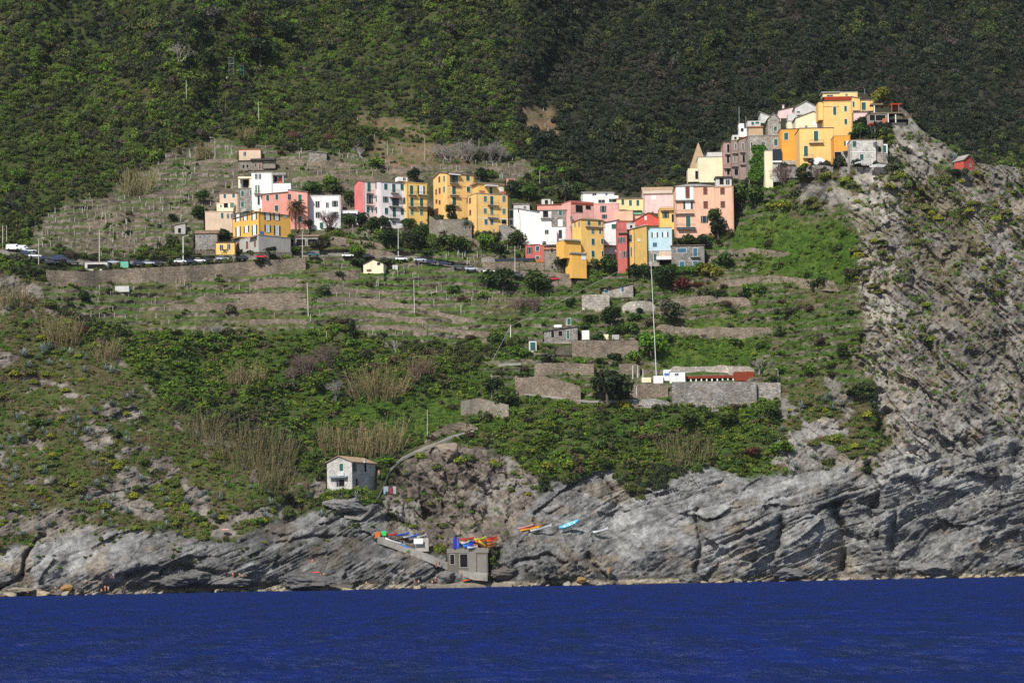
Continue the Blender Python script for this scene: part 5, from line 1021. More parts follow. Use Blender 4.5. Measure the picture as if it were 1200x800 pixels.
# ------------------------------------------------------------------ boulders on the shore
def boulder(lb, x, y, w, h, c, seed):
    Yq = Yt(x, y-1)-1.5; k = Yq/F; rx_, rz_ = w*.5*k, h*.62*k
    th = np.linspace(.001, math.pi-.001, 26); ph_ = np.linspace(0, math.tau, 37)[:-1]; T, P_ = np.meshgrid(th, ph_, indexing='ij')
    D_ = np.stack([np.sin(T)*np.cos(P_), np.sin(T)*np.sin(P_), np.cos(T)], -1); q_ = np.random.default_rng(seed); f = np.full(T.shape, 1.5)
    for i in range(22):
        nn = q_.normal(size=3); nn /= np.linalg.norm(nn); dt = D_@nn; f = np.minimum(f, np.where(dt > .05, q_.uniform(.62, .95)/np.maximum(dt, .05), 9))
    f = f*(1+.13*fbm(D_[..., 0]*3+seed, D_[..., 2]*4+D_[..., 1], 3, seed))
    V = np.stack([D_[..., 0]*f*rx_*1.15, D_[..., 1]*f*rx_*.7, D_[..., 2]*f*rz_*1.1], -1)
    mb = MB(); mb.loft([[tuple(p) for p in r] for r in V]); m, t = newmat('boulder_rock_%d' % seed, .92, .15)
    t.l.new(t.ramp(t.noise(.9, 6, .7, t.geo()), [(.3, tuple(v*.55 for v in c)), (.7, tuple(v*1.2 for v in c))]), t.b.inputs['Base Color']); t.bump(t.noise(2.5, 5, .7, t.geo()), .7, .3)
    o = mb.build('boulder', m); o.location = at(x, y-h*.35, Yq); tag(o, lb, 'boulder'); ALLPTS.append(('boulder', lb, x, y))
boulder('big flat dark boulder with a lighter top under the sunbathers', 357, 688, 58, 17, (.13, .125, .12), 1); boulder('rusty orange boulder beside the standing bathers at the left shore', 79.5, 692, 14, 8, (.33, .19, .07), 2)
boulder('dark rounded boulder right of the rusty one', 94, 693, 9, 5, (.06, .055, .05), 3); boulder('reddish boulder at the foot of the grey headland', 714, 671, 8, 8, (.26, .17, .11), 4)
boulder('ochre weed-stained boulder at the water edge of the headland', 682, 682, 15, 6, (.28, .17, .07), 5); boulder('tall grey boulder left of the boat shed', 520, 681, 22, 14, (.17, .16, .15), 6); boulder('broad brown shelf rock right of the boat shed', 590, 677, 40, 14, (.13, .115, .10), 7)
boulder('pale boulder crowning the brown cliff above the cove', 526, 537, 24, 21, (.27, .215, .17), 8); boulder('long grey slab rock beneath the agaves of the seaside house', 402, 598, 34, 13, (.20, .195, .185), 9)
boulder('slab rock in the middle of the left shore', 206, 686, 52, 13, (.13, .125, .115), 10); boulder('slab rock right of the middle left shore', 272, 686, 44, 11, (.17, .165, .155), 11); boulder('pale slab at the far left water edge', 30, 694, 40, 6, (.28, .24, .18), 12)
boulder('square fallen block at the foot of the big right cliff', 926, 676, 34, 11, (.16, .155, .15), 13); boulder('low fallen block under the bedded right cliff', 1094, 671, 40, 13, (.20, .19, .18), 14); boulder('fallen block at the foot of the left part of the grey slab cliff', 808, 680, 26, 8, (.15, .14, .13), 15)
# ------------------------------------------------------------------ people
def skin(c): return plain('skin_%d' % int(c[0]*100), c, .6, .3, .05)
def body_mesh(pose):
    J = {'stand': [(0, 0, .93), (0, 0, 1.2), (0, 0, 1.45), (0, 0, 1.53), (0, -.02, 1.68), (.1, 0, .9), (.12, -.02, .5), (.12, 0, .08), (.12, -.14, .03), (-.1, 0, .9), (-.13, .02, .5), (-.13, .05, .08), (-.13, -.09, .03), (.2, 0, 1.42), (.27, .02, 1.12), (.25, -.1, .88), (-.2, 0, 1.42), (-.27, .02, 1.12), (-.25, -.1, .88)],
         'reach': [(0, 0, .93), (.12, -.03, 1.18), (.26, -.05, 1.38), (.32, -.06, 1.44), (.42, -.08, 1.54), (.1, 0, .9), (.2, -.1, .5), (.16, 0, .08), (.22, -.12, .03), (-.1, 0, .9), (-.2, .05, .5), (-.3, .1, .08), (-.26, -.04, .03), (.42, -.1, 1.32), (.6, -.15, 1.12), (.72, -.2, .92), (.1, .05, 1.38), (.1, -.1, 1.08), (.3, -.2, .9)],
         'sit': [(0, 0, .14), (0, .05, .4), (0, .02, .64), (0, 0, .71), (0, -.04, .87), (.1, -.05, .14), (.15, -.4, .42), (.14, -.62, .08), (.14, -.76, .05), (-.1, -.05, .14), (-.15, -.42, .36), (-.14, -.68, .08), (-.14, -.82, .05), (.19, .02, .6), (.27, .1, .34), (.3, .12, .08), (-.19, .02, .6), (-.24, -.18, .4), (-.12, -.38, .42)],
         'lie': [(0, 0, .12), (.28, 0, .13), (.52, 0, .14), (.6, 0, .16), (.75, 0, .18), (-.03, .1, .11), (-.42, .12, .2), (-.84, .12, .09), (-.88, .12, .2), (-.03, -.1, .11), (-.42, -.13, .1), (-.85, -.14, .08), (-.9, -.14, .18), (.5, .2, .12), (.3, .3, .08), (.1, .3, .06), (.5, -.2, .12), (.66, -.34, .08), (.8, -.2, .1)]}[pose]
    E = [(0, 1), (1, 2), (2, 3), (3, 4), (0, 5), (5, 6), (6, 7), (7, 8), (0, 9), (9, 10), (10, 11), (11, 12), (2, 13), (13, 14), (14, 15), (2, 16), (16, 17), (17, 18)]
    Rr = [.15, .13, .15, .06, .115, .1, .07, .045, .04, .1, .07, .045, .04, .065, .045, .035, .065, .045, .035]
    me = bpy.data.meshes.new('person'); me.from_pydata(J, E, []); o = bpy.data.objects.new('tmp', me); COL.objects.link(o)
    md = o.modifiers.new('s', 'SKIN'); sv = me.skin_vertices[0].data
    for i, r in enumerate(Rr): sv[i].radius = (r, r*.8 if i in (0, 1, 2) else r)
    sv[0].use_root = True; ms = o.modifiers.new('u', 'SUBSURF'); ms.levels = 1; ms.render_levels = 1
    dg = bpy.context.evaluated_depsgraph_get(); m2 = bpy.data.meshes.new_from_object(o.evaluated_get(dg)); bpy.data.objects.remove(o)
    m2.polygons.foreach_set('use_smooth', [True]*len(m2.polygons)); return m2, J
BODY = {p: body_mesh(p) for p in ('stand', 'reach', 'sit', 'lie')}
def person(lb, x, y, pose, cloth, sk=(.50, .27, .18), shirt=None, rz=0, dY=-2.2, towel=None):
    m2, J = BODY[pose]; m = m2.copy(); m.materials.clear(); m.materials.append(skin(sk))
    o = link('person', m); Yq = Yt(x, y+1)+dY; o.location = at(x, y+.3, Yq); o.rotation_euler = (0, 0, rz); tag(o, lb, 'person', 'people on the shore')
    Jv = [Vector(j) for j in J]
    h = MB(); c = Jv[4]; up = (Jv[4]-Jv[3]).normalized()
    rg = [[tuple(c+up*(.05+.11*math.sin(t))+Vector((math.cos(k)*.125*math.cos(t), math.sin(k)*.125*math.cos(t)+.02, 0))) for k in [math.tau*i/8 for i in range(8)]] for t in (-.3, .2, .7, 1.2, 1.5)]
    h.loft(rg); h.build('hair', plain('dark_hair', (.03, .02, .015), .6), o, True)
    s = MB()
    s.bar(Jv[0]+(Jv[0]-Jv[1]).normalized()*.06, Jv[0]+(Jv[1]-Jv[0])*.35, .175, 10, .16)
    for a, b_ in ((5, 6), (9, 10)): s.bar(Jv[a], Jv[a]+(Jv[b_]-Jv[a])*.45, .115, 8, .095)
    s.build('shorts', plain('cloth_%d_%d_%d' % tuple(int(v*100) for v in cloth), cloth, .85), o)
    if shirt:
        s = MB(); s.bar(Jv[0]+(Jv[1]-Jv[0])*.2, Jv[2], .165, 10, .19)
        for a, b_ in ((13, 14), (16, 17)): s.bar(Jv[2]+(Jv[a]-Jv[2])*.5, Jv[a]+(Jv[b_]-Jv[a])*.5, .095, 8, .07)
        s.build('shirt', plain('cloth_%d_%d_%d' % tuple(int(v*100) for v in shirt), shirt, .85), o)
    ALLPTS.append(('person', lb, x, y))
DK, BL, RD, WH = (.02, .02, .03), (.04, .08, .3), (.5, .05, .04), (.7, .7, .7)
person('bather in dark trunks standing left of the rusty orange boulder', 65, 693, 'stand', DK); person('bather leaning on the left side of the rusty orange boulder', 71.8, 692.5, 'reach', RD); person('lone bather sitting at the far left water edge', 33, 694, 'sit', RD)
person('person in black standing on the left rock slab', 130, 677, 'stand', DK, shirt=DK); person('person in lilac standing next to the one in black', 133, 677.5, 'stand', (.3, .28, .45), shirt=(.4, .38, .55))
person('sunbather in dark swimwear sitting on the left slab', 101, 681.5, 'sit', DK); person('sunbather lying on a blue towel on the left slab', 107, 681.5, 'lie', BL)
person('leftmost bather of the trio at the water edge', 119, 692.5, 'sit', RD); person('middle bather of the trio at the water edge', 123.2, 692, 'stand', RD, (.55, .3, .2)); person('rightmost bather of the trio at the water edge', 127, 691.8, 'stand', WH)
person('bather with dark trunks standing at the dark middle slab', 217.5, 684, 'stand', RD); person('bather standing on the upper edge of the dark middle slab', 232.8, 679, 'stand', WH)
person('bather sitting on the rocks before the big flat boulder', 273, 676.5, 'stand', RD); person('sunbather in red lying above the shore slabs', 281, 674, 'sit', RD); person('sunbather lying beside the red one above the shore slabs', 286, 674.5, 'lie', DK)
person('bather standing high on the grey rocks above the big flat boulder', 366, 661, 'stand', RD); person('bather with pale shirt sitting on the big flat boulder', 356, 680, 'sit', BL, shirt=WH); person('sunbather lying on the big flat boulder', 367, 679.5, 'lie', BL); person('bather sitting behind the red towel', 376, 675, 'sit', DK); person('bather at the right end of the big flat boulder', 379.5, 673.5, 'sit', RD)
person('bather standing on the shore in front of the bedded rocks', 429.5, 687, 'stand', RD); person('person in pale grey sitting on the shore stones', 461, 683.5, 'sit', (.3, .3, .35), shirt=(.35, .36, .42))
person('person in a blue shirt sitting at the landing', 486, 682, 'sit', BL, shirt=BL); person('person with bare back sitting at the landing', 490.5, 682, 'sit', WH); person('sunbather sitting left of the tall grey boulder', 506.5, 682.5, 'sit', WH); person('bather standing beside the tall grey boulder', 510.5, 681, 'stand', RD)
person('person in a red shirt standing by the ramp', 511.5, 664, 'stand', DK, shirt=(.5, .04, .04), dY=-4); person('person in a dark shirt beside the one in red by the ramp', 515, 663.5, 'stand', DK, shirt=DK, dY=-4); person('person in a red top at the shed pillar', 534.5, 659, 'stand', DK, shirt=(.55, .06, .05), dY=-4); person('bather bending forward at the foot of the ramp', 541.5, 673.5, 'reach', (.5, .2, .05), dY=-4)
person('person in a pink top on the path behind the seaside house', 444, 556.5, 'stand', (.4, .4, .4), shirt=(.5, .2, .2), dY=-2)
for lb, x, y, c in [('red beach towel on the big flat boulder', 370.5, 669.5, (.55, .05, .04)), ('blue beach towel on the big flat boulder', 372, 677, (.05, .1, .4)), ('pink beach towel on the slope above the left slabs', 264, 619.5, (.6, .3, .28))]:
    Yq = Yt(x, y)-2.2; c0 = at(x, y, Yq); mb = MB(); N = 5
    for i in range(N):
        a, b_ = -1.1+2.2*i/N, -1.1+2.2*(i+1)/N
        f = lambda q: .05*math.sin(q*4)
        mb.hexa([(a, -.5, f(a)-.3), (b_, -.5, f(b_)-.3), (b_, .4, f(b_)), (a, .4, f(a))], [(a, -.5, f(a)-.26), (b_, -.5, f(b_)-.26), (b_, .4, f(b_)+.04), (a, .4, f(a)+.04)])
    o = mb.build('towel', plain('towel_%d' % int(c[0]*100), c, .9)); o.location = c0; tag(o, lb, 'towel')
# ------------------------------------------------------------------ plants: leaf meshes
def leafmat(kind):
    n = 'leaves_'+kind
    if n in _M: return _M[n]
    m = bpy.data.materials.new(n); m.use_nodes = True; t = NT(m); b = t.b; b.inputs['Roughness'].default_value = .65; b.inputs['Specular IOR Level'].default_value = .18
    if kind == 'mass':
        a = t.n.new('ShaderNodeAttribute'); a.attribute_type = 'INSTANCER'; a.attribute_name = 'tint'; col = a.outputs['Color']
    else:
        col = t.n.new('ShaderNodeObjectInfo').outputs['Color']
    v = t.n.new('ShaderNodeVertexColor'); v.layer_name = 'lc'; c = t.mix(col, v.outputs['Color'], 1, 'MULTIPLY')
    t.l.new(c, b.inputs['Base Color'])
    tr = t.n.new('ShaderNodeBsdfTranslucent'); t.l.new(t.mix(c, (1, 1.05, .6), 1, 'MULTIPLY'), tr.inputs['Color'])
    mx = t.n.new('ShaderNodeMixShader'); mx.inputs[0].default_value = .22; t.l.new(b.outputs[0], mx.inputs[1]); t.l.new(tr.outputs[0], mx.inputs[2])
    t.l.new(mx.outputs[0], t.n['Material Output'].inputs['Surface']); _M[n] = m; return m
def quads(name, P, U, V, col, mat):
    """leaf quads: centre P, half axes U, V, colour factor col"""
    n = len(P); co = np.stack([P-U-V, P+U-V*.6, P+U*.7+V, P-U*.8+V*.8], 1).reshape(-1, 3)
    me = bpy.data.meshes.new(name); me.vertices.add(4*n); me.vertices.foreach_set('co', co.astype(np.float32).ravel())
    me.loops.add(4*n); me.loops.foreach_set('vertex_index', np.arange(4*n, dtype=np.int32)); me.polygons.add(n); me.polygons.foreach_set('loop_start', np.arange(0, 4*n, 4, dtype=np.int32))
    a = me.color_attributes.new('lc', 'FLOAT_COLOR', 'POINT'); a.data.foreach_set('color', np.repeat(np.concatenate([col, np.ones((n, 1))], 1), 4, 0).astype(np.float32).ravel())
    me.materials.append(mat); me.update(); me.validate(); return me
def unit(v): return v/np.maximum(np.linalg.norm(v, axis=-1, keepdims=True), 1e-6)
def crown(seed, n, leaf, lobes=9, zs=.85, spread=.62, lift=.8, inner=.25, mat='mass', brown=.06, lv=.28):
    r = np.random.default_rng(seed); c = unit(r.normal(size=(lobes, 3)))*r.uniform(.25, 1, (lobes, 1))**.5*spread; c[:, 2] = np.abs(c[:, 2])*1.0-.22; rad = r.uniform(.30, .52, lobes)
    k = r.integers(0, lobes, n); d = unit(r.normal(size=(n, 3))+np.array([0, 0, .35])); q = r.uniform(0, 1, n)**.5; q = np.where(r.uniform(0, 1, n) < inner, q*.8, .82+.22*r.uniform(0, 1, n))
    P = c[k]+d*(rad[k]*q)[:, None]; P[:, 2] = P[:, 2]*zs+lift*zs
    nn = unit(d+.9*r.normal(size=(n, 3))); U = unit(np.cross(nn, r.normal(size=(n, 3)))); V = np.cross(nn, U); s = leaf*r.uniform(.6, 1.3, (n, 1))
    lobec = r.uniform(1-lv, 1+lv, lobes)[k]
    col = (lobec*r.uniform(.72, 1.28, n))[:, None]*np.array([1, 1, 1])*np.where(r.uniform(0, 1, (n, 1)) < brown, np.array([[1.5, .8, .8]]), 1)
    return quads('crown', P, U*s, V*s*.8, col, leafmat(mat))
def blades(seed, n, rad, h, w, bend=.35, mat='mass', flop=.5):
    r = np.random.default_rng(seed); a = r.uniform(0, math.tau, n); q = r.uniform(0, 1, n)**.5*rad; b = np.stack([q*np.cos(a), q*np.sin(a), np.zeros(n)], -1)
    t = r.uniform(0, math.tau, n); ln = h*r.uniform(.5, 1.1, n); dirv = np.stack([np.cos(t), np.sin(t), np.zeros(n)], -1); up = unit(dirv*r.uniform(0, bend, (n, 1))+np.array([0, 0, 1]))
    P1 = b+up*(ln*.5)[:, None]; V1 = up*(ln*.5)[:, None]; sd = unit(np.cross(up, r.normal(size=(n, 3)))); U = sd*(w*r.uniform(.6, 1.3, n))[:, None]
    up2 = unit(dirv*flop+np.array([0, 0, .6])); P2 = b+up*(ln)[:, None]+up2*(ln*.18)[:, None]; V2 = up2*(ln*.2)[:, None]
    P = np.concatenate([P1, P2]); col = np.tile(r.uniform(.65, 1.3, n), 2)[:, None]*np.ones((1, 3))
    return quads('blades', P, np.concatenate([U, U*.9]), np.concatenate([V1, V2]), col, leafmat(mat))
def agave_mesh(seed, mat):
    r = np.random.default_rng(seed); P, U, V, C = [], [], [], []
    for i in range(30):
        a = i*2.399+r.uniform(-.2, .2); e = math.radians(12+70*(i/30)**1.1)+r.uniform(-.1, .1); L = r.uniform(.8, 1.1); d = np.array([math.cos(a)*math.cos(e), math.sin(a)*math.cos(e), math.sin(e)])
        sd = np.array([-math.sin(a), math.cos(a), 0])
        for j in range(3):
            P.append(d*L*(j+.5)/3+np.array([0, 0, -.05*j*j*math.cos(e)+.05])); V.append(d*L/5.6); U.append(sd*(.10, .085, .04)[j]); C.append(np.array([1, 1, 1])*r.uniform(.75, 1.25))
    return quads('agave', np.array(P), np.array(U), np.array(V), np.array(C), leafmat(mat))
def dome(seed, n, leaf, mat):
    r = np.random.default_rng(seed); d = unit(r.normal(size=(n, 3))); d[:, 2] = np.abs(d[:, 2]); P = d*(1+.1*r.normal(size=(n, 1)))*np.array([1, 1, .8]); P *= (1+.13*np.sin(d[:, :1]*7+seed)*np.cos(d[:, 1:2]*6))
    nn = unit(d+.7*r.normal(size=(n, 3))); U = unit(np.cross(nn, r.normal(size=(n, 3)))); V = np.cross(nn, U); s = leaf*r.uniform(.6, 1.3, (n, 1)); top = .75+.4*d[:, 2:3]
    return quads('dome', P, U*s, V*s, r.uniform(.7, 1.3, (n, 1))*np.array([[1, 1, 1]]), leafmat(mat))
def twigs(seed, n0=5, mat=None, fan=.55, depth=4):
    rg = random.Random(seed); mb = MB()
    def br(p, d, L, r, k):
        e = p+d*L; mb.bar(p, e, r, 3, r*.6)
        if k == 0: return
        for i in range(3 if k > 1 else 4):
            v = (d+Vector((rg.gauss(0, fan), rg.gauss(0, fan), rg.gauss(.12, fan*.6)))).normalized(); br(p+d*L*rg.uniform(.55, 1), v, L*rg.uniform(.55, .8), r*.55, k-1)
    for i in range(n0):
        br(Vector((rg.uniform(-.1, .1), rg.uniform(-.1, .1), -.05)), Vector((rg.gauss(0, .4), rg.gauss(0, .4), 1)).normalized(), .42, .026, depth)
    return mb.mesh('twigs', mat)
# ------------------------------------------------------------------ uncountable greenery: one object each
def scatter_obj(name, label, meshes, P, rot, scl, vi, tint):
    me = bpy.data.meshes.new(name); n = len(P); me.vertices.add(n); me.vertices.foreach_set('co', np.asarray(P, np.float32).ravel())
    for an, ty, dat in (('rot', 'FLOAT_VECTOR', rot), ('scl', 'FLOAT_VECTOR', scl), ('tint', 'FLOAT_COLOR', np.concatenate([tint, np.ones((n, 1))], 1))):
        a = me.attributes.new(an, ty, 'POINT'); a.data.foreach_set('color' if ty == 'FLOAT_COLOR' else 'vector', np.asarray(dat, np.float32).ravel())
    a = me.attributes.new('vi', 'INT', 'POINT'); a.data.foreach_set('value', np.asarray(vi, np.int32))
    o = link(name, me); tag(o, label, None, None, 'stuff')
    cl = bpy.data.collections.new(name+'_leaf_clumps')
    for i, m in enumerate(meshes): cl.objects.link(bpy.data.objects.new('%s_leaf_clump_%02d' % (name, i), m))
    gn = bpy.data.node_groups.new(name, 'GeometryNodeTree'); gn.interface.new_socket('Geometry', in_out='INPUT', socket_type='NodeSocketGeometry'); gn.interface.new_socket('Geometry', in_out='OUTPUT', socket_type='NodeSocketGeometry')
    N = gn.nodes; L = gn.links; gi = N.new('NodeGroupInput'); go = N.new('NodeGroupOutput'); ip = N.new('GeometryNodeInstanceOnPoints'); ci = N.new('GeometryNodeCollectionInfo')
    ci.inputs['Collection'].default_value = cl; ci.inputs['Separate Children'].default_value = True; ci.inputs['Reset Children'].default_value = True
    ip.inputs['Pick Instance'].default_value = True
    def na(nm, ty):
        q = N.new('GeometryNodeInputNamedAttribute'); q.data_type = ty; q.inputs['Name'].default_value = nm; return q.outputs['Attribute']
    L.new(gi.outputs[0], ip.inputs['Points']); L.new(ci.outputs[0], ip.inputs['Instance']); L.new(na('vi', 'INT'), ip.inputs['Instance Index']); L.new(na('rot', 'FLOAT_VECTOR'), ip.inputs['Rotation']); L.new(na('scl', 'FLOAT_VECTOR'), ip.inputs['Scale'])
    L.new(ip.outputs[0], go.inputs[0]); md = o.modifiers.new('greenery', 'NODES'); md.node_group = gn; return o
NOB = blur(NOVEG, .8, .8)
NV1 = NOVEG > .5
def spots(n, dens, seed, jit=1):
    """random places on the slope, as many as the density map asks for"""
    r = np.random.default_rng(seed); x = r.uniform(GX[0]+5, GX[-1]-5, n); y = r.uniform(GY[0]+5, 694, n)
    k = r.uniform(0, 1, n) < samp(dens, x, y); return x[k], y[k]
def world(x, y, dY=0):
    Y = samp(YT, x, y)+dY; a = (x-600)/F; b = (YH-y)/F
    return np.stack([(a*CR+b*SR)*Y, Y, HC+(-a*SR+b*CR)*Y], -1)
RISE = samp
def pick(r, cols, n, v=.18):
    C = np.array(cols)[r.integers(0, len(cols), n)]; return np.clip(C*r.uniform(1-v, 1+v, (n, 1))*r.uniform(.92, 1.08, (n, 3)), .003, .7)
r = np.random.default_rng(5)
free = 1-np.clip(NOVEG, 0, 1)
# hillside woods
open_ = sstep(-.15, .15, fbm(PX/40, PY/26, 4, 401)+.3)
patchF = fbm(PX/70, PY/45, 4, 403)
wood = np.clip((WT['G']*(.80+.2*patchF)+WT['F']*.95), 0, 1)*free*sstep(1.2, .9, WT['V']+WT['E'])
x, y = spots(125000, wood, 11); nfront = len(x)
gb = np.abs(np.gradient(YT, axis=0))*(BACK > .02)*(BACK < .97)*(PX > 700); jj, ii = np.nonzero(gb > 4); pr = gb[jj, ii]/gb[jj, ii].sum(); q = np.random.default_rng(12).choice(len(jj), 2600, p=pr)
x = np.concatenate([x, GX[ii[q]]+np.random.default_rng(13).uniform(-.5, .5, len(q))]); y = np.concatenate([y, GY[jj[q]]+np.random.default_rng(14).uniform(-.5, .5, len(q))]); dens_far = samp(BACK, x, y)
P = world(x, y); n = len(x); k = P[:, 1]/F
F_ = samp(blur(WT['F'], 45, 22), x, y)+.35*fbm(x/60, y/40, 4, 415) > r.uniform(.30, .70, n)
dark = [(.026, .037, .020), (.032, .045, .024), (.040, .052, .027), (.022, .031, .018), (.050, .060, .028)]; brn = [(.062, .055, .042), (.075, .062, .05), (.055, .052, .034), (.068, .064, .054)]
grn = [(.066, .088, .022), (.085, .108, .026), (.05, .068, .02), (.09, .12, .03), (.042, .058, .018), (.07, .08, .03)]; brt = [(.10, .16, .022), (.12, .17, .03), (.085, .14, .02)]
f = fbm(x/55, y/40, 4, 411); f2 = fbm(x/18, y/14, 3, 412); u = r.uniform(0, 1, n)
tint = np.where((F_)[:, None], pick(r, dark, n), pick(r, grn, n))
tint = np.where((F_ & (f+.5*f2 > .42) & (u < .6))[:, None], pick(r, brn, n), tint)
tint = np.where((F_ & (f+.4*f2 < -.42) & (u < .6))[:, None], pick(r, grn, n), tint)
tint = np.where((~F_ & (f < -.18) & (u < .65))[:, None], pick(r, dark, n), tint)
tint = np.where((~F_ & (f2+.4*f > .34) & (u < .75))[:, None], pick(r, brt, n), tint)
tint = np.where((~F_ & (u > .93))[:, None], pick(r, brn, n), tint)
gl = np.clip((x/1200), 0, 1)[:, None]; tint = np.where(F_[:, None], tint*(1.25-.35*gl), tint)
szn = .58+.5*vn2(x/90, y/55, 417); tint = np.where(F_[:, None], tint, tint*1.14)
rad = szn*np.where(F_, r.uniform(3.2, 8, n)*(1+.6*(r.uniform(0, 1, n) < .10)), r.uniform(3.0, 7.5, n)*(1+.5*(r.uniform(0, 1, n) < .12)))*k; rad[nfront:] = r.uniform(1.2, 2.3, n-nfront)
CROWN = [crown(500+i, 300, .115, 9, .9, lv=.16) for i in range(6)]+[crown(520+i, 260, .125, 6, .6, .7, .6, lv=.16) for i in range(3)]
rz = np.stack([np.zeros(n), np.zeros(n), r.uniform(0, 6.28, n)], -1); sc = rad[:, None]*np.stack([r.uniform(.85, 1.15, n), r.uniform(.85, 1.15, n), r.uniform(.8, 1.35, n)], -1)
P[:, 2] -= rad*.3
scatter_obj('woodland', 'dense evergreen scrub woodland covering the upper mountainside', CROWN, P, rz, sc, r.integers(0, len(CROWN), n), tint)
NW = n
# scrub of the lower slopes
treads = 1-np.clip(RISER*1.0, 0, 1)
ns = fbm(PX/30, PY/20, 4, 421); ns2 = fbm(PX/60, PY/40, 3, 422)
Lr = sstep(560, 500, PX)
scr = WT['S']*.98+WT['R']*np.clip(1.4*(ns-.02), 0, .85)*sstep(664, 630, PY+18*ns2)*sstep(480, 400, PX)+WT['M']*np.clip(.25+.8*ns, .05, .9)+WT['H']*np.clip(.55+.6*ns, .05, 1)*treads+WT['A']*(1-pk)*np.clip(.62+.6*ns, .2, 1)+WT['T']*np.clip(.2+.8*(ns-.1), .04, .9)*treads+WT['V']*np.clip(.9*(ns-.05), .02, .8) \
    + WT['C']*np.clip(1.3*(ns+.25*ns2+.10)+.35*sstep(360, 240, PY), .05, .95)*sstep(580, 330, PY)+WT['B']*np.clip(1.2*(ns-.15), 0, .55)+WT['E']*np.clip(ns, 0, .25)
scr = np.clip(scr, 0, 1)*free*(1-BACK)*(1-.75*PILLAR)
x, y = spots(104000, scr*.66, 21); P = world(x, y); n = len(x); k = P[:, 1]/F; u = r.uniform(0, 1, n); f = fbm(x/45, y/30, 4, 431); f2 = fbm(x/14, y/10, 3, 432)
zone = {q: samp(WT[q], x, y) for q in names}
tint = pick(r, [(.08, .125, .014), (.105, .155, .018), (.065, .10, .014), (.125, .175, .022)], n)
tint = np.where((f < -.15)[:, None], pick(r, [(.036, .06, .014), (.046, .075, .016), (.055, .068, .022)], n), tint)
tint = np.where((f2 > .35)[:, None], pick(r, [(.10, .17, .02), (.12, .20, .025), (.09, .15, .02)], n), tint)
Az = (zone['A']+zone['C']+zone['B']+zone['R']) > .5
tint = np.where((Az & (u < .42))[:, None], pick(r, [(.15, .18, .022), (.12, .15, .03), (.18, .19, .03)], n), np.where((Az & (u < .78))[:, None], pick(r, [(.05, .075, .02), (.07, .10, .025), (.085, .085, .035), (.10, .115, .04)], n), tint))
tint = np.where((~Az & (u > np.where(zone['S'] > .5, .97, .92)))[:, None], pick(r, [(.13, .09, .055), (.10, .065, .045), (.16, .12, .07)], n), tint)
rad = np.where(zone['S'] > .5, r.uniform(2.8, 7, n), np.where(Az, r.uniform(1.3, 4.2, n), r.uniform(2, 5, n)))*k
tint = tint*1.15
BUSH = [crown(600+i, 170, .15, 7, .75, .6, .55) for i in range(5)]
rz = np.stack([np.zeros(n), np.zeros(n), r.uniform(0, 6.28, n)], -1); sc = rad[:, None]*np.stack([r.uniform(.85, 1.2, n), r.uniform(.85, 1.2, n), r.uniform(.7, 1.15, n)], -1); P[:, 2] -= rad*.2
scatter_obj('undergrowth', 'green and ochre scrub covering the lower slopes and cliffs', BUSH, P, rz, sc, r.integers(0, len(BUSH), n), tint)
NS = n
# grass and weeds on the terraces and meadows
grs = (WT['M']*1.5+WT['H']*np.clip(.9+.4*ns2, .3, 1)*treads+WT['T']*np.clip(.9+.6*ns2, .25, 1)*treads+WT['V']*np.clip(.6+.6*ns2, .2, 1)*treads+WT['S']*.5+WT['A']*(1-pk)*.75+WT['C']*np.clip(ns+.35, .1, .8)*sstep(580, 330, PY)+WT['E']*.3+WT['B']*.15+WT['G']*.3)*free*(1-BACK)
x, y = spots(150000, np.clip(grs, 0, 1)*.62, 31); P = world(x, y); n = len(x); k = P[:, 1]/F; u = r.uniform(0, 1, n); f = fbm(x/50, y/16, 4, 441); V_ = samp(WT['V'], x, y) > .5; A_ = samp(WT['A']+WT['C']+WT['B'], x, y) > .5
tint = pick(r, [(.085, .16, .02), (.10, .19, .025), (.12, .20, .03), (.075, .13, .02)], n); M_ = samp(WT['M'], x, y) > .5
tint = np.where((f > .40)[:, None] & ~M_[:, None], pick(r, [(.19, .15, .075), (.22, .18, .09), (.14, .13, .05)], n), tint)
tint = np.where((V_ & (u < .50))[:, None], pick(r, [(.24, .19, .13), (.20, .155, .105), (.28, .235, .175), (.15, .13, .075)], n), tint)
tint = np.where((A_ & (u < .42))[:, None], pick(r, [(.17, .125, .07), (.14, .13, .05), (.20, .15, .09)], n), tint)
tint = tint*1.12
TUFT = [blades(700+i, 46, .9, .8, .05, .5) for i in range(4)]
T_z = samp(WT['T']+WT['V'], x, y) > .5; sc = (r.uniform(1.8, 4.2, n)*np.where(T_z, .62, 1)*k)[:, None]*np.ones((1, 3)); rz = np.stack([np.zeros(n), np.zeros(n), r.uniform(0, 6.28, n)], -1)
scatter_obj('grass', 'grass and dry weeds growing on terraces and slopes', TUFT, P, rz, sc, r.integers(0, 4, n), tint)
print('instances', NW, NS, n)
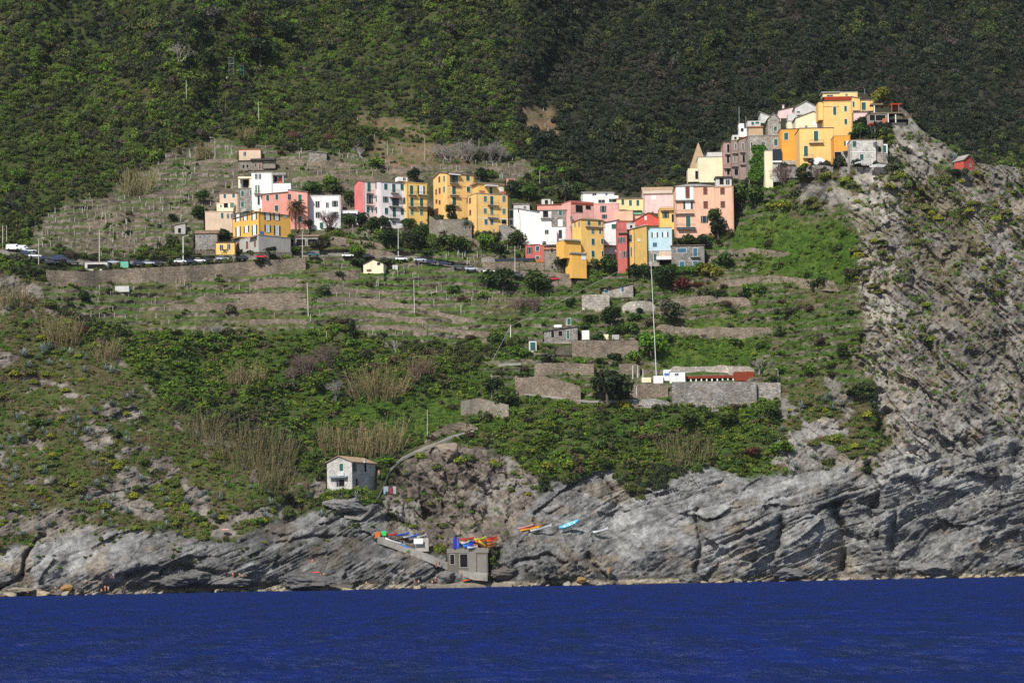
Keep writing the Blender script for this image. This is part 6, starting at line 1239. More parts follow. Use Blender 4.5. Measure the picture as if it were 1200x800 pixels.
# ------------------------------------------------------------------ plants one can tell apart
LM = [('the seaside house', 412, 552), ('the boat shed', 548, 655), ('the bar wall', 835, 462), ('the big dark tree', 712, 446), ('the black-holed stone cottage', 657, 390), ('the blue-shuttered cottage', 722, 337), ('the leaning mast', 768, 380), ('the car park wall', 180, 320), ('the kiosk', 112, 312), ('the yellow inn', 307, 265),
 ('the beige box cottage', 292, 182), ('the white cubic house', 318, 225), ('the row of three', 455, 240), ('the tallest pale yellow house', 533, 230), ('the roof-terrace yellow house', 575, 250), ('the big white houses', 630, 265), ('the yellow tower house', 690, 285), ('the church hall', 772, 235), ('the peach house', 820, 245), ('the hedged stone house', 806, 298),
 ('the orange hilltop house', 955, 172), ('the white parasols', 1020, 194), ('the red ridge cottage', 1134, 192), ('the cream vineyard cottage', 438, 311), ('the bleached terrace pole', 361, 350), ('the green door hut', 625, 405), ('the lone buttress', 568, 480), ('the turquoise boat', 668, 616), ('the tan cane fan', 440, 445), ('the dark conifer', 413, 380), ('the lattice frames', 278, 82),
 ('the rust-red bar roof', 835, 442), ('the pale crowning boulder', 526, 536), ('the agave slab rock', 402, 600), ('the left cane patch', 72, 385), ('the lamp at the bar', 912, 440), ('the church', 830, 195), ('the twin poles', 5, 275), ('the rusty shore boulder', 80, 690), ('the slipway ramp', 470, 636), ('the white shore slabs', 90, 655), ('the middle shore slab', 206, 686), ('the fallen cliff block', 926, 676), ('the bedded cliff block', 1094, 671)]
ORD = ['', 'second', 'third', 'fourth', 'fifth', 'sixth', 'seventh', 'eighth', 'ninth', 'tenth', 'eleventh', 'twelfth', 'thirteenth', 'fourteenth', 'fifteenth', 'sixteenth', 'seventeenth', 'eighteenth', 'nineteenth', 'twentieth', 'twenty-first', 'twenty-second', 'twenty-third', 'twenty-fourth', 'twenty-fifth', 'twenty-sixth', 'twenty-seventh', 'twenty-eighth', 'twenty-ninth', 'thirtieth']
def direction(dx, dy):
    a = math.degrees(math.atan2(-dy, dx)) % 360
    return ['right of', 'above and right of', 'above', 'above and left of', 'left of', 'below and left of', 'below', 'below and right of'][int((a+22.5)//45) % 8]
def autolabel(items):                   # items: (object, noun phrase, px, py)
    B = {}
    for o, ph, x, y in items:
        L = sorted(LM, key=lambda l: (l[1]-x)**2+(l[2]-y)**2)[:1][0]; B.setdefault((ph, direction(x-L[1], y-L[2]), L[0], L[1], L[2]), []).append((math.hypot(x-L[1], y-L[2]), o))
    for (ph, d, l, *_), v in B.items():
        v.sort(key=lambda q: q[0])
        for i, (_, o) in enumerate(v): o['label'] = '%s, %snearest %s %s' % (ph, ORD[i]+' ' if i else '', d, l)
CR_T = [crown(800+i, 700, .085, 13, .95, .62, .85, .3, 'single') for i in range(5)]
CR_B = [crown(820+i, 420, .105, 9, .78, .6, .6, .3, 'single') for i in range(5)]
CR_C = [crown(840, 500, .10, 12, 1.9, .42, .75, .3, 'single')]
BARK = plain('tree_bark', (.10, .08, .06), .95, .1, .3, 3)
COLR = dict(dark=(.024, .042, .013), mid=(.05, .088, .018), bright=(.10, .185, .02), yellow=(.17, .20, .025), olive=(.075, .09, .05), brown=(.085, .062, .04), red=(.085, .028, .022), gold=(.32, .30, .02), grey=(.10, .095, .08))
rg = random.Random(3)
CV = CARVED.astype(float)
def Yfront(x, y):                       # in front of a house when the foot of the plant is beside its wall
    for q in range(0, 34, 2):
        if samp(CV, x, y+q) < .1: break
    return min(Yt(x, y), Yt(x, y+q)-(1.6 if q else 0))
def tree(label, x, y, rp, col, shape='tree', tall=1.0):
    rp *= 1.18
    Y = Yfront(x, y)-.35*rp*.3; k = Y/F; R = rp*k; base = at(x, y, Y); bush = shape == 'bush'
    data = CR_C[0] if shape == 'conifer' else rg.choice(CR_B if bush else CR_T)
    c = tuple(v*rg.uniform(.9, 1.1) for v in COLR[col])
    if bush:
        o = link('bush', data); o.location = base-Vector((0, 0, .25*R)); o.scale = (R*rg.uniform(1, 1.2), R, R*rg.uniform(.85, 1.1)*tall); o.rotation_euler.z = rg.uniform(0, 6.28); o.color = (*c, 1); tag(o, label, 'bush'); return o
    rt = empty('conifer_tree' if shape == 'conifer' else 'pine_tree' if shape == 'pine' else 'tree', base); tag(rt, label, 'tree')
    th = R*(.16 if shape != 'pine' else .5)*tall
    mb = MB(); tp = Vector((rg.uniform(-.1, .1)*R, 0, th+R*.4)); mb.bar((0, 0, -1), tp, .05*R+.06, 7, .03*R+.03)
    for i in range(5):
        a = rg.uniform(0, 6.28); st = tp*rg.uniform(.45, .9); mb.bar(st, tp+Vector((math.cos(a)*R*.5, math.sin(a)*R*.5, R*rg.uniform(.1, .7))), .028*R+.02, 5, .012*R+.01)
    mb.build('trunk', BARK, rt)
    o = link('crown', data, rt); o.location = (0, 0, th-.25*R); o.scale = (R, R, R*(.8 if shape == 'pine' else 1)*tall); o.rotation_euler.z = rg.uniform(0, 6.28); o.color = (*c, 1)
    return rt
T_ = tree; B_ = lambda l, x, y, rp, c, t=1.0: tree(l, x, y, rp, c, 'bush', t)
T_('large dark round-crowned pine alone in the upper left scrub', 305, 78, 21, 'dark', 'pine'); T_('tall thin reddish brown pine near the top, left of the dark round pine', 298, 42, 12, 'brown', 'pine', 1.3); T_('grey-crowned tall pine at the top edge, above the lattice frames', 249, 34, 13, 'grey', 'pine', 1.3)
T_('dark tall pine between two bleached ones at the top edge', 228, 40, 10, 'dark', 'pine', 1.3); T_('dark spreading tree right of the reddish brown pine', 333, 48, 15, 'dark'); T_('dark bushy tree left of the lattice frames', 243, 82, 13, 'dark'); T_('bright green tree low in the left woods', 22, 214, 11, 'bright')
T_('round green tree left of the grey loggia house', 238, 236, 9, 'mid'); B_('broad dark green bush left of the peach-beige block house', 232, 253, 12, 'mid'); B_('dark bush at the left edge of the bare terraces', 203, 257, 7, 'dark'); B_('dark green bush between the stone house and the yellow inn', 264, 278, 10, 'dark')
B_('broad bush right of the white cubic house terrace', 369, 222, 14, 'mid', .8); B_('bright bush far right of the white cubic house', 388, 214, 9, 'bright'); B_('second broad bush behind the flat-roofed white house', 391, 224, 12, 'mid', .8); T_('umbrella-shaped small tree at the foot of the flat-roofed white house', 361, 268, 7, 'dark')
B_('bright lime bush at the right corner of the yellow inn', 340, 278, 5, 'bright'); B_('dark hedge bush below the inn veranda', 318, 293, 8, 'dark', .8); B_('dark hedge bush below the restaurant arcades', 345, 294, 9, 'mid', .7); B_('round hedge bush between the two dark ones by the inn', 330, 294, 6, 'mid')
B_('vivid green bush on the terraces above the row of three', 442, 193, 11, 'bright', .9); T_('dark tree at the left gable of the row of three', 410, 238, 9, 'mid'); T_('tree in front of the glazed veranda house', 408, 264, 9, 'mid'); T_('second tree right of the glazed veranda house', 425, 265, 10, 'dark'); T_('tree below the pink row house', 437, 272, 11, 'mid')
T_('tree below the lilac-white row house', 451, 268, 9, 'dark'); T_('round tree at the corner of the lilac and yellow row houses', 479, 268, 9, 'mid'); T_('tree under the golden row house', 495, 277, 9, 'mid'); T_('broad tree below and right of the row of three', 487, 289, 12, 'dark'); T_('broad dark tree beside the tall grey pole', 458, 288, 13, 'dark')
B_('bush above the silver cars on the slope road', 500, 298, 8, 'mid'); T_('small tree hugging the tall pale yellow house', 528, 250, 7, 'dark'); B_('broad bush below the tall pale yellow house', 522, 285, 13, 'mid'); B_('second broad bush below the two pale yellow houses', 538, 290, 12, 'mid'); B_('grey-green bush on the rocky wall of the yellow houses', 547, 266, 8, 'olive'); T_('bright green tree at the foot of the roof-terrace yellow house', 569, 290, 11, 'bright')
T_('bright green tree left of the cream vineyard cottage', 419, 303, 11, 'bright'); B_('grey-green bush right of the cream vineyard cottage', 453, 308, 9, 'olive'); T_('dark tree behind the golden row house', 486, 212, 9, 'dark'); T_('dark tree behind the tallest pale yellow house', 562, 212, 9, 'dark')
T_('dark tree right of the bright one under the roof-terrace house', 585, 298, 9, 'dark'); T_('round green tree before the big white house', 607, 288, 11, 'mid'); B_('small bush under the round tree of the big white house', 606, 300, 5, 'mid'); T_('dark tree before the brown rubble ruin', 657, 316, 10, 'dark'); B_('dark bush beside the dark red car', 667, 326, 7, 'dark')
T_('large dark tree below the blue screen wall', 589, 338, 16, 'dark'); T_('large tree left under the tall village-foot wall', 570, 338, 13, 'mid'); T_('broad tree right of the tall cream pole', 628, 342, 17, 'mid'); T_('tree behind the roof-terrace yellow house', 602, 230, 11, 'dark'); T_('second tree behind the roof-terrace yellow house', 620, 234, 12, 'mid'); T_('grey olive tree behind the big white houses', 662, 234, 13, 'olive')
T_('tree left of the white penthouse', 679, 226, 8, 'mid'); B_('bright bush by the slim pole above the white houses', 634, 200, 7, 'bright'); B_('bright bush right of the slim pole above the white houses', 659, 203, 8, 'bright'); T_('dark tree above the grey olive tree', 671, 214, 10, 'dark')
T_('tree below the white house with wide green shutter', 711, 318, 13, 'mid'); T_('tree below the dull red house', 741, 326, 10, 'dark'); T_('tree below the long yellow house', 754, 324, 9, 'mid'); B_('lime bush below the pale blue house', 771, 314, 6, 'bright'); B_('bush left of the hedged stone house windows', 788, 314, 6, 'mid'); T_('dark broad tree below the green hedge', 780, 338, 16, 'dark')
B_('dark red leafy bush below the green hedge', 799, 337, 13, 'red'); B_('reddish bush right of the dark red one', 817, 334, 8, 'red', .7); B_('spiky yellow-green shrub right of the hedged stone house', 831, 320, 13, 'yellow', 1.1); T_('tree at the right foot of the peach house', 838, 262, 11, 'mid'); T_('tall dark tree right of the peach house', 855, 252, 13, 'dark'); T_('broad tree below the peach house', 842, 278, 13, 'dark')
B_('bush under the peach house awning', 808, 284, 9, 'mid'); B_('bush right of the peach house awning', 824, 286, 10, 'dark'); B_('broad bush right of the spiky yellow-green shrub', 849, 308, 13, 'mid'); T_('big green tree below the church', 869, 240, 15, 'mid'); T_('big green tree under the ivy', 885, 238, 13, 'mid'); B_('yellow-green round bush below the white annex tower', 906, 244, 11, 'yellow'); B_('second yellow-green round bush below the white annex tower', 921, 243, 10, 'yellow'); B_('olive bush below the deep orange wing', 931, 230, 9, 'olive')
T_('dark tree at the foot of the ivy', 876, 222, 8, 'dark'); T_('terrace tree beside the tallest yellow hilltop house', 1008, 160, 10, 'mid'); B_('left bush on the hilltop stone house terrace', 997, 162, 8, 'mid'); B_('right bush on the hilltop stone house terrace', 1022, 161, 8, 'dark'); B_('yellow bush at the cliff end of the stone house terrace', 1034, 164, 6, 'yellow'); B_('yellow-green bush under the overhanging deck', 1044, 162, 6, 'yellow')
B_('round yellow bush below the orange hilltop house', 974, 206, 7.5, 'yellow'); B_('second round yellow bush below the orange hilltop house', 964, 209, 6.5, 'yellow'); B_('dark bush below the orange hilltop balconies', 945, 206, 6.5, 'dark'); B_('small yellow bush under the dark hilltop bush', 943, 211, 5, 'yellow'); T_('bright yellow-green tree on the skyline behind the red pergola', 1033, 122, 12, 'yellow'); B_('dark prickly bush right of the cliff-edge stone house', 1049, 198, 10, 'olive', 1.2); B_('yellow-green bush below the white parasols', 1043, 220, 8, 'yellow')
T_('big dark tree beside the slim white posts', 712, 471, 27, 'dark', 'tree', 1.0); T_('round vivid green tree by the leaning mast', 763, 416, 18, 'bright'); T_('dark tree beside the pale block wall', 717, 379, 13, 'dark'); T_('grey-green broad tree right of the leaning mast', 785, 379, 17, 'olive'); B_('grey bush below the black-holed stone cottage', 642, 421, 10, 'olive'); B_('lime bush beside the green door hut', 608, 413, 11, 'bright', .8); T_('light green tree right of the lone buttress', 591, 477, 15, 'mid'); T_('dark tree above the lone buttress', 579, 462, 13, 'dark')
B_('round dark bush left of the cable pole', 579, 398, 10, 'mid'); B_('brownish bush on the grass strip below the green door hut', 616, 434, 6, 'brown'); B_('bush right of the black-holed cottage roof', 686, 384, 8, 'mid'); B_('bush between the white boards and the dark tree', 700, 397, 9, 'mid'); B_('bright yellow flowering bush below the slim white posts', 731, 476, 8, 'gold'); B_('flat vivid green bush right of the seaside house', 452, 540, 11, 'bright', .6)
B_('yellow-green bush at the left foot of the seaside house', 388, 586, 6.5, 'yellow'); B_('lime bush on the slope above the seaside house', 381, 518, 9, 'bright', .6); T_('narrow dark conifer on the middle terraces', 412.5, 396, 8, 'dark', 'conifer'); B_('big dark bush left under the bar wall', 812, 494, 15, 'mid'); B_('big dark bush right under the bar wall', 905, 484, 14, 'mid'); B_('broad mid-green bush under the bar wall centre', 850, 492, 15, 'mid', .8); B_('yellow-green bush at the cliff end of the bar scrub', 915, 525, 13, 'bright', .8); B_('reddish bush in the scrub below the bar wall', 882, 530, 11, 'red', .7)
B_('yellow spurge bush on the grey headland', 640, 548, 9, 'yellow'); B_('second yellow spurge bush on the grey headland', 668, 546, 9, 'yellow'); B_('round green bush on the cliff edge by the bar lamp', 990, 416, 9, 'dark'); B_('dark bush hanging on the cliff edge below the bar lamp', 1000, 462, 10, 'dark')
B_('olive bush under the red ridge cottage', 1130, 203, 7, 'olive'); B_('dark bush left of the red ridge cottage', 1119, 204, 8, 'dark'); B_('yellow bush right of the red ridge cottage', 1143, 205, 6, 'yellow')
# hedge
hx = [(768+i*6.2, 318+.4*math.sin(i)) for i in range(9)]
Y = min(Yt(a, b) for a, b in hx)-.5; c0 = at(768, 319, Y); w = (at(820, 318, Y)-c0).x; r2 = np.random.default_rng(77); n = 1500
Pq = np.stack([r2.uniform(0, w, n), r2.uniform(-.8, .8, n), r2.uniform(0, 1.9, n)+.12*np.sin(np.arange(n))], -1); Pq[:, 1] = np.where(r2.uniform(0, 1, n) < .6, np.sign(Pq[:, 1])*.85, Pq[:, 1])
nn = unit(r2.normal(size=(n, 3))); U = unit(np.cross(nn, r2.normal(size=(n, 3)))); me = quads('hedge', Pq, U*.22, np.cross(nn, U)*.2, r2.uniform(.7, 1.3, (n, 1))*np.ones((1, 3)), leafmat('single'))
o = link('hedge', me); o.location = c0; o.color = (.10, .20, .022, 1); tag(o, 'clipped bright green hedge in front of the long low stone house', 'hedge')
# ivy on the hilltop stone house
Y = Yb(887, 212)-6.5; n = 2600; px_ = r2.uniform(0, 1, n); q = r2.uniform(0, 1, n); ctr = np.interp(q, [0, .3, .7, 1], [889, 891, 886, 884]); hw = np.interp(q, [0, .2, .6, 1], [6, 9, 9, 6]); py_ = 170+q*42
cx_ = ctr+(px_*2-1)*hw*(1+.25*np.sin(q*17)); Pq = np.array([at(a, b_, Y-random.uniform(0, 1.3)) for a, b_ in zip(cx_, py_)]); nn = unit(r2.normal(size=(n, 3))+np.array([0, -1, .3])); U = unit(np.cross(nn, r2.normal(size=(n, 3))))
o = link('ivy', quads('ivy', Pq, U*.3, np.cross(nn, U)*.28, r2.uniform(.65, 1.35, (n, 1))*np.ones((1, 3)), leafmat('single'))); o.color = (.075, .17, .02, 1); tag(o, 'tall bright green ivy climbing the rough hilltop stone house', 'ivy')
# leafless trees and bushes
TW = {}
def bare(label, x, y, rp, col, name='bare_tree', dens=5):
    key = (col, dens)
    if key not in TW: TW[key] = twigs(hash(col) % 97+dens, dens, plain('bare_twigs_%s' % col, {'purple': (.17, .115, .105), 'grey': (.30, .275, .24), 'maroon': (.13, .06, .05)}[col], .9, .1))
    Y = Yfront(x, y)-.6; R = rp*Y/F; o = link(name, TW[key]); o.location = at(x, y, Y); o.scale = (R*2.0, R*2.0, R*1.75); o.rotation_euler.z = rg.uniform(0, 6.28); tag(o, label, name.split('_')[1]); return o
TWS = random.Random(1)
bare('big purplish leafless bush on the middle slope, upper one', 385, 428, 17, 'purple', 'leafless_bush', 9); bare('big purplish leafless bush on the middle slope, lower left one', 360, 440, 18, 'purple', 'leafless_bush', 9); bare('small purplish leafless bush left of the two big ones', 343, 446, 11, 'purple', 'leafless_bush', 9)
bare('grey leafless tree under the purplish bushes', 391, 470, 17, 'grey'); bare('grey leafless tree on the left middle slope', 250, 398, 14, 'grey'); bare('tall pale leafless tree at the bar terrace end', 889, 438, 13, 'grey'); bare('purplish leafless bush below the village-foot trees', 627, 364, 12, 'purple', 'leafless_bush', 9); bare('purple leafless bush left of the cable', 607, 362, 10, 'purple', 'leafless_bush', 9)
bare('maroon leafless creeper on the flat-roofed white house', 386, 266, 13, 'maroon', 'leafless_creeper', 9); bare('white-blossom grey leafless tree above the row of three', 424, 185, 9, 'grey'); bare('grey leafless tree in the upper left woods', 210, 72, 13, 'grey'); bare('grey-purple leafless bush below the deep orange wing', 918, 212, 13, 'purple', 'leafless_bush', 9); bare('purple leafless bush under the orange hilltop balconies', 957, 210, 9, 'purple', 'leafless_bush', 9)
bare('maroon leafless bush in the vineyard scrub above the stone shed', 345, 165, 8, 'maroon', 'leafless_bush', 9); bare('second maroon leafless bush above the stone shed', 386, 166, 7, 'maroon', 'leafless_bush', 9); bare('grey leafless tree among the terraces left of the cable pole', 465, 413, 10, 'grey'); bare('purplish leafless bush beside the left canes', 97, 392, 9, 'maroon', 'leafless_bush', 9); bare('grey leafless tree at the right end of the cane fan', 488, 447, 13, 'purple'); bare('purple leafless bush near the kiosk', 86, 305, 9, 'purple', 'leafless_bush', 9)
for i in range(16):
    a = bare('tall leafless vine pole tree', 520+i*4.2+TWS.uniform(-2, 2), 187+TWS.uniform(-3, 3), TWS.uniform(9, 15), 'grey', 'bare_tree', 5); a['group'] = 'thin leafless trees above the yellow houses'; a['label'] = 'thin grey leafless tree in the row above the yellow houses'
# palm
Yp = Yfront(346.5, 266)-1.5; rt = empty('date_palm', at(346.5, 266, Yp)); tag(rt, 'date palm with drooping brownish fronds in front of the salmon house', 'palm'); kk = Yp/F
hT = 24*kk; mb = MB(); mb.bar((0, 0, -1), (0, 0, hT), .32, 8, .26); mb.build('trunk', BARK, rt)
Pq, U, V, Cc = [], [], [], []
for i in range(46):
    a = i*2.4; e0 = math.radians(75-1.9*i); L = 4.0; p = np.array([0, 0, hT]); st = 9
    for j in range(st):
        e = e0-j*.17; d = np.array([math.cos(a)*math.cos(e), math.sin(a)*math.cos(e), math.sin(e)]); p = p+d*L/st; sd = np.array([-math.sin(a), math.cos(a), -.25])
        for s_ in (-1, 1): Pq.append(p+s_*sd*.25); U.append(s_*sd*.3); V.append(d*.16); Cc.append(np.array([1, 1, 1])*r2.uniform(.7, 1.3)*(np.array([1.5, .9, .8]) if i > 30 else 1))
o = link('crown', quads('palm_crown', np.array(Pq), np.array(U), np.array(V), np.array(Cc), leafmat('single')), rt); o.color = (.085, .085, .03, 1)
# giant canes
def canes(label, poly, n, h, col, seed, lean=.25):
    r3 = np.random.default_rng(seed); xs = [p[0] for p in poly]; ys = [p[1] for p in poly]; X, Yv = [], []
    while len(X) < n:
        a, b_ = r3.uniform(min(xs), max(xs), 400), r3.uniform(min(ys), max(ys), 400); m = inpoly(poly, a, b_); X += list(a[m]); Yv += list(b_[m])
    X = np.array(X[:n]); Yv = np.array(Yv[:n]); Pb = world(X, Yv); c = Pb.mean(0); k_ = c[1]/F
    cx = np.mean(X); fan = (X-cx)/(np.ptp(X)/2+1e-6)
    d = unit(np.stack([fan*lean+r3.normal(.06, .22, n), r3.normal(-.1, .22, n), np.ones(n)], -1)); L = h*k_*r3.uniform(.35, 1.1, n)
    sd = unit(np.cross(d, r3.normal(size=(n, 3)))); P1 = Pb-c+d*(L*.5)[:, None]; V1 = d*(L*.5)[:, None]; U1 = sd*(.055*r3.uniform(.7, 1.4, (n, 1)))
    m2 = n*3; ii = r3.integers(0, n, m2); t_ = r3.uniform(.35, 1.05, m2); ld = unit(d[ii]+r3.normal(0, .55, (m2, 3))-np.array([0, 0, .15])); P2 = (Pb-c)[ii]+d[ii]*(L[ii]*t_)[:, None]+ld*.3; sd2 = unit(np.cross(ld, r3.normal(size=(m2, 3))))
    cc = np.concatenate([r3.uniform(.7, 1.3, n), r3.uniform(.6, 1.35, m2)])[:, None]*np.ones((1, 3)); gmask = r3.uniform(0, 1, (n+m2, 1)) < .22; cc = np.where(gmask, cc*np.array([[.5, .85, .45]]), cc)
    o = link('giant_cane', quads('canes', np.concatenate([P1, P2]), np.concatenate([U1, sd2*.07]), np.concatenate([V1, ld*.42]), cc, leafmat('single'))); o.location = c; o.color = (*col, 1); tag(o, label, 'cane'); 
TAN = (.30, .225, .125); OLV = (.215, .175, .092)
canes('large fan of tan giant canes in the middle of the slope', [(412, 468), (430, 462), (470, 462), (472, 470), (440, 474), (415, 472)], 420, 38, TAN, 1, .5); canes('tall tan cane bed on the slope above the seaside house', [(372, 524), (420, 522), (470, 515), (472, 534), (430, 540), (380, 536)], 620, 34, TAN, 2, .2); canes('olive cane bed left of the seaside house slope', [(240, 525), (300, 520), (345, 535), (340, 560), (290, 556), (245, 545)], 620, 36, OLV, 3, .25)
canes('tan cane patch among the scrub left of the purplish bushes', [(264, 446), (300, 444), (312, 452), (268, 456)], 200, 24, TAN, 4, .2); canes('tan cane patch on the left ridge', [(50, 400), (80, 396), (95, 408), (60, 414)], 260, 36, TAN, 5, .3); canes('tan cane patch in the left woods above the bare terraces', [(142, 226), (178, 222), (180, 232), (146, 234)], 260, 32, (.33, .26, .15), 6, .15)
canes('small dry cane patch beside the street lamp on the upper terraces', [(229, 184), (246, 182), (247, 187), (231, 188)], 120, 18, TAN, 7, .2); canes('small dry cane patch under the pole in the upper left scrub', [(280, 162), (299, 161), (299, 166), (281, 166)], 120, 15, TAN, 8, .2); canes('dry cane patch at the right end of the fan', [(475, 440), (506, 438), (508, 446), (478, 450)], 180, 30, (.27, .19, .13), 9, .2)
canes('olive canes in the scrub below the bar wall', [(770, 530), (820, 520), (840, 540), (790, 556)], 320, 26, OLV, 10, .25); canes('tan canes at the left edge of the slope', [(0, 352), (30, 350), (40, 362), (0, 366)], 200, 26, TAN, 11, .3); canes('pale canes just above the agave slope', [(218, 510), (250, 500), (262, 516), (226, 524)], 220, 32, OLV, 12, .4); canes('dry canes right of the left ridge patch', [(110, 416), (138, 414), (140, 424), (114, 426)], 150, 24, TAN, 13, .3); canes('dull canes below the pale boulder slope', [(300, 560), (340, 556), (345, 575), (305, 580)], 220, 24, OLV, 14, .2)
# agaves, spurge domes and more bushes
AG = [agave_mesh(900+i, 'single') for i in range(4)]; DM = [dome(950+i, 420, .13, 'single') for i in range(3)]
lab = []
for lb_, x_, y_, r_ in [('large spiky agave left below the seaside house door', 401, 586, 9), ('large spiky agave right below the seaside house door', 417, 585, 9.5), ('big agave on the rocks above the slipway', 400, 618, 8), ('big agave left of the agave slab rock', 377, 604, 8), ('pale agave on the brown ridge left of the canes', 231, 512, 10), ('pair-topping pale agave on the upper left ridge', 50, 412, 11), ('second pale agave on the upper left ridge', 28, 417, 10), ('big agave at the cliff end right of the bar', 968, 470, 10), ('big agave below the cliff-end one right of the bar', 940, 478, 9), ('agave hanging low at the cliff edge under the bar scrub', 932, 548, 9)]:
    Y = Yt(x_, y_)-.5; R = r_*Y/F; o = link('agave', AG[len(lb_) % 4]); o.location = at(x_, y_, Y); o.scale = (R, R, R*1.1); o.color = (.30, .34, .33, 1); o.rotation_euler.z = x_; tag(o, lb_, 'agave')
def individuals(name, cat, phrase, data, n, dens, seed, rr, cols, group, zs=(.9, 1.1), sink=.1):
    x, y = spots(n*60, dens, seed); K = [(a, b_) for a, b_ in zip(x, y) if 0 < a < 1200 and 0 < b_ < 690]; sel = []
    for a, b_ in K:
        if all((a-c)**2+(b_-d)**2 > (rr[0]*1.5)**2 for c, d in sel): sel.append((a, b_))
        if len(sel) >= n: break
    for a, b_ in sel:
        Y = Yt(a, b_)-.3; R = rg.uniform(*rr)*Y/F; o = link(name, rg.choice(data)); o.location = at(a, b_, Y)-Vector((0, 0, R*sink)); o.scale = (R, R, R*rg.uniform(*zs)); o.rotation_euler.z = rg.uniform(0, 6.28)
        ci = rg.randrange(len(cols)); c = cols[ci][1]; q = rg.uniform(.85, 1.15); o.color = (c[0]*q, c[1]*q, c[2]*q, 1); tag(o, None, cat, group); lab.append((o, cols[ci][0]+' '+phrase, a, b_))
AZ_ = WT['A']*free*(1-BACK)
AG_D = np.clip(AZ_*sstep(-.1, .4, fbm(PX/40, PY/28, 4, 451))*.8+WT['C']*.10*sstep(300, 240, PY)+WT['R']*.02*sstep(640, 620, PY), 0, 1)
individuals('agave', 'agave', 'agave rosette', AG, 190, AG_D, 61, (4.2, 10.5), [('blue-grey', (.27, .31, .30)), ('pale grey-green', (.33, .36, .31)), ('dusty blue', (.20, .24, .245))], 'agaves on the rocky slopes', (.8, 1.1), 0)
EU_D = np.clip(AZ_*(1-pk*.7)*sstep(-.3, .3, fbm(PX/50, PY/34, 4, 461))+WT['C']*np.where(PX < 1060, .95, .5)*sstep(480, 300, PY)*sstep(-.15, .25, ns)+WT['B']*.12, 0, 1)
individuals('spurge_bush', 'bush', 'domed spurge bush', DM, 230, EU_D, 62, (2.4, 7.2), [('yellow-green', (.235, .25, .02)), ('lime green', (.17, .21, .025)), ('olive green', (.13, .14, .035)), ('dull green', (.09, .12, .03))], 'spurge bushes on the rocky slopes', (.8, 1.1), .15)
BU_D = np.clip((WT['S']*.8+WT['H']*.7+WT['M']*.55+WT['T']*.4*sstep(-.1, .3, ns)+WT['A']*.1+WT['V']*.12*treads)*free*(1-BACK), 0, 1)
individuals('bush', 'bush', 'leafy bush', CR_B, 240, BU_D, 63, (4.5, 13.5), [('dark green', (.03, .052, .013)), ('mid green', (.055, .10, .018)), ('bright green', (.095, .17, .022)), ('olive', (.075, .085, .035)), ('brownish', (.10, .075, .045))], 'bushes on the lower slopes', (.7, 1.05), .25)
bl = np.random.default_rng(9); RKM = bpy.data.materials['boulder_rock_10']
def rock_data(seed):
    q_ = np.random.default_rng(seed); th = np.linspace(.001, math.pi-.001, 14); ph_ = np.linspace(0, math.tau, 19)[:-1]; T, P_ = np.meshgrid(th, ph_, indexing='ij'); D_ = np.stack([np.sin(T)*np.cos(P_), np.sin(T)*np.sin(P_), np.cos(T)], -1); f = np.full(T.shape, 1.4)
    for i in range(16):
        nn = q_.normal(size=3); nn /= np.linalg.norm(nn); dt = D_@nn; f = np.minimum(f, np.where(dt > .05, q_.uniform(.6, .95)/np.maximum(dt, .05), 9))
    mb = MB(); mb.loft([[tuple(p) for p in row] for row in D_*f[..., None]]); return mb
RKS = []
for i in range(8):
    c = [(.17, .16, .15), (.26, .24, .20), (.12, .11, .10), (.30, .25, .17)][i % 4]; RKS.append((['grey', 'pale grey', 'dark', 'tan'][i % 4], rock_data(1000+i).mesh('shore_rock', plain('shore_rock_%d' % (i % 4), c, .9, .2, .35, 1.2))))
for i in range(64):
    a = 8+i*18.6+bl.uniform(-8, 8); sfc = [q for q in np.arange(700, 660, -1.0) if samp(VZ, a, q) > .25]; b_ = sfc[0] if sfc else 688
    cn, dt_ = RKS[bl.integers(0, 8)]; Y = Yt(a, b_)-.8-bl.uniform(0, 2); R = bl.uniform(2.2, 7)*Y/F; o = link('shore_rock', dt_); p = at(a, b_, Y); o.location = (p.x, p.y, bl.uniform(.0, .5)); o.scale = (R*bl.uniform(.9, 1.7), R, R*bl.uniform(.35, .7)); o.rotation_euler = (bl.uniform(-.2, .2), bl.uniform(-.2, .2), bl.uniform(0, 6)); tag(o, None, 'rock', 'small rocks along the waterline'); lab.append((o, cn+' waterline rock', a, b_))
autolabel(lab)
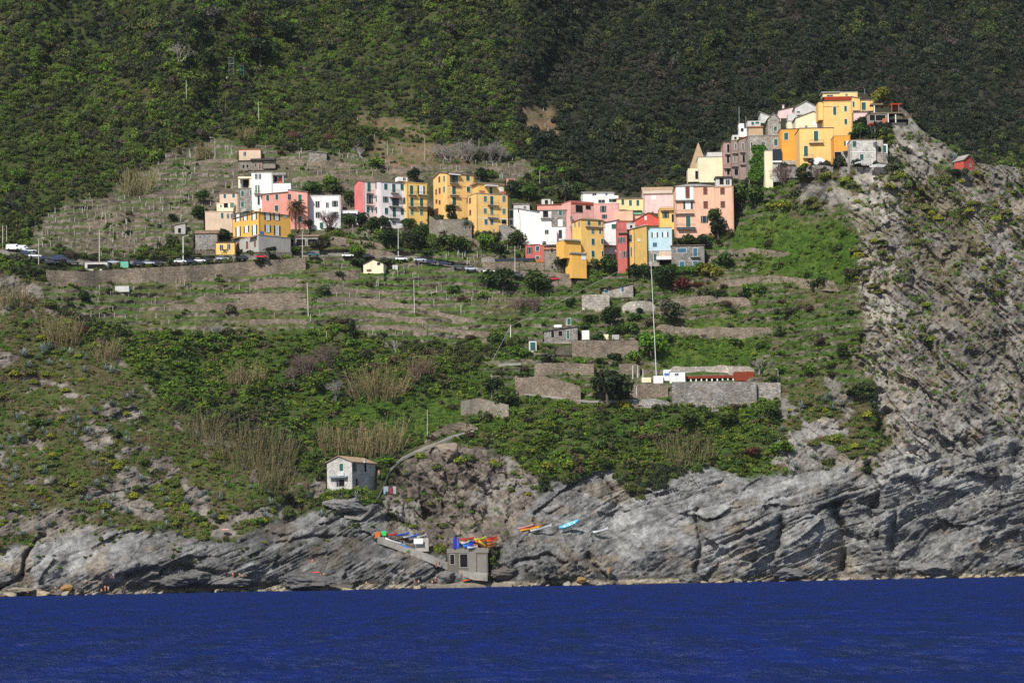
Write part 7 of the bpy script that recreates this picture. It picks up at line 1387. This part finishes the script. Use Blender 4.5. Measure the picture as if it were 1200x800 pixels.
# ------------------------------------------------------------------ vine stakes: the 300 that show largest one by one, the rest as one mass
STK = MB(); STK.bar((0, 0, -.5), (0, 0, 1), .075, 4, .06); STKM = [STK.mesh('vine_stake', plain('bleached_stake_%d' % i, c, .9, .1, .2)) for i, c in enumerate([(.52, .48, .43), (.40, .35, .29), (.60, .58, .55)])]
sd_ = (WT['V']*1.0+WT['T']*.5*sstep(-.2, .3, fbm(PX/60, PY/22, 3, 471))+WT['E']*.25)*free*(1-BACK)
x, y = spots(90000, np.clip(sd_, 0, 1)*.42*sstep(.35, .15, np.abs(samp(Zw, PX, PY)/per+0 - np.floor(samp(Zw, PX, PY)/per)-.75)), 71)
m_ = (x > 0) & (x < 1200); x, y = x[m_], y[m_]; hs = r.uniform(3.2, 6.5, len(x)); order = np.argsort(-hs); print('stakes', len(x))
mb = MB()
for j, i in enumerate(order[:6500]):
    Y = Yt(x[i], y[i])-.3; k_ = Y/F; h = hs[i]*k_; p = at(x[i], y[i], Y)
    if j < 300:
        o = link('vine_stake', STKM[rg.randrange(3)]); o.location = p; o.scale = (1.25, 1.25, h); o.rotation_euler = (rg.gauss(0, .06), rg.gauss(0, .07), 0); tag(o, 'bleached wooden stake standing among the vines of the terraces', 'stake', 'tall wooden stakes of the vineyard terraces')
    else: mb.bar(p-Vector((0, 0, .5)), p+Vector((rg.gauss(0, .1), rg.gauss(0, .1), h)), .06, 4, .05)
o = mb.build('vineyard_stakes', plain('bleached_stake_0', (.52, .48, .43))); tag(o, 'smaller bleached stakes scattered over the vineyard terraces', None, None, 'stuff')
# ------------------------------------------------------------------ sea, sun and sky
rw = [24.]
while rw[-1] < 690: rw.append(rw[-1]+max(.16, rw[-1]*.0017))
rows = np.array([-400, -120, -30, 4]+rw+[760, 900, 1300]); far_ = np.array([1.03, 1.1, 1.25, 1.6, 2.4, 4, 8]); cols = np.concatenate([-far_[::-1], np.linspace(-1, 1, 640), far_])
SY = np.repeat(rows[:, None], len(cols), 1); SX = cols[None, :]*(np.maximum(SY, 60)*.30+6)
def wave(X, Y, L, a, ang, s):
    c, q = math.cos(ang), math.sin(ang); u = X*c+Y*q; v = -X*q+Y*c
    w = fbm(u/L, v/(L*2.2), 2, s); return a*(1-2*np.abs(w))            # peaked crests
SZ = wave(SX, SY, 5.0, .20, 1.25, 301)+wave(SX, SY, 2.1, .13, 1.8, 305)*sstep(700, 350, SY)+wave(SX, SY, .9, .065, 1.3, 309)*sstep(320, 120, SY)
SZ = SZ*(.55+.6*(.5+.5*fbm(SX/28, SY/40, 3, 313)))
me = gridmesh('sea', SX, SY, SZ)
me.polygons.foreach_set('use_smooth', [True]*len(me.polygons))
sm, t = newmat('sea_water', .1, .035)
gq = t.geo(); big = t.noise(1, 5, .7, t.mapv(gq, (.35, .05, 1)))
t.l.new(t.ramp(big, [(.34, (.0065, .0175, .060)), (.66, (.0060, .0195, .140))]), t.b.inputs['Base Color']); t.b.inputs['IOR'].default_value = 1.33  # flecks of reflected sky and dark troughs painted into the water colour
w1 = t.noise(1.3, 6, .72, t.mapv(gq, (1, .7, 1))); gust = t.noise(1, 4, .6, t.mapv(gq, (.16, .022, 1))); gq2 = t.noise(1, 3, .6, t.mapv(gq, (.5, .075, 1)))
mm = t.n.new('ShaderNodeMath'); mm.operation = 'MULTIPLY_ADD'; t.l.new(gust, mm.inputs[0]); mm.inputs[1].default_value = 1.2; mm.inputs[2].default_value = -.1
m3 = t.n.new('ShaderNodeMath'); m3.operation = 'ADD'; t.l.new(w1, m3.inputs[0]); t.l.new(gq2, m3.inputs[1])
bn = t.n.new('ShaderNodeBump'); bn.inputs['Strength'].default_value = 1; t.l.new(mm.outputs[0], bn.inputs['Distance']); t.l.new(w1, bn.inputs['Height']); t.l.new(bn.outputs['Normal'], t.b.inputs['Normal'])
t.b.inputs['Specular IOR Level'].default_value = 0; gl_ = t.n.new('ShaderNodeBsdfGlossy'); gl_.inputs['Roughness'].default_value = .38; t.l.new(bn.outputs['Normal'], gl_.inputs['Normal'])
mxs = t.n.new('ShaderNodeMixShader'); mxs.inputs[0].default_value = .042; t.l.new(t.b.outputs[0], mxs.inputs[1]); t.l.new(gl_.outputs[0], mxs.inputs[2]); t.l.new(mxs.outputs[0], t.n['Material Output'].inputs['Surface'])
me.materials.append(sm); so = link('sea', me); tag(so, 'dark blue rippled sea water', None, None, 'structure')
EL, AZ = math.radians(44), math.radians(208)     # sun height and compass angle (from +Y, clockwise)
s = Vector((math.cos(EL)*math.sin(AZ), math.cos(EL)*math.cos(AZ), math.sin(EL)))
sun = bpy.data.lights.new('sun', 'SUN'); sun.energy = 4.2; sun.angle = math.radians(.53); sun.color = (1, .955, .88)
su = bpy.data.objects.new('sun', sun); COL.objects.link(su); su.rotation_euler = s.to_track_quat('Z', 'Y').to_euler()
wd = bpy.data.worlds.new('World'); SC.world = wd; wd.use_nodes = True
nt = wd.node_tree; sky = nt.nodes.new('ShaderNodeTexSky'); sky.sky_type = 'NISHITA'; sky.sun_disc = False; sky.sun_elevation = EL; sky.sun_rotation = AZ; sky.dust_density = .6
bg = nt.nodes['Background']; nt.links.new(sky.outputs['Color'], bg.inputs['Color']); bg.inputs['Strength'].default_value = .085
SC.view_settings.view_transform = 'Standard'; SC.view_settings.look = 'None'; SC.view_settings.exposure = .4; SC.view_settings.gamma = 1
SC.cycles.use_denoising = False; SC.cycles.sample_clamp_direct = 4; SC.cycles.sample_clamp_indirect = 2
SC.cycles.max_bounces = 5; SC.cycles.diffuse_bounces = 2; SC.cycles.glossy_bounces = 2; SC.cycles.transparent_max_bounces = 4

# thin sea air between the boat and the mountain
mb = MB(); mb.box(-520, 520, -12, 1480, -14, 460); hzm = bpy.data.materials.new('sea_haze'); hzm.use_nodes = True; n_ = hzm.node_tree.nodes; n_.remove(n_['Principled BSDF']); pv = n_.new('ShaderNodeVolumePrincipled'); pv.inputs['Color'].default_value = (.80, .88, 1, 1); pv.inputs['Density'].default_value = .000022; pv.inputs['Anisotropy'].default_value = 0
hzm.node_tree.links.new(pv.outputs[0], n_['Material Output'].inputs['Volume']); tag(mb.build('haze', hzm), 'thin bluish sea haze', None, None, 'stuff')
SC.cycles.volume_bounces = 0; SC.cycles.volume_max_steps = 16
